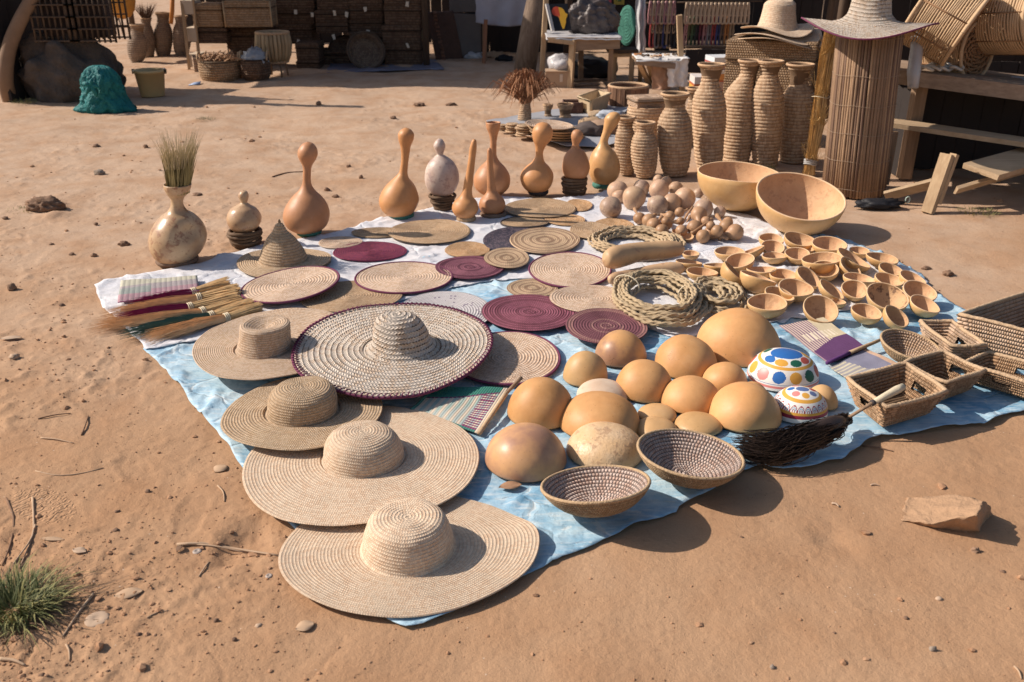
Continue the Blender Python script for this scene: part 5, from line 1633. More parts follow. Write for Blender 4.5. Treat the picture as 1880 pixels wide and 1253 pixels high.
# ------------------------------------------------------------------ palm-coil boxes
def solve_box(c4, z):
    P = [G(x, y, z) for x, y in c4]
    c = sum(P, Vector()) / 4
    ex = ((P[1] - P[0]) + (P[2] - P[3])) / 2
    ey = ((P[3] - P[0]) + (P[2] - P[1])) / 2
    return c, ex, ey
def palm_box(c4, z_rim, z_bot, label, mat=None, flare=.03, pitch=.013, holes=True, rc=.012, name='palm_box', cat='basket', group='rectangular coiled palm boxes at the right', tilt=(0, 0), thick=.012, wobble=.003, seed=0):
    mat = mat or M_BOX
    c, ex, ey = solve_box(c4, z_rim)
    A, B = ex.length / 2, ey.length / 2
    ang = math.atan2(ex.y, ex.x)
    H = z_rim - z_bot
    t = thing(name, label, cat, (c.x, c.y, z_bot), group)
    t.rotation_euler = (tilt[0], tilt[1], ang)
    # shear when the outline is not quite square
    sh = (ey.normalized().dot(ex.normalized()))
    a0, b0 = A - flare - rc - .01, B - flare - rc - .01
    def warp(W):
        W = W.copy()
        W[..., 0] += W[..., 1] * sh
        zf = np.clip(W[..., 2] / H, 0, 1.1)
        W[..., 2] += zf**2 * wobble * (np.sin(W[..., 0] / A * 2.2 + seed) + np.sin(W[..., 1] / B * 3 + seed * 2))
        return W
    outer = [(0.0, 0.0), (rc, .0), (rc + .01, .006), (rc + .01 + flare, H)]
    inner = [(rc + .01 + flare, H), (rc + .01 + flare - thick, H - .002), (rc + .01 - thick * .6, .012), (rc - thick, .009)]
    seg = 220
    for nm, pa in (('outer_wall', outer), ('inner_wall', inner)):
        me = coiled(nm, pa, pitch, seg=seg, a=a0, b=b0, sub=5, stitch=.0095, amp=pitch * .36, warp=warp, stitch_amp=.0026)
        if holes:
            bm = bmesh.new(); bm.from_mesh(me)
            kill = [f for f in bm.faces if H * .42 < f.calc_center_median().z < H * .72 and abs(f.calc_center_median().y - 0) < .035 and abs(f.calc_center_median().x) > a0]
            bmesh.ops.delete(bm, geom=kill, context='FACES'); bm.to_mesh(me); bm.free()
        link(nm, me, t, mat, local=True)
    # floor
    n = int(2 * b0 / pitch)
    mb = MB()
    for j in range(n + 1):
        y = -b0 - rc * .3 + (2 * b0 + rc * .6) * j / n
        pts = [(x + y * sh, y, .010 + .0015 * math.sin(x * 40 + j)) for x in np.linspace(-a0 - rc * .5, a0 + rc * .5, 12)]
        mb.tube(pts, pitch * .55, 5, cap=False)
    mb.build('floor', mat, t, local=True)
    # rim coil
    bp, nr = rrect(a0, b0, 120); nr = nr / np.max(np.abs(nr), axis=1, keepdims=True)**.85
    off = rc + .01 + flare - thick / 2
    W = np.stack([bp[:, 0] + nr[:, 0] * off, bp[:, 1] + nr[:, 1] * off, np.full(120, H)], -1)[None]
    W = warp(W)[0]
    pts = [tuple(w) for w in W] + [tuple(W[0])]
    MB().tube(pts, [.0085 + .0012 * math.sin(i * 2.1) for i in range(121)], 7, cap=False).build('rim', RIMBOX, t, local=True)
    return t
RIMBOX = m_plain('palm_rim', (0.50, 0.35, 0.22), .85, .8, 70, .9, .006)
palm_box([(1778, 566), (1990, 512), (2120, 580), (1990, 655)], .185, .02, 'biggest tall palm box running out of the frame at the right', M_BOXL, flare=.03, holes=False, pitch=.017, seed=3)
palm_box([(1694, 588), (1757, 590), (1805, 636), (1735, 638)], .13, .02, 'small palm box behind the others with a window cut in its wall', M_BOXL, flare=.035, seed=5)
palm_box([(1790, 658), (1824, 640), (1965, 698), (1893, 722)], .10, .02, 'palm box half out of the frame in front of the biggest one', M_BOX, flare=.03, seed=7)
palm_box([(1650, 668), (1727, 644), (1817, 679), (1742, 706)], .115, .02, 'palm box with a hand hole, just behind the front one', M_BOX, flare=.035, seed=9)
palm_box([(1528, 698), (1646, 672), (1760, 712), (1650, 747)], .125, .02, 'front palm box with a dark hand hole and a whisk handle across it', M_BOX, flare=.04, seed=11)

# ------------------------------------------------------------------ hair whisk
def whisk():
    c = G(1450, 815, .04)
    t = thing('hair_whisk', 'black animal-hair whisk with a cream wrapped handle lying over the front palm box', 'whisk', (c.x, c.y, 0))
    rn = random.Random(5)
    spine = [G(1556, 768, .06), G(1520, 785, .085), G(1470, 800, .075), G(1410, 815, .06), G(1355, 808, .04)]
    def cat(a, n): return catmull(np.array([tuple(p) for p in a]), n)
    base = cat(spine, 16)
    mb = MB()
    for i in range(900):
        k = rn.random()
        n = 12
        a, r = rn.uniform(0, 2 * math.pi), math.sqrt(rn.random())
        wild = rn.gauss(0, .02)
        drop = rn.uniform(0, .045)
        st = rn.randint(0, 7) if rn.random() < .6 else 0
        en = rn.randint(11, 16)
        pts, ph = [], rn.uniform(0, 6)
        for j in range(st, en):
            f = j / 15
            w = .018 + .036 * math.sin(min(1, f * 1.3) * math.pi / 2)
            p = Vector(base[j]) + Vector((wild * f + .012 * math.sin(j * 1.3 + ph), math.cos(a) * r * w * 1.0 - drop * f * 1.2 + .012 * math.sin(j * 1.05 + ph * 2), math.sin(a) * r * w * .75 - drop * f * .5))
            p.z = max(p.z, .016)
            pts.append(p)
        if len(pts) > 3: mb.tube(pts, [.0016] * (len(pts) - 1) + [.0004], 3, cap=False)
    mb.build('hair', HAIR, t, smooth=False)
    mb = MB().tube([tuple(b) for b in base[:13]], [.007, .014, .022, .030, .034, .034, .032, .030, .028, .024, .018, .012, .006], 12)
    mb.build('hair_core', HAIR, t)
    a, b, d = G(1556, 768, .07), G(1602, 740, .135), G(1658, 710, .165)
    MB().tube([a, a.lerp(b, .5), b], [.006, .006, .007], 8).build('stick', WOODM, t)
    MB().tube([b - (d - b) * .03, b + (d - b) * .04], [.011, .011], 10).build('dark_band', DARKRING, t)
    MB().tube([b + (d - b) * .04, b.lerp(d, .4), b.lerp(d, .8), d], [.0095, .0125, .0150, .0125], 12).build('wrapped_grip', CREAMTAPE, t)
whisk()
# ================================================================== market behind
def ypix(y): return G(940, y, 0).y

def coil_vase(base, sil, label, mat=None, group='tall coiled straw vases behind the gourds', pitch=.026, name='coiled_vase', cat='vase', seg=64, handle=False, mouth=True):
    mat = mat or M_VASE
    pb = G(base[0], base[1], 0.0)
    t = thing(name, label, cat, pb, group)
    rows = []
    for x, y, hw in sil:
        q = V(x, y, pb.y)
        rows.append((max(.004, hw * mpp(q) - pitch * .28), max(0, q.z), q.x - pb.x))
    pr = catmull(rows, 60)
    zs = pr[:, 1]; o = np.argsort(zs)
    path = [(max(.003, a), b) for a, b, _ in pr][::-1]
    ph = random.uniform(0, 6); wob = random.uniform(.01, .025)
    def warp(W):
        W = W.copy()
        th = np.arctan2(W[..., 1], W[..., 0]); k = 1 + wob * np.sin(2 * th + ph) + .012 * perlin(W[..., 2] * 9 + ph, th, 4)
        W[..., 0] *= k; W[..., 1] *= k
        W[..., 0] += np.interp(W[..., 2], zs[o], pr[o, 2])
        return W
    me = coiled('coiled_wall', path, pitch, amp=pitch * .46, seg=seg, sub=5, stitch=.011, warp=warp, spiral=True)
    link('coiled_wall', me, t, mat, local=True)
    # inside of the mouth
    r, z, x = pr[0]
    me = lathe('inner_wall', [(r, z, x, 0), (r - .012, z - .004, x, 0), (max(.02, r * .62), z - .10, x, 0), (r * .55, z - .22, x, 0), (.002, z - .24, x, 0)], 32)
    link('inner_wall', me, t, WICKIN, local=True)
    pts = [(x + (r - .005) * math.cos(a), (r - .005) * math.sin(a), z) for a in np.linspace(0, 2 * math.pi, 40)]
    MB().tube(pts, .010, 6, cap=False).build('rim', RIMV, t, local=True)
    if handle:
        for s in (-1, 1):
            p = [V(sil[2][0] + s * sil[2][2], sil[2][1], pb.y) - pb]
    return t
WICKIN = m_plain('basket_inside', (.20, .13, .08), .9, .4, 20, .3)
RIMV = m_plain('vase_rim', (.50, .33, .20), .85, .6, 60, .7, .006)

coil_vase((1455, 297), [(1470, 119, 27), (1469, 128, 21), (1468, 142, 16), (1468, 152, 16), (1468, 164, 24), (1467.6, 178, 30), (1466, 200, 31), (1462, 240, 29), (1458, 270, 27), (1455, 296, 23)], 'tall coiled vase at the right end, beside the grass broom', M_VASE)
coil_vase((1404, 303), [(1415, 113, 26), (1414, 122, 20), (1412, 136, 17), (1411, 150, 22), (1410, 170, 29), (1409, 195, 31), (1408, 230, 30), (1406, 270, 27), (1404, 302, 23)], 'tall coiled vase with broken rim, second from the right end', M_VASE)
coil_vase((1350, 299), [(1378, 112, 24), (1376, 122, 18), (1373, 136, 15), (1366, 150, 19), (1359, 168, 27), (1358, 190, 30), (1357, 220, 31), (1354, 260, 29), (1350, 298, 25)], 'tall coiled vase leaning right, between the two straight ones', M_VASE)
coil_vase((1301, 311), [(1307, 119, 27), (1306, 128, 20), (1304, 142, 17), (1303, 158, 20), (1302, 172, 28), (1302, 190, 32), (1302, 220, 32.5), (1301, 260, 29), (1301, 290, 27), (1301, 310, 22)], 'tallest coiled vase in front, left of the leaning one', M_VASE)
coil_vase((1277, 265), [(1277, 163, 18), (1276, 172, 13), (1275, 186, 12), (1274, 205, 17), (1274, 230, 17), (1275, 264, 13)], 'slim coiled vase hidden behind the two wide-mouthed ones', M_VASE)
coil_vase((1239, 321), [(1240, 173, 28), (1240, 182, 22), (1240, 196, 19), (1239, 206, 24), (1238.6, 222, 31), (1238.6, 245, 33), (1239, 275, 31), (1239, 305, 27), (1239, 320, 22)], 'middle-sized coiled vase with a wide flat mouth', M_VASE)
coil_vase((1151, 320), [(1150, 216, 19), (1149, 223, 15), (1148, 232, 14), (1148, 245, 18), (1148, 264, 20.5), (1149, 290, 20), (1150, 310, 17), (1151, 319, 13)], 'small coiled vase next to the crooked golden gourd', M_VASE, pitch=.022)
coil_vase((1184, 325), [(1185.5, 226, 20), (1185, 234, 17), (1184, 243, 17), (1183, 252, 22), (1183, 268, 25.5), (1183, 290, 25), (1184, 312, 21), (1184, 324, 16)], 'small coiled vase in front of the round lidded basket', M_VASE, pitch=.022)
coil_vase((1186, 262), [(1187, 196, 34), (1187, 201, 36), (1187, 212, 35), (1187, 222, 31), (1187, 240, 27), (1187, 261, 25)], 'wide round coiled basket carrying a small straw box', M_VASE, None, .026, 'coiled_basket', 'basket')

def crate(c4x, y_top, y_bot, depth_m, label, mat, name='wicker_box', cat='box', group=None, lid=True, x0=None, x1=None, ground=True, zb=None, Y=None, turn=0.0, pitch=.02, holes=None, frame=None, open_top=False):
    """box whose front face spans x0..x1 and y_top..y_bot; Y is the distance of the front face"""
    a, b = V(x0, y_bot, Y), V(x1, y_bot, Y)
    w = b.x - a.x
    zt = V((x0 + x1) / 2, y_top, Y).z
    z0 = max(0.0, V((x0 + x1) / 2, y_bot, Y).z) if zb is None else zb
    h = zt - z0
    cx = (a.x + b.x) / 2
    t = thing(name, label, cat, (cx, Y + depth_m / 2, z0), group)
    t.rotation_euler = (0, 0, turn)
    A, B = w / 2 - .02, depth_m / 2 - .02
    if open_top:
        path = [(.0, .0), (.02, .0), (.02, h), (.008, h), (.006, .02), (.0, .015)]
    else:
        path = [(.0, .0), (.02, .0), (.02, h * .72), (.026, h * .73), (.026, h), (.0, h + .004), (-min(A, B) * .98, h + .004)]
    me = coiled('woven_wall', path, pitch, seg=76, a=A, b=B, sub=3, stitch=.018, amp=pitch * .25, spiral=False)
    link('woven_wall', me, t, mat, local=True)
    if not open_top:
        # woven seam along the lid
        bp, nr = rrect(A, B, 44)
        pts = [(bp[i % 44, 0] + nr[i % 44, 0] * .03, bp[i % 44, 1] + nr[i % 44, 1] * .03, h * .73) for i in range(45)]
        MB().tube(pts, .009, 4, cap=False).build('lid_rim', mat, t, local=True)
    if frame is not None:
        mb = MB()
        for sx in (-1, 1):
            for sy in (-1, 1):
                mb.tube([(sx * (A + .022), sy * (B + .022), 0), (sx * (A + .022), sy * (B + .022), h)], .012, 6)
        mb.build('corner_rods', frame, t, local=True)
    return t, h, z0, cx

# white paper box / small straw box on the round basket
crate(None, 182, 197, .24, 'small pale straw box with a flat lid on the wide coiled basket', M_BOXL, x0=1162, x1=1220, Y=ypix(262) - .10, turn=R(14), pitch=.012, zb=V(1187, 197, ypix(262)).z + .006)

# hamper carrying straw hats
YH = ypix(268)
crate(None, 77, 200, .42, 'tall square wicker hamper behind the coiled vases, carrying straw hats', M_WICKL, 'wicker_hamper', 'basket', x0=1343, x1=1500, Y=YH, turn=R(-22), pitch=.02)
def up_hat(xc, y_plane, hw, hh_m, crown, label, mat, edge=None, Y=None, z=None, name='straw_hat', flop=.03, seed=1, group='straw hats stacked on the hamper', pitch=.014, lens=.010):
    z = V(xc, y_plane, Y).z if z is None else z
    p = V(xc, y_plane, Y); p.z = z
    m = mpp(p)
    t = thing(name, label, 'hat', p, group)
    Rm = hw * m
    r0 = crown[0][0] * m
    def w(W):
        W = W.copy(); x, y = W[..., 0], W[..., 1]; r = np.sqrt(x * x + y * y); th = np.arctan2(y, x); f = np.clip(r / Rm, 0, 1)
        W[..., 2] += f**2 * (flop * np.sin(2 * th + seed) + flop * .5 * np.sin(3 * th + seed * 2)) - .01 * f
        return W
    path = []
    for hwp, yp in crown[::-1]: path.append((max(.003, hwp * m), (y_plane - yp) * m * 1.03))
    path += [(r0 + (Rm - r0) * .3, .006), (Rm - .004, -.003), (Rm, -.006), (Rm - .006, -.010), (r0, -.006)]
    me = coiled('woven_straw', path, pitch, amp=pitch * .18, seg=110, sub=4, stitch=.01, warp=w)
    link('woven_straw', me, t, mat, local=True)
    if edge is not None:
        P = []
        for a in np.linspace(0, 2 * math.pi, 120):
            q = w(np.array([[[Rm * math.cos(a), Rm * math.sin(a), -.006]]]))[0, 0]; P.append(tuple(q))
        MB().tube(P, .0055, 6, cap=False).build('wrapped_edge', edge, t, local=True)
    return t
YS = YH + .20

up_hat(1432, 68, 78, 0, [(24, 64), (10, 60), (1, 60)], 'flat floppy straw hat at the bottom of the hamper stack', STRAW_P, Y=YS, flop=.035, seed=.4)
up_hat(1428, 61, 78, 0, [(24, 58), (10, 54), (1, 54)], 'straw hat in the middle of the hamper stack', STRAW_P, Y=YS, flop=.035, seed=.7)
up_hat(1427, 49, 66, 0, [(37, 50), (33, 40), (30, 25), (28, 10), (22, 5), (8, 4), (1, 4)], 'pale straw hat with a tall tapered crown on top of the hamper stack', STRAW_P, Y=YS, flop=.03, seed=1.0)

# ------------------------------------------------------------------ rolled reed mat with a sombrero
def reed_roll():
    base = G(1567, 352, 0)
    top = V(1600, 44, base.y)
    t = thing('rolled_mat', 'tall rolled mat of brown reeds standing upright under a sombrero', 'rolled mat', base)
    m = mpp(base)
    r = 53 * m
    ax = top - base
    n = 66
    rn = random.Random(3)
    cols = [m_plain('reed_%d' % i, c, .7, .5, 12, .3) for i, c in enumerate(((.29, .185, .115), (.235, .15, .095), (.37, .24, .145), (.18, .11, .075)))]
    protos = []
    for i in range(n):
        a = 2 * math.pi * i / n
        rr = r * (1 + .015 * math.sin(3 * a) + rn.uniform(-.01, .01))
        b = Vector((rr * math.cos(a), rr * math.sin(a), rn.uniform(0, .01)))
        e = ax * (1 + rn.uniform(-.012, .006)) + Vector((rr * .98 * math.cos(a), rr * .98 * math.sin(a), 0))
        k = math.pi * r / n * 1.08
        mb = MB().tube([b, b.lerp(e, .33) + Vector((rn.gauss(0, .002), rn.gauss(0, .002), 0)), b.lerp(e, .66) + Vector((rn.gauss(0, .002), rn.gauss(0, .002), 0)), e], k, 6)
        mb.build('reed', cols[rn.choice((0, 0, 1, 1, 2, 3))], t, local=True)
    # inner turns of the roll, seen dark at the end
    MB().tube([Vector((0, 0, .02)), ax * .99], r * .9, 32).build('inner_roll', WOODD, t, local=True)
    TANTHR = m_plain('tan_thread', (.38, .28, .2), .8, .6, 30, .2)
    for f in (.05, .22, .385, .55, .72, .93):
        c = ax * f
        pts = [c + Vector(((r + .012) * math.cos(a), (r + .012) * math.sin(a), .004 * math.sin(a * 5))) for a in np.linspace(0, 2 * math.pi, 60)]
        MB().tube(pts, .0013, 4, cap=False).build('thread', TANTHR, t, local=True)
    return base, top
rb, rt_ = reed_roll()
up_hat(1594, 43, 118, 0, [(64, 42), (48, 37), (39, 28), (36, 16), (34, 0), (31, -16), (16, -26), (1, -27)], 'large whitish palm sombrero with thin purple edge on top of the rolled mat', PALM, PURPLE, Y=rb.y, flop=.032, seed=2.3, group=None, name='sombrero', pitch=.024)

def tall_broom():
    z = .0
    Yb = G(1484, 322, 0).y
    P = [V(1484, 321, Yb), V(1488, 298, Yb), V(1500, 230, Yb), V(1507, 175, Yb), V(1520, 100, Yb), V(1530, 54, Yb)]
    t = thing('tall_grass_broom', 'tall yellow grass broom leaning on the rolled mat', 'broom', P[0])
    rn = random.Random(8)
    m = mpp(P[0])
    mbs = [MB(), MB(), MB()]
    mb = MB()
    W = [12, 8.5, 12, 11, 13.5, 15]
    for i in range(820):
        mb = mbs[(0, 0, 1, 1, 2)[rn.randint(0, 4)]]
        a, r = rn.uniform(0, 2 * math.pi), math.sqrt(rn.random())
        pts = []
        tw = rn.gauss(0, 1.2)
        for k, p in enumerate(P):
            w = W[k] * m * r
            pts.append(p + Vector((math.cos(a + tw * k * .25) * w + rn.gauss(0, .002), math.sin(a + tw * k * .25) * w * .8, 0)))
        mb.tube(pts, [.0028, .0026, .0026, .0024, .0022, .001], 3, cap=False)
    for i in range(160):   # loose curved strands
        k = rn.randint(1, 4); p = P[k] + Vector((rn.uniform(-1, 1) * W[k] * m, -W[k] * m * .6, 0))
        d = Vector((rn.gauss(0, .05), -.02, rn.uniform(.05, .18)))
        mb.tube([p, p + d * .5 + Vector((rn.gauss(0, .012), -.012, 0)), p + d], .0014, 3, cap=False)
    for mb, nm, c in zip(mbs, ('grass_stalks', 'pale_stalks', 'brown_stalks'), ((.60, .40, .17), (.74, .55, .29), (.30, .18, .08))):
        mb.build(nm, m_plain('broom_' + nm, c, .8, .6, 26, .2), t, smooth=False)
    for k, f, w in ((1, 0, 11), (3, 0, 15)):
        for q in range(3 if k == 1 else 1):
            c = P[k] + Vector((0, 0, q * .014 - .01))
            pts = [c + Vector((w * m * math.cos(a), w * m * .85 * math.sin(a), .006 * math.sin(a * 2))) for a in np.linspace(0, 2 * math.pi, 24)]
            MB().tube(pts, .007 if k == 1 else .003, 5, cap=False).build('binding', m_plain('grey_rag', (.45, .45, .44), .9, .5, 30, .5) if k == 1 else CREAMTAPE, t)
tall_broom()
a, b = G(1516, 345, 0), V(1549, 72, G(1516, 345, 0).y)
mb = MB()
for k in range(5):
    o = Vector(((k - 2) * .012, -.02 + .004 * k, 0)); mb.tube([a + o, a.lerp(b, .3) + o + Vector((.02, 0, 0)), a.lerp(b, .6) + o * .8, b + o * .5], [.020, .018, .015, .010], 8)
t = thing('palm_stalk', 'pale flat palm stalk standing between the tall broom and the rolled mat', 'palm stalk', a)
mb.build('stalk', WOODP, t)

# ------------------------------------------------------------------ right stall
def plank(name, a, b, w, h, mat, label=None, cat=None, parent=None, group=None, up=(0, 0, 1), jit=.004):
    mb = MB().beam(a, b, w, h, up, jit)
    me = mb.mesh(name, False)
    if parent is not None: return link(name, me, parent, mat)
    c = (Vector(a) + Vector(b)) / 2
    me.transform(Matrix.Translation(-c))
    return single(name, me, mat, label, cat, c, group)

YT = ypix(333)          # front of the right stall table, on the ground
def P(x, y, Y): return V(x, y, Y)
t = thing('stall_table', 'dark plank table of the right stall, carrying the reed drums', 'table', P(1760, 190, YT))
plank('front_beam', P(1640, 140, YT + .05), P(2150, 205, YT - .55), .05, .10, WOODXM, parent=t)
top_z = P(1760, 150, YT - .1).z
for k in range(6):
    o = Vector((0, .13 * k + .08, .045))
    plank('board', P(1640, 140, YT + .05) + o, P(2150, 205, YT - .55) + o, .125, .025, WOODXM, parent=t)
plank('leg', Vector((P(1682, 200, YT + .1).x, YT + .1, 0)), Vector((P(1682, 200, YT + .1).x, YT + .1, top_z)), .08, .08, WOODM, parent=t)
plank('leg', Vector((P(1690, 150, YT).x + .1, YT + .8, 0)), Vector((P(1690, 150, YT).x + .1, YT + .8, top_z)), .08, .08, WOODM, parent=t)
plank('leg', Vector((3.9, YT - .2, 0)), Vector((3.9, YT - .2, top_z)), .08, .08, WOODM, parent=t)
# bench board in front of the table
t = thing('long_bench', 'long pale weathered bench plank under the right stall table', 'bench', P(1760, 235, YT - .35))
YB2 = YT - .22
plank('seat_board', P(1622, 224, YB2 + .25), P(2080, 290, YB2 - .45), .20, .035, WOODXP, parent=t)
for x, y in ((1950, 350), (1652, 350)):
    gx = P(x, 240, YB2).x; plank('leg', Vector((gx, YB2 + .12, 0)), Vector((gx, YB2 + .12, P(x, 240, YB2).z - .03)), .06, .06, WOODM, parent=t)
# broken pale wooden stool in front
t = thing('wooden_trestle', 'tilted pale wooden bench with one slanting leg in front of the right stall', 'bench', G(1790, 390, 0))
Yk = G(1703, 390, 0).y
a, b = G(1702, 391, 0), P(1740, 283, Yk + .06)
plank('leg', a + Vector((0, 0, .0)), b, .075, .035, WOODP, parent=t)
plank('leg', a + Vector((.055, .01, .06)), b + Vector((.055, .02, -.005)), .04, .04, WOODP, parent=t)
plank('seat_board', P(1800, 316, Yk + .05), P(1985, 262, Yk + .62), .25, .035, WOODXP, parent=t, up=(0.0, -.12, 1))
plank('brace', P(1625, 361, Yk + .25), P(1712, 338, Yk + .15), .02, .075, WOODXP, parent=t, up=(0, -.6, 1))
plank('brace', P(1755, 350, Yk + .12), P(1960, 290, Yk + .35), .02, .06, WOODXP, parent=t, up=(0, -.6, 1))
g = G(1900, 385, 0); plank('leg', g, P(1900, 300, g.y), .05, .05, WOODM, parent=t)
# black rag and little plastic cup on the ground near it
def blob(name, c, size, mat, label, cat, seed, sub=3, amp=.25, freq=2.0, group=None, flat=True, parent=None):
    bm = bmesh.new(); bmesh.ops.create_icosphere(bm, subdivisions=sub, radius=1)
    me = bpy.data.meshes.new(name); bm.to_mesh(me); bm.free()
    n = len(me.vertices); co = np.empty(n * 3); me.vertices.foreach_get('co', co); co = co.reshape(-1, 3)
    k = 1 + amp * (perlin(co[:, 0] * freq + seed, co[:, 1] * freq + co[:, 2] * freq * .8, seed) + .5 * perlin(co[:, 1] * freq * 2.3, co[:, 2] * freq * 2 + co[:, 0] * 2 + seed, seed + 1))
    co = co * k[:, None] * np.array(size)
    if flat: co[:, 2] = np.maximum(co[:, 2], -size[2] * .55); co[:, 2] -= co[:, 2].min()
    me.vertices.foreach_set('co', co.ravel()); me.polygons.foreach_set('use_smooth', np.full(len(me.polygons), True)); me.update()
    if parent is not None:
        me.transform(Matrix.Translation(Vector(c))); return link(name, me, parent, mat)
    return single(name, me, mat, label, cat, c, group)
BLACKRAG = m_plain('black_rag', (.018, .018, .022), .6, .6, 20, .6)
blob('black_rag', G(1615, 381, 0), (.15, .05, .035), BLACKRAG, 'crumpled black plastic rag on the sand by the wooden trestle', 'rag', 5, amp=.6, freq=3)
t = thing('glass_bottle_neck', 'tiny pale green plastic loop standing at the end of the black rag', 'litter', G(1666, 380, 0))
c = P(1666, 370, G(1666, 380, 0).y)
MB().tube([c + Vector((.014 * math.cos(a), 0, .02 * math.sin(a) + .01)) for a in np.linspace(-1.6, 4.6, 20)], .004, 5).build('loop', m_plain('pale_plastic', (.45, .55, .48), .4, .3, 20, .1), t)

# reed drums (cylinders of pale reeds)
REEDP = m_plain('pale_reed', (.58, .40, .24), .75, .4, 20, .4)
REEDB = m_plain('brown_reed_weave', (.30, .17, .09), .8, .8, 30, .8, .01)
def reed_drum(c, axis, r, L, label, seed=0, group='reed drum baskets on the right stall', rings_=22, squash=1.0):
    t = thing('reed_drum', label, 'basket', c, group)
    q = Vector(axis).to_track_quat('Z', 'Y').to_matrix()
    for k in range(rings_):
        z = -L / 2 + L * (k + .5) / rings_
        pts = [q @ Vector((r * math.cos(a), r * math.sin(a) * squash, z + .004 * math.sin(a * 3 + k))) for a in np.linspace(0, 2 * math.pi, 36)]
        MB().tube(pts, L / rings_ * .45, 5, cap=False).build('reed_hoop', REEDP, t, local=True)
    for s in (-1, 1):
        # woven end
        mb = MB()
        n = 9
        for k in range(1, n + 1):
            rr = (r - .01) * k / n
            pts = [q @ Vector((rr * math.cos(a), rr * math.sin(a) * squash, s * (L / 2 - .01) + .010 * math.sin(a * 10 + k * 3.1) * s)) for a in np.linspace(0, 2 * math.pi, 48)]
            mb.tube(pts, r / n * .42, 5, cap=False)
        mb.build('woven_end', REEDB, t, local=True)
        pts = [q @ Vector((r * math.cos(a), r * math.sin(a) * squash, s * L / 2)) for a in np.linspace(0, 2 * math.pi, 40)]
        MB().tube(pts, .014, 6, cap=False).build('end_hoop', REEDP, t, local=True)
    for j in range(8):
        a = 2 * math.pi * j / 8 + seed
        MB().tube([q @ Vector(((r + .004) * math.cos(a), (r + .004) * math.sin(a) * squash, z)) for z in (-L / 2, L / 2)], .006, 5).build('rib', REEDB, t, local=True)
c0 = P(1735, 35, YT + .15)
reed_drum(P(1735, 32, YT + .02), (-.75, .45, .42), .26, .34, 'tilted reed drum basket leaning over the others behind the sombrero', 1)
reed_drum(P(1752, 92, YT + .25), (.55, -.8, .05), .20, .34, 'lower reed drum basket lying under the tilted one', 2)
reed_drum(P(1862, 32, YT + .10), (.5, -.85, .10), .24, .42, 'reed drum basket at the top right corner of the view', 3)
PLAST = m_plain('grey_plastic_wrap', (.50, .50, .52), .3, .4, 9, .6, .02, spec=.6)
t = thing('wrapped_roll', 'grey plastic-wrapped roll standing between the rolled mat and the reed drums', 'roll', P(1680, 150, YT - .05))
MB().tube([P(1676, 162, YT - .12), P(1678, 130, YT - .08), P(1683, 90, YT - .05), P(1681, 62, YT)], [.035, .045, .042, .03], 12).build('plastic_sleeve', PLAST, t)
ROPEW = m_plain('white_cord', (.55, .52, .47), .8, .4, 30, .3)
t = thing('cord_tangle', 'tangle of whitish cord and shells on the edge of the right stall table', 'cord', P(1715, 132, YT - .02))
mb = MB(); rn = random.Random(4)
for k in range(7):
    c = P(1700 + k * 9, 130 + rn.uniform(-3, 6), YT - .03 + rn.uniform(0, .1)); c.z = top_z + rn.uniform(.07, .10)
    mb.tube([c + Vector((.05 * math.cos(a + k), .04 * math.sin(a), .012 * math.sin(2 * a + k))) for a in np.linspace(0, 5.6, 18)], .010, 6)
mb.build('cord', ROPEW, t)
FOIL = m_plain('crumpled_foil', (.62, .62, .63), .28, .3, 14, 1.0, .03, spec=.7)
blob('foil_sheet', P(1845, 160, YT + .0) + Vector((0, .1, .0)), (.30, .16, .03), FOIL, 'crumpled whitish foil sheet on the right stall table', 'foil', 8, amp=.4, freq=4)

# the back of the right stall: posts, boards and a thatched roof that keep it dark
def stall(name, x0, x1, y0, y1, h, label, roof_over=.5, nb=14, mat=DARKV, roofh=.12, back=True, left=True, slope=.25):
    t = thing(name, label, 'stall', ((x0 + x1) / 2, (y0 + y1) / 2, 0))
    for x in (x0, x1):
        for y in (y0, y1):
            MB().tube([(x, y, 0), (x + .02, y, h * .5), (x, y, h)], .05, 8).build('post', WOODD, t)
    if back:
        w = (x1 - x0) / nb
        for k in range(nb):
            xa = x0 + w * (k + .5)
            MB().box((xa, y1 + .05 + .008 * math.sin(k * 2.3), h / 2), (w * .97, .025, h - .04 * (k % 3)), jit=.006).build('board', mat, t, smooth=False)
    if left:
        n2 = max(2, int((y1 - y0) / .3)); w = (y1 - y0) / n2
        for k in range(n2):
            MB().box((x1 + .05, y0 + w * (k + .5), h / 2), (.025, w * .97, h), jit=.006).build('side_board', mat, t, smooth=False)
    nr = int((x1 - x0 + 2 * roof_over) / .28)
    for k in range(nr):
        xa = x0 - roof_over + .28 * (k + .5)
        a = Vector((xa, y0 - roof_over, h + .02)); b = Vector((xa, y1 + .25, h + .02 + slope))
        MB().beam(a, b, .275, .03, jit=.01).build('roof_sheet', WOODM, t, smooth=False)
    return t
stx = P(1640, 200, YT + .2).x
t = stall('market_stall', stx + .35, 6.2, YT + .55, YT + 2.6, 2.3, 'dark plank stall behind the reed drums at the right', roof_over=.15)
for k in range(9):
    MB().box((stx + .10, YT + .22 + .15 * k, .31), (.025, .147, .62), jit=.004).build('added_shade_board', DARKV, t, smooth=False)  # low boards added to keep the sun out from under the table
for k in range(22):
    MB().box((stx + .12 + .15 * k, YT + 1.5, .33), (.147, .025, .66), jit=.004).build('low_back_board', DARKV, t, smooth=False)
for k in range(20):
    MB().box((stx + .20 + .15 * k, YT + .36, .31), (.147, .025, .60), jit=.004).build('counter_board', DARKV, t, smooth=False)

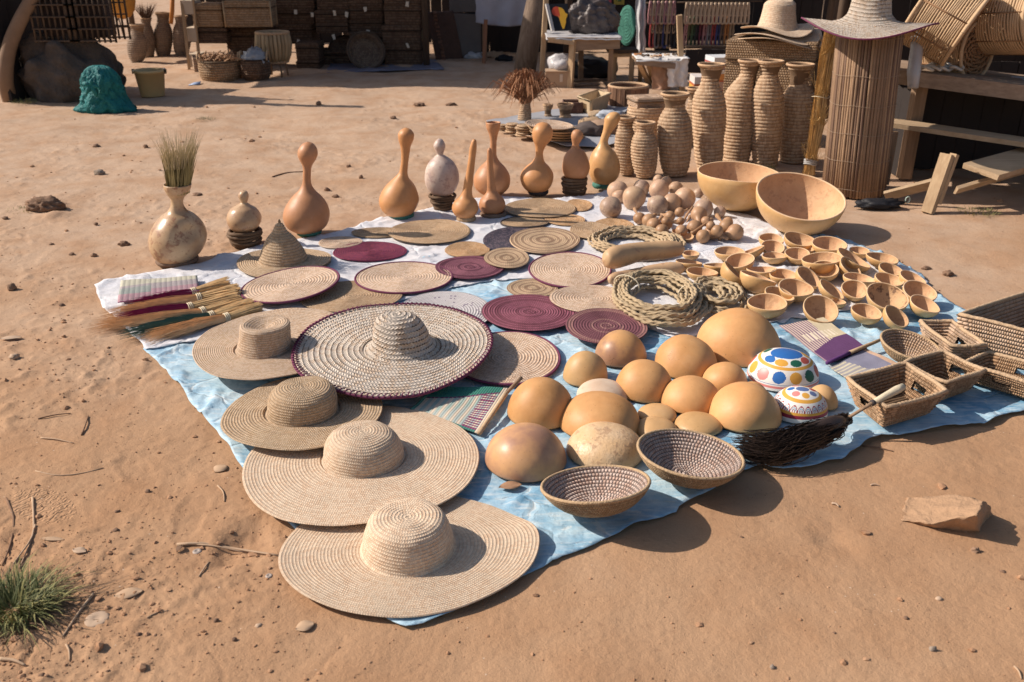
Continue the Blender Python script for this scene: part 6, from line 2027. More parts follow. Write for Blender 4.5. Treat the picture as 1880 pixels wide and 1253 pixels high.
# ------------------------------------------------------------------ bead stall behind
YC = ypix(130)
t = stall('market_stall', .75, 4.3, YC + .35, YC + 2.4, 2.15, 'dark bead stall behind the tall vases', roof_over=.1, left=False)
NECK = [('red', (.36, .05, .05)), ('grey', (.22, .20, .21)), ('brown', (.16, .10, .07)), ('blue', (.035, .05, .18)), ('dark olive', (.10, .10, .04)), ('black', (.02, .02, .025)), ('rose', (.42, .20, .20)),
        ('green', (.06, .11, .05)), ('maroon', (.15, .02, .04)), ('tan', (.34, .24, .15)), ('orange', (.45, .18, .05))]
NM = {n: m_plain('beads_' + n.replace(' ', '_'), c, .5, .7, 40, .6, .006, spec=.5) for n, c in NECK}
NM['pale'] = m_plain('beads_pale', (.52, .38, .26), .6, .5, 40, .5)
def necklace(x, y0, y1, w, Y, colname, top, label, group):
    c = P(x, y0, Y); e = P(x, y1, Y)
    t = thing('bead_necklace', label, 'necklace', c, group)
    m = mpp(c)
    h = c.z - e.z
    n = 22
    for nm, s, col in (('strand', 1.0, colname), ('inner_strand', .62, top)):
        pts = []
        for i in range(n + 1):
            f = i / n; a = math.pi * f
            ww = w * m / 2 * s * (math.sin(a)**.55)
            pts.append((i, ww))
        P1 = [Vector((-w * m / 2 * s * min(1, .35 + 1.3 * k), 0, -h * s * k)) for k in np.linspace(0, .9, 8)]
        P2 = [Vector((w * m / 2 * s * math.sin(a), 0, -h * s * (.9 + .1 * math.cos(a)) )) for a in np.linspace(-1.2, 1.2, 6)]
        P3 = [Vector((-p.x, 0.012, p.z)) for p in P1[::-1]]
        pp = P1 + P2 + P3
        rr = .012 if s == 1 else .008
        MB().tube(pp, [rr * (1 + .25 * (i % 2)) for i in range(len(pp))], 6).build(nm, NM[col], t, local=True)
YN = YC - .02
seq = [('red', 1200), ('grey', 1209), ('brown', 1216), ('blue', 1224), ('tan', 1231), ('black', 1239)]
for i, (cn, x) in enumerate(seq):
    necklace(x, 16, 88, 7.5, YN, cn, 'pale', 'long %s bead necklace hanging left of the pale stall post' % cn, 'bead necklaces hung left of the post')
seq2 = [('rose', 1262), ('dark olive', 1269), ('green', 1276), ('black', 1283), ('maroon', 1290), ('rose', 1297), ('grey', 1305), ('red', 1313), ('blue', 1321), ('brown', 1329), ('orange', 1337), ('tan', 1346)]
ordn = ['first', 'second', 'third', 'fourth', 'fifth', 'sixth', 'seventh', 'eighth', 'ninth', 'tenth', 'eleventh', 'twelfth', 'thirteenth', 'fourteenth', 'fifteenth', 'sixteenth', 'seventeenth', 'eighteenth']
for i, (cn, x) in enumerate(seq2):
    necklace(x, 30, 86, 6.5, YN, cn, cn, '%s bead necklace hanging %s to the right of the pale stall post' % (cn, ordn[i]), 'bead necklaces hung right of the post')
for i in range(16):
    x = 1262 + i * 7.5
    necklace(x, 5, 44, 6.2, YN - .10, 'pale', 'pale', 'short pale shell necklace in the upper row, %s from the post' % ordn[i], 'pale necklaces in the upper row')
for i in range(7):
    x = 1195 + i * 7.2
    necklace(x, 2, 44, 5.5, YN - .10, 'pale' if i % 2 else 'rose', 'pale', '%s short necklace in the upper row left of the post, %s from the white sheet' % ('pale' if i % 2 else 'rose', ordn[i]), 'short necklaces left of the post')
t = thing('necklace_rail', 'thin rail that carries the bead necklaces', 'rail', P(1270, 2, YN - .05))
MB().tube([P(1185, 6, YN - .08), P(1400, 2, YN - .08)], .012, 6).build('rail', WOODD, t)
plank('stall_post', G(1252, 168, 0), P(1247, 28, G(1252, 168, 0).y), .075, .06, WOODP, 'pale square stall post in front of the necklaces', 'post')
# white plastic sheet hanging beside it
def drape(name, x0, x1, y0, y1, Y, mat, label, cat, folds=5, amp=.04, flare=0.0, seed=0, group=None, bottom_push=0.0, nx=50, ny=26, sag=0.0):
    a, b = P(x0, y0, Y), P(x1, y0, Y); c, d = P(x0, y1, Y), P(x1, y1, Y)
    U, W = np.meshgrid(np.linspace(0, 1, nx), np.linspace(0, 1, ny), indexing='ij')
    X = (a.x * (1 - U) + b.x * U) * (1 - W) + (c.x * (1 - U) + d.x * U) * W
    Z = a.z * (1 - W) + c.z * W - sag * np.sin(U * np.pi) * W
    Yy = Y + amp * (np.sin(U * folds * 2 * np.pi + seed + W * 1.5) * (.3 + .7 * W) + .6 * perlin(U * 4 + seed, W * 3, seed)) - bottom_push * W
    X = X + .02 * perlin(U * 3, W * 5 + seed, seed + 2)
    o = np.array([(a.x + b.x) / 2, Y, 0])
    me = np_mesh(name, np.stack([X, Yy, Z], -1).reshape(-1, 3) - o, grid_quads(nx, ny, False))
    ob = single(name, me, mat, label, cat, o, group)
    s = ob.modifiers.new('thickness', 'SOLIDIFY'); s.thickness = .003
    return ob
WSHEET = m_plain('white_plastic', (.62, .62, .64), .45, .25, 6, .4, .02, spec=.5)
drape('plastic_sheet', 1168, 1186, -30, 98, YC + .05, WSHEET, 'white plastic sheet hanging down beside the green oval', 'sheet', folds=2, amp=.03)
# green oval bag
t = thing('green_basket_lid', 'flat green woven oval hanging edge-on beside the white sheet', 'basket lid', P(1151, 47, YC - .3))
me = coiled('green_weave', [(.002, .02), (.12, .012), (.135, 0), (.12, -.012), (.01, -.012)], .02, seg=60, sub=4, stitch=.02, warp=lambda W: W * np.array([1, 1.9, 1]))
me.transform(Matrix.Rotation(R(90), 4, 'X') ); me.transform(Matrix.Rotation(R(-38), 4, 'Z'))
link('green_weave', me, t, m_coil('green_weave', (.10, .32, .24), (.08, .25, .19), .5, var=.3), local=True)

# low table with jewellery and a white cloth
YJ = ypix(172)
t = thing('jewellery_table', 'low rickety table with a white cloth corner and trinkets in the middle distance', 'table', G(1215, 168, 0))
zt = P(1215, 106, YJ + .1).z
ax_, bx_ = P(1165, 110, YJ + .1).x, P(1262, 110, YJ + .1).x
for k in range(4):
    MB().box(((ax_ + bx_) / 2, YJ + .02 + .11 * k, zt - .02), (bx_ - ax_, .105, .03), jit=.004).build('board', WOODM, t, smooth=False)
for nm, a, b in (('leg', G(1193, 156, 0), P(1172, 110, YJ)), ('leg', G(1175, 150, 0), P(1176, 110, YJ + .4)), ('leg', G(1252, 172, 0), P(1252, 112, YJ)), ('leg', G(1200, 155, 0) , P(1190, 112, YJ + .1))):
    plank(nm, a, b, .05, .05, WOODP, parent=t)
plank('apron', P(1166, 114, YJ - .03), P(1240, 122, YJ - .05), .03, .06, WOODXM, parent=t)
WCL = m_plain('white_cotton', (.70, .68, .66), .85, .25, 10, .4, .01)
drape('tablecloth_corner', 1226, 1263, 108, 160, YJ - .05, WCL, 'white cloth corner hanging off the jewellery table', 'cloth', folds=2, amp=.02)
me_c = thing('tablecloth', 'white cloth lying crumpled on the jewellery table top', 'cloth', P(1215, 108, YJ))
nx, ny = 30, 16
U, W = np.meshgrid(np.linspace(0, 1, nx), np.linspace(0, 1, ny), indexing='ij')
me = np_mesh('cloth_top', np.stack([ax_ + (bx_ - ax_) * U, YJ - .07 + .52 * W, zt + .008 + .008 * perlin(U * 5, W * 5, 3) - .05 * np.clip(.1 - W, 0, 1) * 6 * (U < .85)], -1).reshape(-1, 3), grid_quads(nx, ny, False)[:, ::-1])
ob = link('cloth_top', me, me_c, WCL); s = ob.modifiers.new('thickness', 'SOLIDIFY'); s.thickness = .003
rn = random.Random(12)
BNG = [('orange', 'orange', 'at the left end'), ('brown', None, 'second from the left'), ('orange', 'orange', 'in the middle, front row'), ('black', 'black', 'in the middle, back row'),
       ('pale', 'pale', 'right of the middle'), ('brown', None, 'at the right end of the table'), ('black', 'black', 'nearest the pale post'), ('pale', 'pale', 'at the front edge')]
for k, (cn, key, wh) in enumerate(BNG):
    f = (.08, .20, .42, .50, .62, .80, .93, .35)[k]; g_ = (.2, .1, .05, .32, .15, .2, .35, -.0)[k]
    c = Vector((ax_ + (bx_ - ax_) * f, YJ + g_, zt + .026)); r = rn.uniform(.028, .05)
    mb = MB().tube([Vector((r * math.cos(a), r * .8 * math.sin(a), .004 * math.sin(3 * a))) for a in np.linspace(0, 2 * math.pi, 18)], .009, 5, cap=False)
    single('bangle', mb.mesh('bangle'), NM[key] if key else WOODD, 'small %s bangle on the jewellery table, %s' % (cn, wh), 'bangle', c, 'bangles on the jewellery table')
# rusty drum beside
drape('paper_sack', 1197, 1232, 118, 165, YJ + .12, m_plain('kraft_paper', (.42, .26, .18), .8, .3, 8, .5), 'brown paper sheet hanging under the jewellery table', 'paper', folds=1, amp=.02)
# stool left of it
t = thing('low_stool', 'small dark-topped stool left of the jewellery table', 'stool', G(1145, 152, 0))
Ys = ypix(155)
MB().box(P(1142, 92, Ys + .1), (.36, .34, .035)).build('seat', WOODD, t, smooth=False)
for x, dy in ((1126, 0), (1160, 0), (1130, .28), (1162, .28)):
    g = P(x, 94, Ys + dy); plank('leg', Vector((g.x, g.y, 0)), g, .045, .045, WOODP, parent=t)
plank('stretcher', P(1120, 103, Ys - .02), P(1165, 101, Ys - .02), .03, .04, WOODP, parent=t)

# painting table
YP = ypix(162)
t = thing('display_table', 'wooden display table with the Africa picture, left of the stool', 'table', G(1040, 162, 0))
zt2 = P(1030, 72, YP).z
xa, xb = P(1004, 72, YP).x, P(1140, 72, YP).x
for k in range(6):
    MB().box(((xa + xb) / 2, YP + .06 + .14 * k, zt2), (xb - xa, .135, .03), jit=.004).build('board', WOODP, t, smooth=False)
plank('leg', G(1046, 163, 0), P(1052, 74, YP), .06, .05, WOODP, parent=t)
plank('leg', G(1066, 150, 0), Vector((P(1066, 80, YP + .7).x, YP + .7, zt2)), .06, .05, WOODM, parent=t)
plank('leg', Vector((xb - .1, YP + .1, 0)), Vector((xb - .1, YP + .1, zt2)), .06, .05, WOODM, parent=t)
plank('apron', P(1006, 74, YP - .03), P(1054, 80, YP - .03), .03, .05, WOODP, parent=t)
plank('apron', P(1054, 84, YP + .02), P(1138, 80, YP + .06), .03, .12, WOODXM, parent=t)
WSH2 = m_plain('dirty_white_plastic', (.50, .49, .50), .4, .4, 6, .6, .03, spec=.5)
nx, ny = 40, 16
U, W = np.meshgrid(np.linspace(0, 1, nx), np.linspace(0, 1, ny), indexing='ij')
me = np_mesh('plastic_cover', np.stack([xa - .01 + (xb - xa + .02) * U - (xa + xb) / 2, YP - .03 + .9 * W - YP, .025 + .012 * perlin(U * 8, W * 5, 3) - .03 * (W < .05)], -1).reshape(-1, 3), grid_quads(nx, ny, False)[:, ::-1])
ob = single('plastic_cover', me, WSH2, 'dirty white plastic cover spread on the display table', 'sheet', ((xa + xb) / 2, YP, zt2)); s = ob.modifiers.new('thickness', 'SOLIDIFY'); s.thickness = .003
# crumpled brown plastic heap on it
blob('plastic_heap', Vector((P(1088, 60, YP + .4).x, YP + .50, zt2 + .03)), (.30, .20, .26), m_plain('clear_brown_plastic', (.10, .08, .075), .4, 1.2, 7, 1.0, .03, spec=.5), 'heap of goods under crumpled clear plastic on the display table', 'plastic', 6, amp=.20, freq=3.5, sub=5)
# picture: black panel with a red-to-yellow Africa shape
def picture():
    A, B, C_, D = P(1018, 57, YP + .1), P(1049, 56, YP + .1), P(1042, 7, YP + .22), P(1007, 8, YP + .22)
    t = thing('picture_panel', 'black panel with a red and yellow map of Africa leaning on the display table', 'picture', A)
    t2 = (B - A).cross(D - A).normalized()
    if t2.y > 0: t2 = -t2
    mb = MB(); mb.add([A, B, C_, D] + [q - t2 * .02 for q in (A, B, C_, D)], [[0, 1, 2, 3], [7, 6, 5, 4], [0, 4, 5, 1], [1, 5, 6, 2], [2, 6, 7, 3], [3, 7, 4, 0]])
    mb.build('board', m_plain('black_paint', (.012, .012, .015), .4, .3, 20, .1), t, smooth=False)
    af = [(.20, .86), (.34, .90), (.48, .88), (.66, .84), (.74, .78), (.80, .66), (.92, .60), (.86, .50), (.78, .42), (.76, .30), (.68, .18), (.60, .07), (.52, .05), (.46, .18), (.44, .32), (.42, .44), (.36, .54), (.22, .55), (.10, .62), (.08, .74)]
    def uvp(u, v): return (A * (1 - u) + B * u) * (1 - v) + (D * (1 - u) + C_ * u) * v + t2 * .004
    vs = [uvp(*q) for q in af]; n = len(vs)
    c = uvp(.5, .55)
    tris = [[n, i, (i + 1) % n] for i in range(n)]
    col = []
    for i in range(n):
        u = (af[i][0] + af[(i + 1) % n][0]) / 2; v = (af[i][1] + af[(i + 1) % n][1]) / 2
        cc = (.45, .06, .03) if u < .42 else (.60, .34, .03)
        if .2 < u < .45 and v < .6 and v > .4: cc = (.55, .15, .03)
        col += [cc] * 3
    me = np_mesh('painted_map', [tuple(v) for v in vs] + [tuple(c)], None, tris=tris, col=col, smooth=False)
    link('painted_map', me, t, m_attr('picture_paint', .5))
    fr = m_plain('white_frame', (.6, .58, .55), .6, .3, 20, .1)
    for p, q in ((A, D),):
        MB().beam(p + t2 * .004 - Vector((.02, 0, 0)), q + t2 * .004 - Vector((.02, 0, 0)), .04, .02).build('white_side', fr, t, smooth=False)
picture()
# pictures hanging above the plastic heap
for x0, x1, y0, y1, c, lab in ((1087, 1122, -6, 15, (.42, .08, .10), 'red printed picture hanging above the plastic heap'), (1128, 1146, -8, 9, (.35, .26, .05), 'yellow and green picture hanging next to the red one')):
    a, b = P(x0, y0, YC - .1), P(x1, y1, YC - .1)
    t = thing('hanging_picture', lab, 'picture', ((a.x + b.x) / 2, a.y, (a.z + b.z) / 2))
    MB().box(((a.x + b.x) / 2, a.y, (a.z + b.z) / 2), (b.x - a.x, .012, a.z - b.z)).build('sheet', m_plain('print_%d' % x0, c, .6, .5, 9, .1), t, smooth=False)
    blob('dark_figure', ((a.x + b.x) / 2, a.y - .012, b.z + (a.z - b.z) * .35), ((b.x - a.x) * .22, .006, (a.z - b.z) * .25), m_plain('print_dark_%d' % x0, (.05, .03, .12) if x0 < 1100 else (.05, .10, .04), .6, .5, 9, .1), '', '', 4, sub=2, parent=t)
# things under the display table
CARD = m_plain('cardboard', (.42, .29, .19), .85, .25, 5, .2)
YX = ypix(163)
t = thing('cardboard_box', 'cardboard box under the left end of the display table', 'box', G(1023, 160, 0))
a, b = P(1001, 132, YX), P(1044, 162, YX)
MB().box(((a.x + b.x) / 2, YX + .12, a.z / 2), (b.x - a.x, .24, a.z), jit=.008).build('carton', CARD, t, smooth=False)
MB().box(((a.x + b.x) / 2 + .05, YX - .003, a.z * .62), (.035, .004, a.z * .45)).build('tape', m_plain('pale_tape', (.6, .5, .4), .4, .2, 20, .1), t, smooth=False)
MB().box(((a.x + b.x) / 2, YX + .04, a.z + .012), (b.x - a.x, .10, .006), Matrix.Rotation(R(12), 3, 'X')).build('flap', CARD, t, smooth=False)
blob('white_sack', P(1030, 128, YX + .15) , (.15, .12, .12), WSH2, 'bulging whitish sack on the cardboard box under the display table', 'sack', 9, amp=.3, freq=1.6)
blob('dark_bundle', G(1085, 143, 0), (.34, .22, .16), BLACKRAG, 'dark bundle of cloth under the display table', 'bundle', 3, amp=.3)
t = thing('wooden_board', 'pale board standing under the display table', 'board', G(1070, 130, 0))
plank('plank', G(1070, 132, 0), P(1070, 92, ypix(132)), .14, .02, WOODP, parent=t)
for i, (x0, y0, x1, y1, lab) in enumerate(((1052, 150, 1115, 147, 'long stick lying on the sand under the display table'), (1056, 158, 1100, 156, 'short branch lying in front of the display table'))):
    a, b = G(x0, y0, .02), G(x1, y1, .03)
    c = (a + b) / 2
    single('stick', MB().tube([a - c, (a - c) * .3 + Vector((0, .02, .01)), (b - c)], [.02, .022, .015], 7).mesh('stick'), BARK, lab, 'stick', c)

# leaning posts
t = thing('leaning_tree', 'leaning bare tree trunk beside the display table', 'tree', G(966, 140, 0))
Y0 = ypix(140)
pts = [G(962, 142, -.05), P(968, 100, Y0 + .02), P(976, 50, Y0 + .05), P(986, 0, Y0 + .1), P(1002, -70, Y0 + .18), P(1030, -190, Y0 + .3)]
m = mpp(G(966, 140, 0))
MB().tube(catmull(np.array([tuple(p) for p in pts]), 24), [.0 + w * m for w in np.linspace(21, 16, 24)], 16).build('trunk', BARK, t)
for p, d in ((pts[3] + Vector((.05, 0, .3)), Vector((.5, -.1, .5))),):
    MB().tube([p, p + d * .5, p + d], [.06, .04, .02], 8).build('branch_stub', BARK, t)
plank('stall_post', G(994, 152, 0), P(1006, -60, ypix(152)), .075, .06, WOODP, 'square wooden post right beside the leaning trunk', 'post')
# white tarp hung between posts
t = thing('cloth_stall', 'low stall draped with a grey-white sheet, left of the leaning trunk', 'stall', G(930, 105, 0))
Yw = ypix(115)
plank('post', G(890, 112, 0), P(890, -30, Yw), .06, .06, WOODM, parent=t)
plank('post', G(888, 118, 0) , P(892, 36, ypix(118)), .05, .05, m_wood('reddish_wood', (.34, .16, .09), (.25, .12, .07)), parent=t)
plank('post', Vector((P(1000, 100, Yw + 1.2).x, Yw + 1.2, 0)), Vector((P(1000, 100, Yw + 1.2).x, Yw + 1.2, 1.8)), .06, .06, WOODM, parent=t)
drape('grey_sheet', 873, 992, -50, 42, Yw - .05, m_plain('grey_sheet', (.42, .42, .48), .8, .3, 5, .5, .02), 'grey-white sheet hanging like a table skirt behind the leaning trunk', 'sheet', folds=3, amp=.03, sag=.05)
for k in range(10):
    x = P(868, 0, Yw + 1.3).x + k * .17
    MB().box((x, Yw + 1.3, .9), (.165, .025, 1.8), jit=.006).build('board', DARKV, t, smooth=False)
for k in range(8):
    MB().beam((P(868, 0, Yw).x + k * .22, Yw - .1, 1.75), (P(868, 0, Yw).x + k * .22, Yw + 1.4, 1.95), .21, .03).build('roof_sheet', WOODM, t, smooth=False)
for i, (x, y, s, m_, lab) in enumerate(((905, 108, .16, CARD, 'crumpled brown paper under the draped stall'), (925, 112, .13, BLACKRAG, 'dark rubbish heap under the draped stall'), (870, 108, .14, WSHEET, 'crumpled pale paper at the foot of the concrete slab'))):
    blob('rubbish', G(x, y, 0), (s, s * .6, s * .4), m_, lab, 'rubbish', i + 20, amp=.5, freq=3)
# concrete slab and bark board
t = thing('concrete_slab', 'grey cement slab wall left of the draped stall', 'wall', G(858, 108, 0))
Yq = ypix(108)
a, b = P(826, 108, Yq), P(880, -40, Yq)
CONC = m_plain('cement', (.17, .15, .14), .95, .5, 4, .6, .02)
MB().box(((a.x + b.x) / 2, Yq + .1, .31), (b.x - a.x, .16, .62), jit=.02).build('lower_block', CONC, t, smooth=False)
MB().box(((a.x + b.x) / 2 - .02, Yq + .11, .63 + .4), (b.x - a.x - .03, .15, .78), jit=.02).build('upper_block', CONC, t, smooth=False)
t = thing('bark_board', 'dark reddish bark board leaning against the cement slab', 'board', G(820, 112, 0))
Yb = ypix(112)
A, B, C_, D = G(800, 110, 0), G(850, 108, 0), P(832, 22, Yb + .25), P(783, 24, Yb + .25)
mb = MB(); t2 = Vector((0, .04, .01)); mb.add([A, B, C_, D, A + t2, B + t2, C_ + t2, D + t2], [[0, 1, 2, 3], [7, 6, 5, 4], [0, 4, 5, 1], [1, 5, 6, 2], [2, 6, 7, 3], [3, 7, 4, 0]])
mb.build('board', m_plain('reddish_bark', (.11, .065, .05), .9, .7, 12, .9, .02), t, smooth=False)
mb = MB()
for k in range(14):
    f = k / 13; p = (A.lerp(D, f)).lerp(B.lerp(C_, f), .3) - Vector((0, .02, 0)); mb.box(p, (.05, .02, .035), jit=.01)
mb.build('bark_ridge', m_plain('ridge_bark', (.22, .12, .08), .9, .5, 12, .5), t, smooth=False)
plank('bamboo_pole', G(779, 108, 0), P(777, -60, ypix(108)), .055, .055, m_plain('yellow_bamboo', (.34, .27, .14), .7, .4, 9, .2), 'yellowish bamboo pole at the right end of the box stack', 'pole')

# ------------------------------------------------------------------ stacks of dark wicker boxes
YW = ypix(122)
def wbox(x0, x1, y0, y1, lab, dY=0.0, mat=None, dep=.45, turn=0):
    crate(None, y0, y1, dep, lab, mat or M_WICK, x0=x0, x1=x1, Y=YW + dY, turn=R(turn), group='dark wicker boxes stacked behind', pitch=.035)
cols = [
 # (x0,x1,[(y0,y1),...] from the bottom up, name of the column, dY)
 (545, 586, [(112, 146), (80, 111)], 'beside the drum basket', -.35),
 (497, 578, [(46, 80), (18, 45), (-14, 17)], 'in the first column behind the drum basket', .25),
 (583, 640, [(94, 122), (44, 60), (20, 43), (-12, 19)], 'in the second column behind the leaning pans', .10),
 (640, 702, [(100, 124), (60, 99), (37, 59), (14, 36), (-16, 13)], 'in the third column behind the leaning pans', .12),
 (704, 772, [(82, 126), (48, 81), (10, 47), (-22, 9)], 'in the column beside the bamboo pole', -.05),
]
pos = {0: 'bottom', 1: 'second', 2: 'third', 3: 'fourth', 4: 'fifth'}
for x0, x1, ys, nm, dY in cols:
    for i, (y0, y1) in enumerate(ys):
        j = random.uniform(-4, 4)
        wbox(x0 + j, x1 + j * .6, y0, y1 + 1.0, 'dark wicker box, %s from the ground %s' % (pos[i], nm) if i else 'dark wicker box at the bottom %s' % nm, dY + random.uniform(0, .04), turn=random.uniform(-3, 3))
# paper tags on the boxes
TAGM = m_plain('paper_tag', (.62, .55, .45), .8, .2, 20, .1)
for i, (x, y) in enumerate(((543, 22), (573, 28), (614, 24), (636, 27), (671, 17), (748, 8), (613, 68), (548, 78), (748, 84), (675, 60))):
    c = P(x, y, YW - .06 - (.0 if x > 700 else -.0)); c.y = YW - (.12 if x > 700 else .02)
    c = P(x, y, c.y)
    single('paper_tag', MB().box((0, 0, 0), (.035, .012, .06), Matrix.Rotation(R(20 * math.sin(i * 3)), 3, 'Y'), jit=.008).mesh('paper_tag', False), TAGM, 'small pale paper tag hanging on a dark wicker box, ' + ('upper left part of the stack', 'right end of the first column', 'upper middle of the stack', 'right edge of the second column', 'top of the third column', 'top right of the stack', 'behind the leaning pans', 'beside the drum basket', 'near the bamboo pole', 'just above the round pan')[i], 'tag', c, 'paper tags on the wicker boxes')
# lighter crates at the left
YL = ypix(128)
t = thing('pale_crate_stand', 'pale slatted stand with dark wicker trays at the left end of the box stack', 'shelf', G(352, 128, 0))
a, b = P(333, 4, YL), P(347, 128, YL)
for (xa1, ya1, xa2, ya2) in ((334, 2, 348, 130), (354, 0, 368, 128)):
    plank('upright', G(xa2, ya2, 0), P(xa1, ya1, YL), .035, .035, WOODP, parent=t)
for k, y in enumerate((4, 54, 102)):
    p, q = P(335 + k * 6, y + 10, YL - .01), P(355 + k * 6, y + 14, YL - .01)
    MB().box(((p.x + q.x) / 2, YL + .15, p.z), (q.x - p.x, .34, .17)).build('side_panel', m_plain('pale_panel_%d' % k, (.52, .43, .33), .8, .2, 6, .2), t, smooth=False)
crate(None, 8, 50, .4, 'wicker tray box on the upper level of the pale stand', M_WICKL, x0=357, x1=412, Y=YL + .02, group='wicker boxes on the pale stand', pitch=.03, turn=R(-3))
crate(None, 52, 80, .4, 'wicker tray box on the lower level of the pale stand', M_WICK, x0=363, x1=418, Y=YL + .04, group='wicker boxes on the pale stand', pitch=.03)
crate(None, 2, 50, .4, 'big pale-cornered wicker box on top beside the stand', M_WICKL, x0=414, x1=497, Y=YL - .05, group='wicker boxes on the pale stand', pitch=.03, turn=R(4), frame=WOODP)
crate(None, 52, 110, .4, 'dark wicker box in the shade under the pale-cornered one', M_WICK, x0=420, x1=500, Y=YL + .25, group='wicker boxes on the pale stand', pitch=.035)
crate(None, 106, 132, .3, 'small pale tray box at the foot of the pale stand', M_BOXL, x0=350, x1=378, Y=YL - .35, group='wicker boxes on the pale stand', pitch=.03, turn=R(20), open_top=True)

def wicker_tub(base, sil, label, mat, name='wicker_basket', handles=False, group=None, pitch=.03):
    pb = G(*base, 0)
    t = thing(name, label, 'basket', pb, group)
    m = mpp(pb)
    path = []
    for y, hw in sil[::-1]:
        q = V(base[0], y, pb.y); path.append((hw * m, max(0, q.z)))
    path = [(.02, path[0][1])] + path
    r, z = path[-1]
    path += [(r - .02, z - .005), (r * .9 - .02, max(.05, z * .3)), (.01, max(.04, z * .3))]
    me = coiled('woven_wall', path, pitch, seg=64, sub=4, stitch=.03, amp=pitch * .3)
    link('woven_wall', me, t, mat, local=True)
    MB().tube([((r - .01) * math.cos(a), (r - .01) * math.sin(a), z) for a in np.linspace(0, 2 * math.pi, 36)], .018, 6, cap=False).build('rim', mat, t, local=True)
    if handles:
        for s in (-1, 1):
            c = Vector((s * r * .95, 0, z))
            MB().tube([c + Vector((s * .01, .07 * math.cos(a), .10 * math.sin(a))) for a in np.linspace(0, math.pi, 14)], .012, 6).build('handle', WOODP, t, local=True)
    return t, pb, r, z
t, pb, r, z = wicker_tub((407, 146), [(112, 37), (120, 38), (135, 38), (150, 34)], 'big round wicker basket full of dried stalks with hoop handles', M_WICKL, handles=True)
tw_ = thing('dried_stalks', 'heap of dried reddish stalks in the big round wicker basket', 'dried plants', pb + Vector((0, 0, z - .06)))
rn = random.Random(9); mb = MB()
for k in range(130):
    a, q = rn.uniform(0, 6.3), r * .8 * math.sqrt(rn.random())
    p = Vector((q * math.cos(a), q * math.sin(a), rn.uniform(0, .10)))
    d = Vector((rn.gauss(0, .10), rn.gauss(0, .10), rn.uniform(0, .10)))
    mb.tube([p, p + d * .5 + Vector((0, 0, .02)), p + d], [.011, .008, .004], 4)
mb.build('stalks', m_plain('dried_stalk', (.36, .21, .12), .85, .7, 20, .3), tw_, local=True)
t, pb, r, z = wicker_tub((472, 147), [(110, 24), (120, 27), (135, 27), (150, 20)], 'wicker basket wrapped in clear plastic next to the stalk basket', M_WICK, handles=True)
blob('plastic_wrap', pb + Vector((0, 0, .10)), (r * 1.05, r * .95, z * .75), m_plain('silver_plastic', (.34, .35, .37), .22, .5, 10, 1.0, .04, spec=.8), 'shiny clear plastic bunched round the small wicker basket', 'plastic', 14, amp=.22, freq=5, sub=4)
# drum basket on legs
pb = G(508, 140, 0)
t = thing('barrel_stool', 'barrel-shaped cane stool on thin legs in front of the wicker boxes', 'stool', pb)
m = mpp(pb)
zz0, zz1 = P(508, 114, pb.y).z, P(508, 60, pb.y).z
n = 26
for i in range(n):
    a = 2 * math.pi * i / n
    pts = [Vector((rr * m * math.cos(a), rr * m * math.sin(a), zz0 + (zz1 - zz0) * f)) for f, rr in ((0, 21), (.25, 27), (.6, 30), (1, 27))]
    MB().tube(pts, 29 * m * math.pi / n * .98, 6).build('cane_strip', m_plain('cane_%d' % (i % 3), mul((.46, .32, .18), 1 - .12 * (i % 3)), .7, .4, 10, .2) if i < 3 else bpy.data.materials['cane_%d' % (i % 3)], t, local=True)
for f, rr in ((0.02, 23), (1.0, 28.5)):
    MB().tube([(rr * m * math.cos(a), rr * m * math.sin(a), zz0 + (zz1 - zz0) * f) for a in np.linspace(0, 2 * math.pi, 36)], .018, 6, cap=False).build('hoop', RIMV, t, local=True)
for a in (.6, 2.2, 3.9, 5.4):
    MB().tube([(19 * m * math.cos(a), 19 * m * math.sin(a), zz0), (22 * m * math.cos(a), 22 * m * math.sin(a), 0)], .012, 6).build('leg', WOODM, t, local=True)
# leaning round pans
def lean_pan(cx, cy, hw, hh, turn, dr, lab, Y, mat):
    p, Rr, dep, n = bowl_frame(cx, cy, hw, hh, turn, .3, dr, 0.0)
    t = thing('wicker_pan', lab, 'basket', p, 'round wicker pans leaning on the boxes')
    t.rotation_euler = axis_matrix(n, 0).to_euler()
    me = coiled('woven_pan', [(.004, -dep), (Rr * .80, -dep), (Rr * .86, -dep * .9), (Rr, 0), (Rr - .02, 0), (Rr * .80, -dep + .03), (.01, -dep + .02)], .03, seg=80, sub=4, stitch=.03, amp=.007)
    link('woven_pan', me, t, mat, local=True)
    MB().tube([(Rr * math.cos(a), Rr * math.sin(a), 0) for a in np.linspace(0, 2 * math.pi, 48)], .016, 6, cap=False).build('rim', mat, t, local=True)
lean_pan(632, 93, 28, 34 * .75, -10, .35, 'shallow wicker pan half hidden behind the deeper one', 0, M_WICK)
lean_pan(672, 93, 34, 32, 30, .55, 'deep round wicker pan leaning forward on the box stack', 0, m_coil('grey_wicker', (.24, .17, .12), (.17, .115, .08), .53, bstr=.8, dist=.01, dark=.5, var=.3))
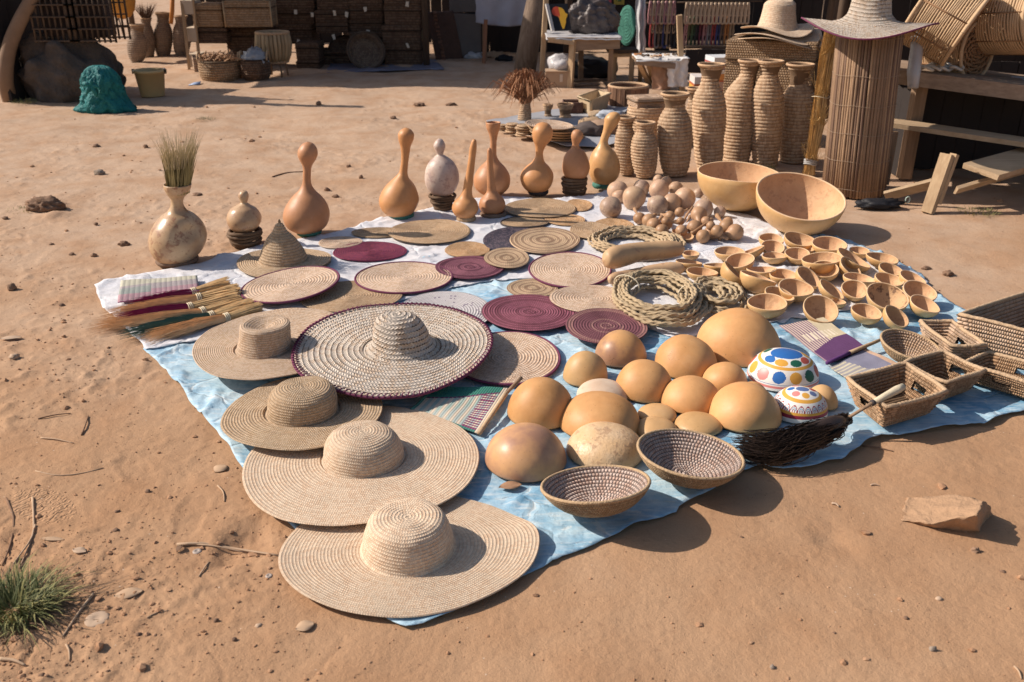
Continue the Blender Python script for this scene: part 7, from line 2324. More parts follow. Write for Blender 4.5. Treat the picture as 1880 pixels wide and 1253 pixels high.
# plastic sheet on the ground under the boxes
me_s = MB()
nx, ny = 60, 10
U, W = np.meshgrid(np.linspace(0, 1, nx), np.linspace(0, 1, ny), indexing='ij')
A, B = G(600, 136, 0), G(815, 130, 0); C1, D1 = G(610, 112, 0), G(800, 112, 0)
X = (A.x * (1 - U) + B.x * U) * (1 - W) + (C1.x * (1 - U) + D1.x * U) * W
Yv = (A.y * (1 - U) + B.y * U) * (1 - W) + (C1.y * (1 - U) + D1.y * U) * W + .10 * perlin(U * 9, W * 2, 4)
me = np_mesh('ground_sheet', np.stack([X, Yv, .018 + .02 * np.clip(perlin(X * 5, Yv * 5, 6), 0, 1)], -1).reshape(-1, 3), grid_quads(nx, ny, False)[:, ::-1])
ob = link('ground_sheet', me, None, m_plain('grey_blue_plastic', (.17, .17, .22), .5, .4, 6, .5)); tag(ob, 'grey-blue plastic sheet under the stack of wicker boxes', 'sheet')
s = ob.modifiers.new('thickness', 'SOLIDIFY'); s.thickness = .003; s.offset = -1
me = np_mesh('blue_scrap', np.array([[0, 0, 0], [.14, .02, .01], [.12, .12, .03], [.02, .14, .01]]) - .06, [[0, 1, 2, 3]])
ob = single('blue_scrap', me, m_plain('blue_scrap', (.30, .40, .60), .5, .2, 6, .3), 'bright blue plastic scrap left of the stalk basket', 'litter', G(356, 146, .07)); s = ob.modifiers.new('thickness', 'SOLIDIFY'); s.thickness = .004

# ------------------------------------------------------------------ far left corner
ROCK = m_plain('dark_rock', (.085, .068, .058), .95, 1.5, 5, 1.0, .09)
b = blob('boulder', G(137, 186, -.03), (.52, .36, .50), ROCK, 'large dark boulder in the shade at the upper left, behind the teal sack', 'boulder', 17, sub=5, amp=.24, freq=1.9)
p0 = P(48, 64, G(140, 185, 0).y)
t = thing('leaning_log', 'long smooth pale log leaning at the left edge of the view', 'log', G(20, 190, 0))
Yg = G(20, 190, 0).y
pts = [G(22, 194, -.05), P(10, 150, Yg), P(16, 90, Yg + .02), P(36, 40, Yg + .06), P(64, -10, Yg + .12), P(110, -90, Yg + .2), P(170, -190, Yg + .3)]
m = mpp(G(20, 190, 0))
MB().tube(catmull(np.array([tuple(p) for p in pts]), 30), [w * m for w in np.linspace(14, 9, 30)], 16).build('trunk', m_plain('pale_bark', (.24, .155, .10), .8, .6, 5, .5, .02), t)
TEAL = m_plain('teal_fabric', (.012, .17, .175), .6, .7, 14, 1.0, .05)
def sack():
    c = G(196, 205, 0)
    t = thing('teal_sack', 'tied teal woven sack standing in front of the dark boulder', 'sack', c)
    m = mpp(c)
    rows = [(.001, 0.0), (40 * m, .0), (45 * m, .02), (42 * m, 20 * m), (37 * m, 40 * m), (34 * m, 54 * m), (30 * m, 66 * m), (23 * m, 76 * m), (12 * m, 81 * m), (.001, 82 * m)]
    pr = catmull(rows, 40); pr[:, 0] = np.maximum(.001, pr[:, 0])
    def w(W):
        W = W.copy(); th = np.arctan2(W[..., 1], W[..., 0]); z = W[..., 2]
        H = 82 * m
        f = 1 + .07 * np.sin(5 * th + z * 6) * np.sin(np.clip(z / H, 0, 1) * 3) + .16 * perlin(np.cos(th) * 2 + 9, z * 7 + np.sin(th) * 2, 5) - .16 * np.clip(1 - np.abs(perlin(np.cos(th) * 3 + 2, z * 9 + np.sin(th) * 3, 8)) * 4, 0, 1) + .10 * np.clip(1 - np.abs(perlin(np.cos(th) * 5 + z * 8, np.sin(th) * 5 - z * 5, 18)) * 6, 0, 1)
        f = f * (1 + .22 * np.exp(-(z / (.14 * H))**2) * (np.cos(th - 3.3)**2 + .6 * np.cos(th + .2) ** 8))
        W[..., 0] *= f; W[..., 1] *= f * .62
        return W
    link('sack_body', lathe('sack_body', pr, 80, warp=w), t, TEAL, local=True)
    mb = MB()
    q = Vector((-.03, -.16, 50 * m))
    for k in range(5):
        a = k * 1.3
        mb.tube([q, q + Vector((.05 * math.cos(a), -.03, .05 * math.sin(a))), q + Vector((.09 * math.cos(a), -.02, .10 * math.sin(a) - .02))], [.03, .022, .006], 7)
    mb.build('knot', TEAL, t, local=True)
sack()
def bucket():
    c = G(281, 176, 0)
    t = thing('plastic_bucket', 'yellowish plastic bucket standing right of the teal sack', 'bucket', c)
    m = mpp(c); H = P(281, 128, c.y).z
    r0, r1 = 21 * m, 26 * m
    me = lathe('shell', [(.001, .0), (r0 - .004, .0), (r0, .006), (r1, H - .03), (r1 + .001, H - .03), (r1 + .01, H - .028), (r1 + .012, H), (r1 + .002, H), (r1 - .006, H - .01), (r0 - .008, .012), (.001, .012)], 48)
    link('shell', me, t, m_plain('yellow_plastic', (.62, .43, .20), .45, .25, 6, .1, spec=.5), local=True)
    for s in (-1, 1):
        MB().box((s * (r1 + .02), 0, H - .02), (.02, .03, .05), jit=.002).build('handle_lug', m_plain('dark_lug', (.08, .06, .04), .5, .2, 6, .1), t, smooth=False, local=True)
    MB().tube([(-(r1 + .02), 0, H - .02), (-r1 * .8, r1 * .9, H - .005), (0, r1 * 1.15, H - .01), (r1 * .8, r1 * .9, H - .005), (r1 + .02, 0, H - .02)], .005, 5).build('handle', m_plain('wire', (.3, .3, .3), .4, .2, 6, .1), t, local=True)
bucket()
# clay-coloured pots behind the bucket
CLAY = m_coil('grey_brown_coil', (.30, .22, .16), (.23, .165, .12), .55, var=.3, dark=.6)
for base, sil, lab in (((252, 114), [(252, 46, 15), (252, 54, 11), (252, 62, 12), (252, 74, 17), (252, 90, 18), (252, 105, 15), (252, 113, 11)], 'grey-brown vase at the left of the row behind the bucket'),
                       ((300, 104), [(299, 24, 15), (299, 32, 11), (299, 42, 12), (299, 54, 16), (300, 72, 17), (300, 90, 15), (300, 103, 12)], 'taller grey-brown vase in the middle of the row behind the bucket'),
                       ((334, 104), [(332, 30, 13), (332, 40, 10), (333, 52, 15), (334, 70, 17), (334, 90, 15), (334, 103, 11)], 'grey-brown vase right beside the pale stand'),
                       ((273, 106), [(268, 34, 11), (268, 42, 9), (269, 56, 12), (271, 76, 14), (273, 105, 10)], 'slim vase holding dark dried flowers behind the bucket')):
    coil_vase(base, sil, lab, CLAY, 'grey-brown vases behind the bucket', pitch=.03, seg=44)
pbq = G(273, 106, 0)
tq = thing('dried_flowers', 'dark dried flower bunch in the slim vase behind the bucket', 'dried flowers', P(268, 36, pbq.y))
tuft(tq, 'stems', (0, 0, -.05), 90, .30, .5, .03, m_plain('dark_dried', (.12, .07, .05), .9, .6, 9, .1), 3, thin=.004)
t = thing('added_shade_screen', 'tall dark board screen standing edge-on between the leaning log and the boulder', 'screen', G(42, 186, 0))
g = G(46, 186, 0)  # added screen, throws shade over the boulder, the sack and the sand
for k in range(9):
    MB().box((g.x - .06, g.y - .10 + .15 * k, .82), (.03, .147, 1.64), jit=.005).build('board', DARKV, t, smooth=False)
# cane cages on the boulder
zt = .86
for i, (x0, x1, lab) in enumerate(((82, 140, 'dark cane cage standing on the boulder, left one'), (146, 204, 'dark cane cage standing on the boulder, right one'))):
    Yc = G(140, 185, 0).y + .1
    a, b_ = P(x0, 72, Yc), P(x1, -60, Yc)
    t = thing('cane_cage', lab, 'cage', ((a.x + b_.x) / 2, Yc, a.z), 'dark cane cages on the boulder')
    w, h, dp = b_.x - a.x, b_.z - a.z, .38
    for k in range(9):
        for y in (-dp / 2, dp / 2):
            MB().tube([(-w / 2 + w * k / 8, y, -.02), (-w / 2 + w * k / 8, y, h)], .012, 5).build('bar', WOODD, t, local=True)
    for k in range(7):
        z = h * k / 6
        for y in (-dp / 2 - .015, dp / 2 + .015):
            MB().beam((-w / 2, y, z), (w / 2, y, z), .012, .05, up=(0, 1, 0)).build('rail', WOODD, t, smooth=False, local=True)
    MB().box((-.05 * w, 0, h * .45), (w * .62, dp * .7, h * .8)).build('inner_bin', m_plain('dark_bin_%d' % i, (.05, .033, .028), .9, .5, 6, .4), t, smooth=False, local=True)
# orange cloth sphere
t = thing('orange_lampshade', 'orange cloth lampshade hanging above the gap behind the boulder', 'lampshade', P(222, 5, ypix(110)))
me = lathe('shade', [(.001, -.22), (.10, -.19), (.17, -.10), (.20, .02), (.17, .14), (.10, .2)], 30, warp=lambda W: W * (1 + .04 * np.sin(np.arctan2(W[..., 1], W[..., 0]) * 12))[..., None])
link('shade', me, t, m_plain('orange_cloth', (.55, .27, .06), .8, .4, 9, .3), local=True)
MB().tube([(0, 0, .1), (.0, .0, 1.2)], .006, 5).build('cord', WOODD, t, local=True)
t = thing('orange_roll', 'orange roll of cloth hanging between the grey-brown vases', 'cloth roll', P(318, 40, ypix(106)))
MB().tube([P(314, 44, ypix(106) - .15), P(316, 20, ypix(106) - .15), P(317, -20, ypix(106) - .15)], [.028, .032, .03], 10).build('roll', m_plain('orange_roll', (.50, .20, .05), .7, .3, 9, .2), t)
# pale folding rack behind
t = thing('wire_rack', 'thin dark folding rack behind the grey-brown vases', 'rack', G(225, 75, 0))
Yr = ypix(72)
for a, b in (((205, 76), (222, 15)), ((230, 78), (213, 15)), ((238, 70), (238, 10)), ((205, 50), (240, 50)), ((205, 30), (240, 30))):
    MB().tube([P(*a, Yr), P(*b, Yr)], .012, 5).build('rod', WOODD, t)
# boxes and goods far in the left background
rn = random.Random(31)
FARM = [m_plain('far_%d' % i, c, .8, .4, 5, .2) for i, c in enumerate(((.50, .42, .36), (.10, .09, .12), (.34, .18, .10), (.55, .52, .50), (.20, .14, .10)))]
farx = [(-30, 22, 40, 0, 'low pale bench far behind at the left border'), (18, 44, 30, 1, 'dark pots far behind at the left border'), (28, 60, 20, 2, 'brown box far behind next to the leaning log')]
for x0, x1, y, mi, lab in farx:
    g = G((x0 + x1) / 2, y, 0); w = (x1 - x0) * mpp(g)
    t = thing('far_goods', lab, 'goods', g)
    MB().box((g.x, g.y, .25), (w, .5, .10), jit=.02).build('top', FARM[mi], t, smooth=False)
    for s in (-1, 1): MB().box((g.x + s * w * .4, g.y, .11), (.08, .4, .22)).build('leg', FARM[mi], t, smooth=False)

# ------------------------------------------------------------------ middle display on a grey sheet
A = [(893, 226), (905, 236), (960, 252), (1040, 272), (1100, 275), (1135, 268), (1120, 235), (1160, 200), (1130, 190), (1030, 205), (960, 215)]
vs = [G(x, y, 0) for x, y in A]
n = len(vs)
bm = bmesh.new()
fv = [bm.verts.new((v.x, v.y, .016)) for v in vs]; bm.faces.new(fv)
bmesh.ops.triangulate(bm, faces=bm.faces[:]); bmesh.ops.subdivide_edges(bm, edges=bm.edges[:], cuts=8, use_grid_fill=True)
for v in bm.verts: v.co.z += .012 * float(perlin(np.array([v.co.x * 4]), np.array([v.co.y * 4]), 3)[0]) + .006; v.co.y += .03 * float(perlin(np.array([v.co.x * 5]), np.array([v.co.y * 5]), 7)[0])
me = bpy.data.meshes.new('display_sheet'); bm.to_mesh(me); bm.free()
ob = link('display_sheet', me, None, m_plain('grey_sack', (.34, .35, .38), .7, .4, 6, .5)); tag(ob, 'grey plastic sheet under the stacked trivets and trays behind the gourds', 'sheet')
s = ob.modifiers.new('thickness', 'SOLIDIFY'); s.thickness = .004; s.offset = 1
def disc_stack(cx, y_bot, y_top, hw, n, lab, group, mat=None, cat='trivets', lean=.0):
    g = G(cx, y_bot, .03)
    m = mpp(g); H = P(cx, y_top, g.y).z - .03
    for k in range(n):
        z = .03 + H * k / n
        off = Vector((lean * k + random.uniform(-.01, .01), random.uniform(-.01, .01), 0))
        rr = hw * m * random.uniform(.93, 1.03)
        me = coiled('trivet', [(.003, H / n * .8), (rr - .006, H / n * .8), (rr, H / n * .4), (rr - .006, 0), (.01, 0)], .016, seg=48, sub=3, stitch=.014, amp=.004)
        lb = lab % ('bottom' if k == 0 else 'top' if k == n - 1 else 'middle' if n == 3 else pos.get(k, 'upper'))
        single('trivet', me, mat or M_TAN, lb, 'trivet', (g.x + off.x, g.y + off.y, z), group)
disc_stack(923, 238, 228, 10, 3, '%s small trivet of the leftmost trivet stack', 'small trivets of the leftmost stack')
disc_stack(939, 243, 226, 13, 4, '%s small trivet of the second trivet stack', 'small trivets of the second stack')
disc_stack(962, 250, 228, 16, 5, '%s trivet of the stack under the vase of dried plumes', 'trivets of the third stack')
def plate(cx, cy, hw, hh, turn, lift, lab, mat=None):
    p = G(cx, cy, lift + .02); m = mpp(p); Rr = hw * m
    me = coiled('straw_plate', [(.003, .012), (Rr * .7, .012), (Rr - .004, .03), (Rr, .024), (Rr * .7, 0), (.01, 0)], .018, seg=84, sub=4, stitch=.014, amp=.004)
    o = single('straw_plate', me, mat or M_TAN, lab, 'plate', p, 'large straw plates in the fanned pile'); o.rotation_euler = (0, R(turn), 0)
for k, (x, y, hw, tr, lf) in enumerate(((1024, 254, 50, 3, .0), (1020, 249, 49, 4, .035), (1018, 244, 49, 5, .07), (1014, 240, 47, 5, .105), (1008, 234, 46, 4, .14))):
    plate(x, y, hw, 0, tr, lf, '%s large straw plate of the fanned pile behind the round-headed gourd' % ('lowest', 'second lowest', 'middle', 'second highest', 'topmost')[k], M_TAN if k != 4 else M_CREAM)
plate(950 + 36, 250, 34, 0, 2, .0, 'smaller straw plate at the left front of the fanned pile', M_CREAM)
coil_vase((963, 226), [(965, 184, 7), (965, 192, 9), (964, 205, 12), (963, 218, 13), (963, 226, 12)], 'small cone-shaped coiled vase holding dried reddish plumes', M_VASE, None, pitch=.02, seg=40)
pbp = G(963, 226, 0); q = P(965, 186, pbp.y)
tq = thing('dried_plumes', 'bushy reddish dried plumes in the small cone-shaped vase', 'dried flowers', q)
RPL = m_plain('red_plume', (.34, .17, .09), .9, .8, 20, .2); 
mb = MB(); rn = random.Random(77)
for i in range(950):
    a = rn.uniform(0, 6.28); s = abs(rn.gauss(0, .42)); L = rn.uniform(.12, .36)
    d = Vector((math.cos(a) * s, math.sin(a) * s * .8, 1)).normalized()
    p = Vector((rn.gauss(0, .012), rn.gauss(0, .012), -.05))
    pts = [p, p + d * L * .5, p + d * L + Vector((math.cos(a), math.sin(a), 0)) * L * .25 * s - Vector((0, 0, .1 * L * s)), p + d * L + Vector((math.cos(a), math.sin(a), 0)) * L * .55 * s - Vector((0, 0, .45 * L * s))]
    mb.tube(pts, [.0025, .004, .0055, .002], 3, cap=False)
mb.build('plumes', RPL, tq, smooth=False, local=True)
mb = MB()
for i in range(120):
    a = rn.uniform(2.2, 3.9); s = rn.uniform(.5, 1.2); L = rn.uniform(.10, .24); d = Vector((math.cos(a) * s, math.sin(a) * s * .6, .9)).normalized(); p = Vector((0, 0, -.03))
    mb.tube([p, p + d * L * .6, p + d * L], [.0015, .0015, .0006], 3, cap=False)
mb.build('side_sprays', DRY2, tq, smooth=False, local=True)
for (x, yb, yt, hw, lab) in ((1006, 218, 193, 10, 'small spool-shaped straw stand behind the fanned plates'), (1038, 220, 192, 16, 'broader spool-shaped straw stand behind the fanned plates')):
    coil_vase((x, yb), [(x, yt, hw), (x, yt + 3, hw * .95), (x, (yt + yb) / 2, hw * .6), (x, yb - 3, hw * .8), (x, yb, hw * .85)], lab, M_VASE, 'spool-shaped straw stands', pitch=.018, seg=40, name='straw_spool', cat='stand')
crate(None, 189, 209, .22, 'small dark brown box between the spool stands and the tray', m_coil('dark_red_box', (.16, .09, .07), (.11, .06, .05), .5, var=.3), x0=1034, x1=1070, Y=ypix(214), pitch=.02, open_top=True)
def tray():
    c4 = [(1061, 178), (1098, 166), (1121, 172), (1085, 187)]
    z = .17
    P4 = [G(x, y, z) for x, y in c4]; c = sum(P4, Vector()) / 4
    t = thing('cane_tray', 'pale rectangular cane tray with a hand hole behind the plates', 'tray', (c.x, c.y, 0))
    ins = [c + (p - c) * .82 - Vector((0, 0, z - .02)) for p in P4]
    for i in range(4):
        a, b = P4[i], P4[(i + 1) % 4]; d, e = ins[(i + 1) % 4], ins[i]
        nn = (b - a).cross(e - a).normalized()
        if (nn.dot(a - c)) < 0: nn = -nn
        if i in (1, 3):
            parts = [(0, .35, 0, 1), (.65, 1, 0, 1), (.35, .65, .7, 1), (.35, .65, 0, .3)]
        else: parts = [(0, 1, 0, 1)]
        mb = MB()
        for u0, u1, v0, v1 in parts:
            q = [(e.lerp(d, u0)).lerp(a.lerp(b, u0), v0), (e.lerp(d, u1)).lerp(a.lerp(b, u1), v0), (e.lerp(d, u1)).lerp(a.lerp(b, u1), v1), (e.lerp(d, u0)).lerp(a.lerp(b, u0), v1)]
            mb.add([tuple(k) for k in q] + [tuple(k - nn * .015) for k in q], [[0, 1, 2, 3], [7, 6, 5, 4], [0, 4, 5, 1], [1, 5, 6, 2], [2, 6, 7, 3], [3, 7, 4, 0]])
        mb.build('side_wall', CANET, t, smooth=False)
    mb = MB(); mb.add([tuple(k) for k in ins] + [tuple(k - Vector((0, 0, .012))) for k in ins], [[0, 1, 2, 3], [7, 6, 5, 4]]); mb.build('floor', CANET, t, smooth=False)
    MB().tube(P4 + [P4[0]], .012, 6).build('rim', CANET, t)
CANET = m_plain('pale_cane', (.55, .42, .27), .75, .5, 25, .5)
tray()
# bark tub
pb = G(1152, 195, 0)
t = thing('bark_tub', 'brown wooden stave tub behind the straw box', 'tub', pb); m = mpp(pb)
Hh = P(1152, 158, pb.y).z
n = 26
BT = [m_wood('stave_%d' % i, mul((.27, .15, .09), k), mul((.16, .085, .055), k)) for i, k in enumerate((1, .8, 1.2))]
for i in range(n):
    a = 2 * math.pi * i / n
    r = 35 * m
    M = Matrix.Rotation(a, 3, 'Z')
    MB().box(M @ Vector((r, 0, Hh / 2)), (.025, 2 * math.pi * r / n * .97, Hh), M, jit=.004).build('stave', BT[i % 3], t, smooth=False, local=True)
for z in (Hh, ):
    MB().tube([(35 * m * math.cos(a), 35 * m * math.sin(a), z) for a in np.linspace(0, 2 * math.pi, 40)], .017, 6, cap=False).build('hoop', RIMV, t, local=True)
MB().tube([(0, 0, .01), (0, 0, .03)], 33 * m, 26).build('bottom', WOODD, t, local=True)
# gourd pieces and cloths right of the plates
for i, (x, y, s, c, lab) in enumerate(((1085, 232, .12, (.42, .29, .18), 'small tan woven piece between the plates and the coiled vases'), (1110, 244, .16, (.30, .20, .14), 'brown bundle left of the small coiled vases'), (1098, 216, .10, (.44, .32, .21), 'pale round lid lying behind the brown bundle'), (1120, 222, .14, (.40, .44, .50), 'bluish plastic scrap on the grey sheet'), (1080, 248, .15, (.10, .08, .075), 'dark bundle in the shade beside the crooked gourd'))):
    blob('bundle', G(x, y, .02), (s, s * .7, s * .45), m_plain('bundle_%d' % i, c, .85, .5, 12, .6), lab, 'bundle', 40 + i, amp=.35, freq=2.5)
# painted boxes behind the tall vases
def painted_box(x0, x1, y0, y1, Y, lab, bands, turn=0):
    a, b = P(x0, y0, Y), P(x1, y1, Y)
    t = thing('painted_tin', lab, 'tin', ((a.x + b.x) / 2, Y + .12, b.z), 'painted tins behind the tall vases')
    H = a.z - b.z
    for k, (f0, f1, c, nm) in enumerate(bands):
        MB().box((0, 0, H * (f0 + f1) / 2), (b.x - a.x + .004 * (k % 2), .24 + .004 * (k % 2), H * (f1 - f0))).build(nm, m_plain('tin_%d_%d' % (x0, k), c, .5, .2, 9, .1), t, smooth=False, local=True)
    t.rotation_euler = (0, 0, R(turn))
Yp = ypix(262)
painted_box(1276, 1300, 142, 168, Yp + .2, 'white and orange painted tin left of the tallest vase', [(0, .35, (.60, .33, .07), 'yellow_band'), (.35, .5, (.42, .12, .05), 'red_band'), (.5, 1, (.62, .58, .55), 'white_band')])
painted_box(1320, 1358, 130, 172, Yp + .2, 'striped red, white and orange painted tin between two tall vases', [(0, .16, (.42, .10, .06), 'red_band'), (.16, .5, (.45, .32, .27), 'pale_band'), (.5, .58, (.42, .12, .06), 'lower_line'), (.58, .85, (.55, .25, .08), 'orange_band'), (.85, 1, (.62, .58, .55), 'white_band')])
painted_box(1308, 1352, 106, 130, Yp + .24, 'white and blue painted tin on top of the striped one', [(0, .5, (.42, .25, .22), 'rose_band'), (.5, .62, (.35, .07, .06), 'red_line'), (.62, 1, (.60, .62, .64), 'white_band')], 8)

# roof on posts added to shade the wicker boxes; its sheets lie above the view
t = thing('added_shade_roof', 'tall plank shade roof standing over the stacked wicker boxes', 'roof', (P(500, 100, 12.3).x, 13.5, 0))
xL, xR = P(70, 50, 12.2).x, P(690, 50, 12.2).x
for k in range(int((xR - xL) / .3)):
    MB().beam((xL + .3 * k, 11.5, 2.35), (xL + .3 * k, 15.2, 2.55), .29, .03, jit=.008).build('roof_sheet', WOODM, t, smooth=False)
for x, y in ((xL + .1, 15.0), (P(483, 50, 14.8).x, 14.8), (P(781, 50, 13).x, 13.0)):
    MB().tube([(x, y, 0), (x, y, 2.4)], .045, 8).build('post', WOODD, t)
t = thing('board_fence', 'long dark board fence closing the market behind the wicker boxes', 'fence', (-1.5, 16.2, 0))
xa, xb = P(338, 20, 16.2).x, P(1800, 20, 16.2).x
rn = random.Random(6)
nbd = int((xb - xa) / .19)
for k in range(nbd):
    hh = 1.9 + rn.uniform(-.08, .08)
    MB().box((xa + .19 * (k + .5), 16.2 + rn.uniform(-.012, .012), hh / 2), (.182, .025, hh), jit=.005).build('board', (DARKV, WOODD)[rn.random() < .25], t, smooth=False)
t = thing('added_dark_counter', 'dark board counter behind the tall vases, under the necklaces', 'counter', P(1300, 120, YC - .3))
for k in range(8):  # boards added so the space under the necklaces reads dark
    xx = P(1256, 100, YC - .25).x + .10 + .17 * k
    MB().box((xx, YC - .25, .15), (.165, .025, .30), jit=.004).build('board', DARKV, t, smooth=False)
for k in range(6):
    xx = P(1258, 100, YC - .25).x + .10 + .17 * k
    MB().box((xx, YC + .22, .32), (.165, .9, .025), jit=.003).build('top_board', WOODD, t, smooth=False)
# ================================================================== litter, stones and plants on the sand
def GG(x, y, dz=0.0):
    p = G(x, y, 0)
    for _ in range(2):
        z = float(ground_h(np.array([p.x]), np.array([p.y]))[0]); p = G(x, y, z)
    p.z = z + dz
    return p
STONE = m_plain('brown_stone', (.30, .19, .125), .95, .7, 14, .8, .01)
STONEG = m_plain('grey_stone', (.30, .24, .19), .95, .6, 14, .8, .01)
CLOD = m_plain('dark_clod', (.22, .135, .088), .95, .8, 18, .9, .01)
PALEST = m_plain('pale_stone', (.47, .34, .24), .9, .4, 14, .5, .01)
STN = [
 (183, 317, 13, 7, STONEG, 'greyish rounded stone on the open sand, upper left'), (228, 447, 15, 6, CLOD, 'flat dark stone left of the mottled gourd vase'),
 (22, 527, 11, 9, STONE, 'angular brown clod near the left border'), (268, 269, 7, 5, CLOD, 'small dark stone on the sand above the grass vase'),
 (176, 268, 9, 4, CLOD, 'low dark clod above the grey rounded stone'), (132, 466, 7, 4, CLOD, 'small clod left of the vase, lower of two'), (95, 448, 6, 3, CLOD, 'small clod left of the vase, upper of two'),
 (172, 468, 8, 5, STONE, 'brown crumb of earth below the flat dark stone'), (176, 411, 6, 4, CLOD, 'small dark stone above the flat dark one'), (10, 400, 8, 4, CLOD, 'dark stone cut by the left border'),
 (27, 655, 12, 8, PALEST, 'pale stone on the left border beside the rough soil'), (113, 560, 8, 4, CLOD, 'dark crumb at mid left'), (215, 938, 8, 4, CLOD, 'dark stone among sticks at lower left, upper one'),
 (213, 972, 9, 5, CLOD, 'dark hollow-looking stone at lower left, lower one'), (272, 901, 8, 5, CLOD, 'dark crumb left of the front hats'), (397, 1138, 7, 6, CLOD, 'dark pointed stone below the lowest hat'),
 (255, 1163, 9, 6, CLOD, 'dark stone left below the front hat'), (430, 1173, 8, 6, CLOD, 'dark stone below the front hat, left of the middle'), (475, 1147, 9, 4, PALEST, 'pinkish pebble below the front hat'),
 (78, 1238, 9, 6, CLOD, 'pair-like dark stone at the bottom left corner'), (198, 1231, 6, 4, CLOD, 'small dark stone at the bottom edge'), (1663, 1133, 7, 5, CLOD, 'small dark stone at the lower right'),
 (1418, 1223, 8, 6, STONEG, 'grey pebble at the bottom edge right of the middle'), (1724, 1098, 9, 5, PALEST, 'pale flat pebble at the lower right'), (1532, 1161, 5, 3, CLOD, 'tiny dark pebble at lower right of the middle'),
 (1841, 1048, 8, 4, CLOD, 'flat dark pebble near the right border below the rock'), (1361, 985, 6, 3, CLOD, 'tiny dark pebble right of the bead bowl shadow'), (1790, 1009, 11, 7, STONE, 'brown crumb of earth in front of the buried rock'),
 (1740, 502, 13, 7, CLOD, 'dark leaf-like clod right of the bowl heap'), (1700, 492, 12, 4, CLOD, 'dark low crumbs right of the bowl heap'), (585, 190, 8, 5, CLOD, 'dark stone on the far sand near the middle'),
 (722, 216, 9, 4, CLOD, 'dark crumb behind the golden bottle gourd'), (770, 192, 14, 4, CLOD, 'flat dark leaf on the far sand'), (828, 192, 14, 4, CLOD, 'second flat dark leaf on the far sand'),
 (600, 348, 8, 5, CLOD, 'dark stone right of the brown bottle gourd, upper'), (616, 360, 9, 4, CLOD, 'dark stone right of the brown bottle gourd, lower'), (663, 325, 6, 5, CLOD, 'small dark stone between the two big bottle gourds'),
 (363, 357, 12, 4, CLOD, 'dark scrap just right of the grass vase mouth'), (640, 305, 6, 4, CLOD, 'tiny stone beside the neck of the golden gourd'), (1712, 1190, 9, 8, STONEG, 'crumpled grey leaf at the lower right edge'),
]
for k, (x, y, w, h, m_, lab) in enumerate(STN):
    c = GG(x, y + h * .5, -.003); m = mpp(c)
    sub = 3 if w > 9 else 2
    w *= .72; h *= .75
    blob('stone', c, (w * m, w * m * random.uniform(.6, .9), h * m * 1.2), m_, lab, 'stone', 60 + k, sub=sub, amp=.45, freq=2.2)

def scatter(name, n, region, size, mat, seed, label):
    rn = np.random.RandomState(seed)
    bm = bmesh.new(); bmesh.ops.create_icosphere(bm, subdivisions=1, radius=1)
    bv = np.array([v.co[:] for v in bm.verts]); bf = np.array([[v.index for v in f.verts] for f in bm.faces]); bm.free()
    vs, fs, c = [], [], 0
    k = 0
    while k < n:
        px, py = rn.uniform(*region[0]), rn.uniform(*region[1])
        p = G(px, py, 0)
        x, y = np.array([p.x]), np.array([p.y])
        dens = .10 + .9 * float(sstep(0.3, -1.0, x + 0.25 * (3.2 - y))[0]) * (.25 + .75 * float(sstep(-.15, .35, perlin(x * 1.3, y * 1.3, 31))[0]))
        if rn.rand() > dens: k += .34; continue
        if in_sheets(x, y)[0] > 0: continue
        s = size * (rn.pareto(2.6) * .5 + .45); s = min(s, size * 3.0)
        co = bv * (1 + rn.uniform(-.3, .3, (len(bv), 1))) * np.array([rn.uniform(.7, 1.3), rn.uniform(.6, 1.1), rn.uniform(.45, .8)]) * s
        a = rn.uniform(0, 6.28); ca, sa = math.cos(a), math.sin(a)
        co = co @ np.array([[ca, sa, 0], [-sa, ca, 0], [0, 0, 1]])
        z = float(ground_h(x, y)[0]) + s * .15
        vs.append(co + [p.x, p.y, z]); fs.append(bf + c); c += len(bv); k += 1
    me = np_mesh(name, np.concatenate(vs), None, tris=np.concatenate(fs), smooth=False)
    o = link(name, me, None, mat)
    tag(o, label, None, None, 'stuff')
t_ = NT('crumb_earth')
o_ = t_.coord('Object')
n_ = t_.noise(o_, 60.0, 3)
CRUMB = t_.set(Base_Color=t_.ramp(t_.noise(o_, 23.0, 2), [(.32, (.22, .13, .08)), (.44, (.38, .215, .125)), (.66, (.44, .27, .165))]), Roughness=.95, Specular_IOR_Level=.1)
scatter('soil_crumbs', 2800, ((-80, 1960), (215, 1300)), .0052, CRUMB, 5, 'loose crumbs of earth scattered over the sand, thickest at the left')
scatter('fine_gravel', 3200, ((-80, 900), (420, 1300)), .0030, CRUMB, 9, 'fine gravel on the rough sand at the left')
scatter('far_crumbs', 350, ((-80, 1960), (150, 420)), .010, CRUMB, 15, 'clods of earth on the sand further back')

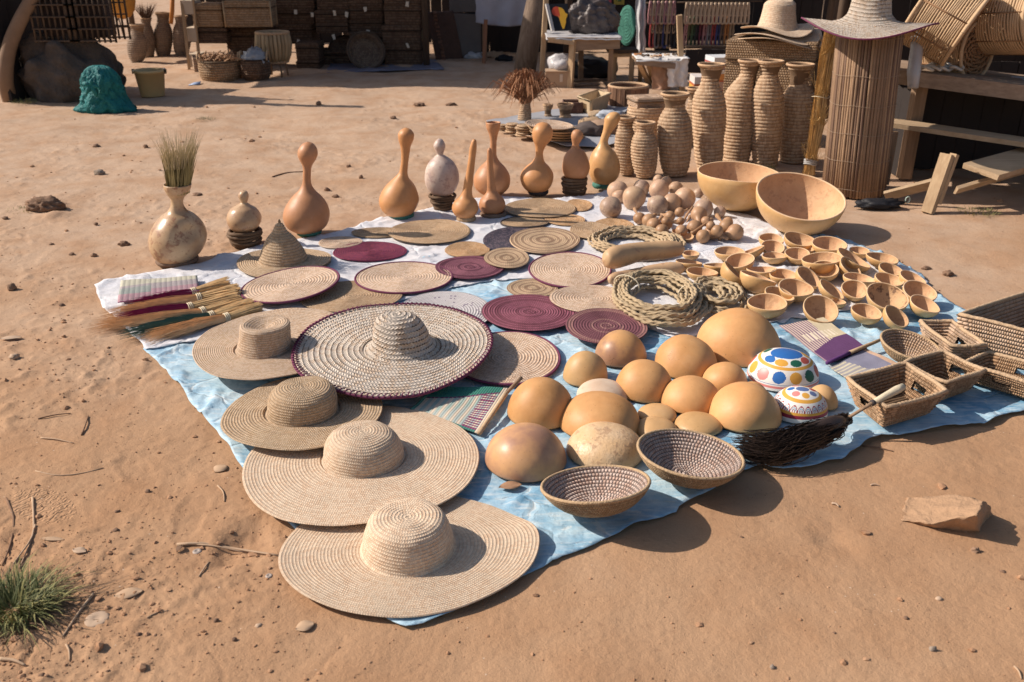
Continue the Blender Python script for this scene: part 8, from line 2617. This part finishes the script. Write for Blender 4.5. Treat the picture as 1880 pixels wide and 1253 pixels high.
# the buried rock at the right
def rock():
    c = G(1745, 965, 0)
    t = thing('buried_rock', 'brick-like rock half buried in the sand at the lower right', 'rock', c)
    top = [G(1668, 925, .02), G(1700, 903, .045), G(1808, 915, .085), G(1790, 955, .085), G(1700, 965, .03)]
    bm = bmesh.new()
    P_ = [V(1690, 921, G(1690, 935, 0).y), V(1722, 906, G(1722, 925, 0).y), V(1806, 912, G(1806, 960, 0).y), V(1795, 962, G(1795, 992, 0).y)]
    tv = [G(1648, 952, 0), G(1668, 908, .012), V(1765, 903, G(1775, 935, 0).y), V(1809, 913, G(1828, 958, 0).y), V(1796, 940, G(1800, 992, 0).y), V(1712, 956, G(1715, 972, 0).y)]
    bt = [G(1640, 958, -.06), G(1662, 906, -.06), G(1780, 925, -.06), G(1832, 960, -.06), G(1803, 994, -.06), G(1712, 976, -.06)]
    a = [bm.verts.new(v) for v in tv]; b = [bm.verts.new(v) for v in bt]
    bm.faces.new(a)
    for i in range(6): bm.faces.new((a[i], b[i], b[(i + 1) % 6], a[(i + 1) % 6]))
    bmesh.ops.recalc_face_normals(bm, faces=bm.faces[:])
    bmesh.ops.triangulate(bm, faces=bm.faces[:])
    for _ in range(4): bmesh.ops.subdivide_edges(bm, edges=bm.edges[:], cuts=1, use_grid_fill=True)
    co = np.array([v.co[:] for v in bm.verts])
    n = perlin(co[:, 0] * 14, co[:, 1] * 14 + co[:, 2] * 18, 5) * .010 + perlin(co[:, 0] * 45, co[:, 1] * 45 + co[:, 2] * 50, 6) * .005
    for v, d in zip(bm.verts, n): v.co.z += d; v.co.x += d * .8
    me = bpy.data.meshes.new('rock'); bm.to_mesh(me); bm.free()
    me.polygons.foreach_set('use_smooth', np.full(len(me.polygons), True))
    me.transform(Matrix.Translation((0, 0, -.010)))
    link('rock', me, t, m_plain('sand_rock', (.40, .25, .15), .95, .6, 16, 1.0, .02))
rock()

# grass clump at the lower left
GRASS = m_plain('green_grass', (.10, .115, .035), .6, .9, 9, .1)
GRASS2 = m_plain('yellow_grass', (.26, .24, .09), .7, .7, 9, .1)
gc = GG(24, 1122)
t = thing('grass_clump', 'clump of short green grass at the lower left corner', 'grass', gc)
def blades(name, n, L0, L1, rad, mat, seed, fl=(.3, 1.2)):
    rn = random.Random(seed); V_, Q, T_ = [], [], []
    for i in range(n):
        a, r = rn.uniform(0, 6.28), rad * math.sqrt(rn.random())
        b = Vector((r * math.cos(a), r * .8 * math.sin(a), 0))
        a2 = a + rn.gauss(0, .6); s = rn.uniform(*fl); L = rn.uniform(L0, L1)
        d = Vector((math.cos(a2) * s, math.sin(a2) * s, 1)).normalized()
        w = rn.uniform(.0008, .0019)
        side = Vector((-math.sin(a2), math.cos(a2), 0)) * w
        c = len(V_)
        pts = []
        for k in (0, .4, .75):
            p = b + d * L * k + Vector((math.cos(a2), math.sin(a2), 0)) * L * .35 * k * k * s - Vector((0, 0, .35 * L * k**3 * s)); p.z = max(p.z, .004 + .002 * k)
            ww = 1 - .3 * k
            pts += [p - side * ww, p + side * ww]
        tip = b + d * L + Vector((math.cos(a2), math.sin(a2), 0)) * L * .45 * s - Vector((0, 0, .45 * L * s)); tip.z = max(tip.z, .006)
        V_ += [tuple(p) for p in pts] + [tuple(tip)]
        Q += [[c, c + 1, c + 3, c + 2], [c + 2, c + 3, c + 5, c + 4]]; T_ += [[c + 4, c + 5, c + 6]]
    me = np_mesh(name, V_, Q, tris=T_, smooth=False)
    return me
link('blades', blades('blades', 520, .035, .11, .075, GRASS, 3), t, GRASS, local=True)
link('dry_blades', blades('dry_blades', 300, .05, .13, .10, GRASS2, 4), t, GRASS2, local=True)
link('dead_roots', blades('dead_roots', 260, .05, .12, .12, GRASS2, 8, fl=(1.2, 3)), t, m_plain('dead_grass', (.20, .13, .08), .9, .5, 9, .1), local=True)
for k, (x, y, r, h, n, lab) in enumerate(((378, 220, .10, .04, 120, 'tiny green grass tuft in the shadow band on the far sand'), (82, 378, .10, .07, 260, 'dark dry grass tuft on a little mound at the left'), (45, 190, .12, .08, 160, 'dry twigs and grass at the foot of the leaning log'),
                                         (1795, 392, .12, .05, 160, 'dry weeds in the shadow of the wooden trestle'), (1412, 318, .04, .10, 90, 'thin dry sprig between the big calabash and the tall vases'), (40, 388, .12, .03, 90, 'thin dry grass below the dark tuft at the left'))):
    c = GG(x, y); tt = thing('grass_tuft', lab, 'grass', c)
    bl_ = link('blades', blades('blades', n, h * .5, h, r, GRASS, 20 + k, fl=(.2, 1.4)), tt, [GRASS, CLOD, GRASS2, GRASS2, GRASS2, GRASS2][k], local=True); tag(bl_, kind='stuff')
blob('earth_mound', G(85, 388, -.015), (.12, .07, .06), CLOD, 'little dark mound of earth under the dry grass tuft at the left', 'earth', 97, sub=4, amp=.3, freq=4)

# sticks and twigs
STICKC = m_plain('dry_stick', (.46, .32, .21), .9, .5, 30, .4, .004)
STICKD = m_plain('dark_stick', (.22, .13, .08), .9, .5, 30, .4, .004)
STK = [([(12, 918), (25, 950), (22, 990), (5, 1040)], .0045, STICKD, 'bent brown stick at the left border above the grass'), ([(60, 915), (62, 950), (60, 985), (30, 1030), (8, 1060)], .004, STICKC, 'pale curved stick above the grass clump'),
       ([(65, 965), (55, 1000), (35, 1045)], .003, STICKC, 'thin stalk beside the pale curved stick'), ([(172, 1092), (150, 1120), (116, 1170)], .0045, STICKC, 'straight pale straw right of the grass clump'),
       ([(325, 1002), (370, 1000), (420, 1008), (512, 1022)], .005, STICKC, 'long dry root ending under the front hat'), ([(345, 1000), (395, 1004), (450, 1016)], .003, STICKC, 'thin root running along the long dry root'),
       ([(65, 866), (110, 874), (150, 870), (190, 860)], .0025, STICKC, 'thin long straw at mid left above the shoe print'), ([(400, 893), (410, 905), (412, 922)], .003, STICKC, 'short curved straw left of the second hat'),
       ([(365, 1060), (384, 1032)], .0028, STICKC, 'short straw below the long root'), ([(270, 1135), (290, 1125), (310, 1122)], .002, STICKC, 'thin curved straw left of the front hat'),
       ([(0, 1212), (48, 1224)], .005, STICKC, 'stick crossing the bottom left corner'), ([(122, 1185), (128, 1215)], .003, STICKC, 'seed-head stalk below the straight straw'),
       ([(1527, 926), (1540, 932)], .004, PALEST, 'white splinter on the sand right of the bead bowls'), ([(1598, 892), (1614, 893)], .003, PALEST, 'small white straw on the sand, upper right of the splinter'),
       ([(1862, 1225), (1875, 1248)], .003, STICKC, 'thin straw at the bottom right corner'), ([(70, 770), (130, 760)], .003, STICKD, 'dark twig at mid left'), ([(150, 800), (162, 765)], .0035, STICKD, 'dark upright-looking twig on the rough soil'),
       ([(75, 805), (135, 815)], .003, STICKC, 'thin pale twig under the dark one'), ([(1583, 820), (1640, 830)], .003, STICKD, 'thin dark stalk at the tarp edge near the front palm box'), ([(500, 326), (530, 318), (560, 316)], .006, STICKD, 'dark twig lying left of the brown bottle gourd head')]
for pts, r, m_, lab in STK:
    c = GG(*pts[0])
    p3 = [GG(x, y, r * .7) - c for x, y in pts]
    if len(p3) == 2: p3 = [p3[0], p3[0].lerp(p3[1], .5) + Vector((.002, .003, .003)), p3[1]]
    q = catmull(np.array([tuple(p) for p in p3]), 10)
    single('twig', MB().tube(q, [r * w for w in np.linspace(1, .55, 10)], 6).mesh('twig'), m_, lab, 'twig', c)
# bottle caps, leaves and paper scraps
METAL = m_plain('dull_tin', (.38, .32, .28), .6, .5, 30, .2, metallic=.2)
def cap(x, y, r, mat, lab, cat='disc', tilt=0.0, rib=True, name='metal_disc'):
    c = GG(x, y, -.001)
    th = .0035
    t = single(name, lathe(name, [(.0005, th), (r * .3, th), (r * .34, th * 1.2), (r * .85, th * 1.1), (r, th * .6), (r * 1.02, 0), (r * .95, 0), (.0005, .0005)], 42, warp=(lambda W: W * (1 + .03 * np.sin(np.arctan2(W[..., 1], W[..., 0]) * 21))[..., None]) if rib else None), mat, lab, cat, c)
    t.rotation_euler = (tilt, 0, 0)
cap(178, 1137, .030, PALEST, 'pale flat disc with a dark centre at the lower left', rib=False)
cap(362, 1013, .013, METAL, 'grey bottle cap under the long root left of the front hat')
cap(494, 1058, .010, METAL, 'small grey bottle cap beside the front hat')
LEAFM = m_plain('dry_leaf', (.47, .32, .205), .8, .4, 18, .5, .004)
def leaf(x, y, L, W_, ang, mat, lab, name='dry_leaf', curl=.004, cat='leaf'):
    c = GG(x, y, .001) if lab.find('tarp') < 0 else G(x, y, .012)
    n = 14
    vs, q = [], []
    for i in range(n + 1):
        f = i / n; w = W_ * math.sin(math.pi * f)**.8
        for s in (-1, 0, 1):
            vs.append(((f - .5) * L, s * w, curl * (abs(s) * .6 + math.sin(f * 3) * .4) + .001))
    for i in range(n):
        for s in range(2): a = i * 3 + s; q.append([a, a + 3, a + 4, a + 1])
    me = np_mesh(name, vs, q); me.transform(Matrix.Rotation(R(ang), 4, 'Z'))
    o = single(name, me, mat, lab, cat, c); s = o.modifiers.new('thickness', 'SOLIDIFY'); s.thickness = .001
leaf(236, 1092, .075, .022, 20, LEAFM, 'large pale dry leaf at the lower left')
leaf(146, 1013, .045, .014, -15, PALEST, 'small whitish leaf left of the large dry leaf')
leaf(96, 992, .075, .009, -5, LEAFM, 'long pale husk at the lower left')
leaf(937, 894, .075, .022, 12, m_plain('brown_bark_chip', (.34, .20, .12), .85, .4, 30, .5), 'brown chip of gourd lying on the tarp under the shiny two-tone dome', curl=.006, cat='chip')
leaf(20, 622, .09, .02, 10, PALEST, 'pale crumpled leaf at the left border, mid height')
leaf(405, 862, .05, .025, 60, LEAFM, 'pale flake in the sand left of the second hat')
leaf(560, 1152, .05, .02, 30, LEAFM, 'buried dry leaf below the front hat')
leaf(330, 1010, .03, .008, 80, CLOD, 'black charred chip beside the long dry root', curl=.008, cat='chip')
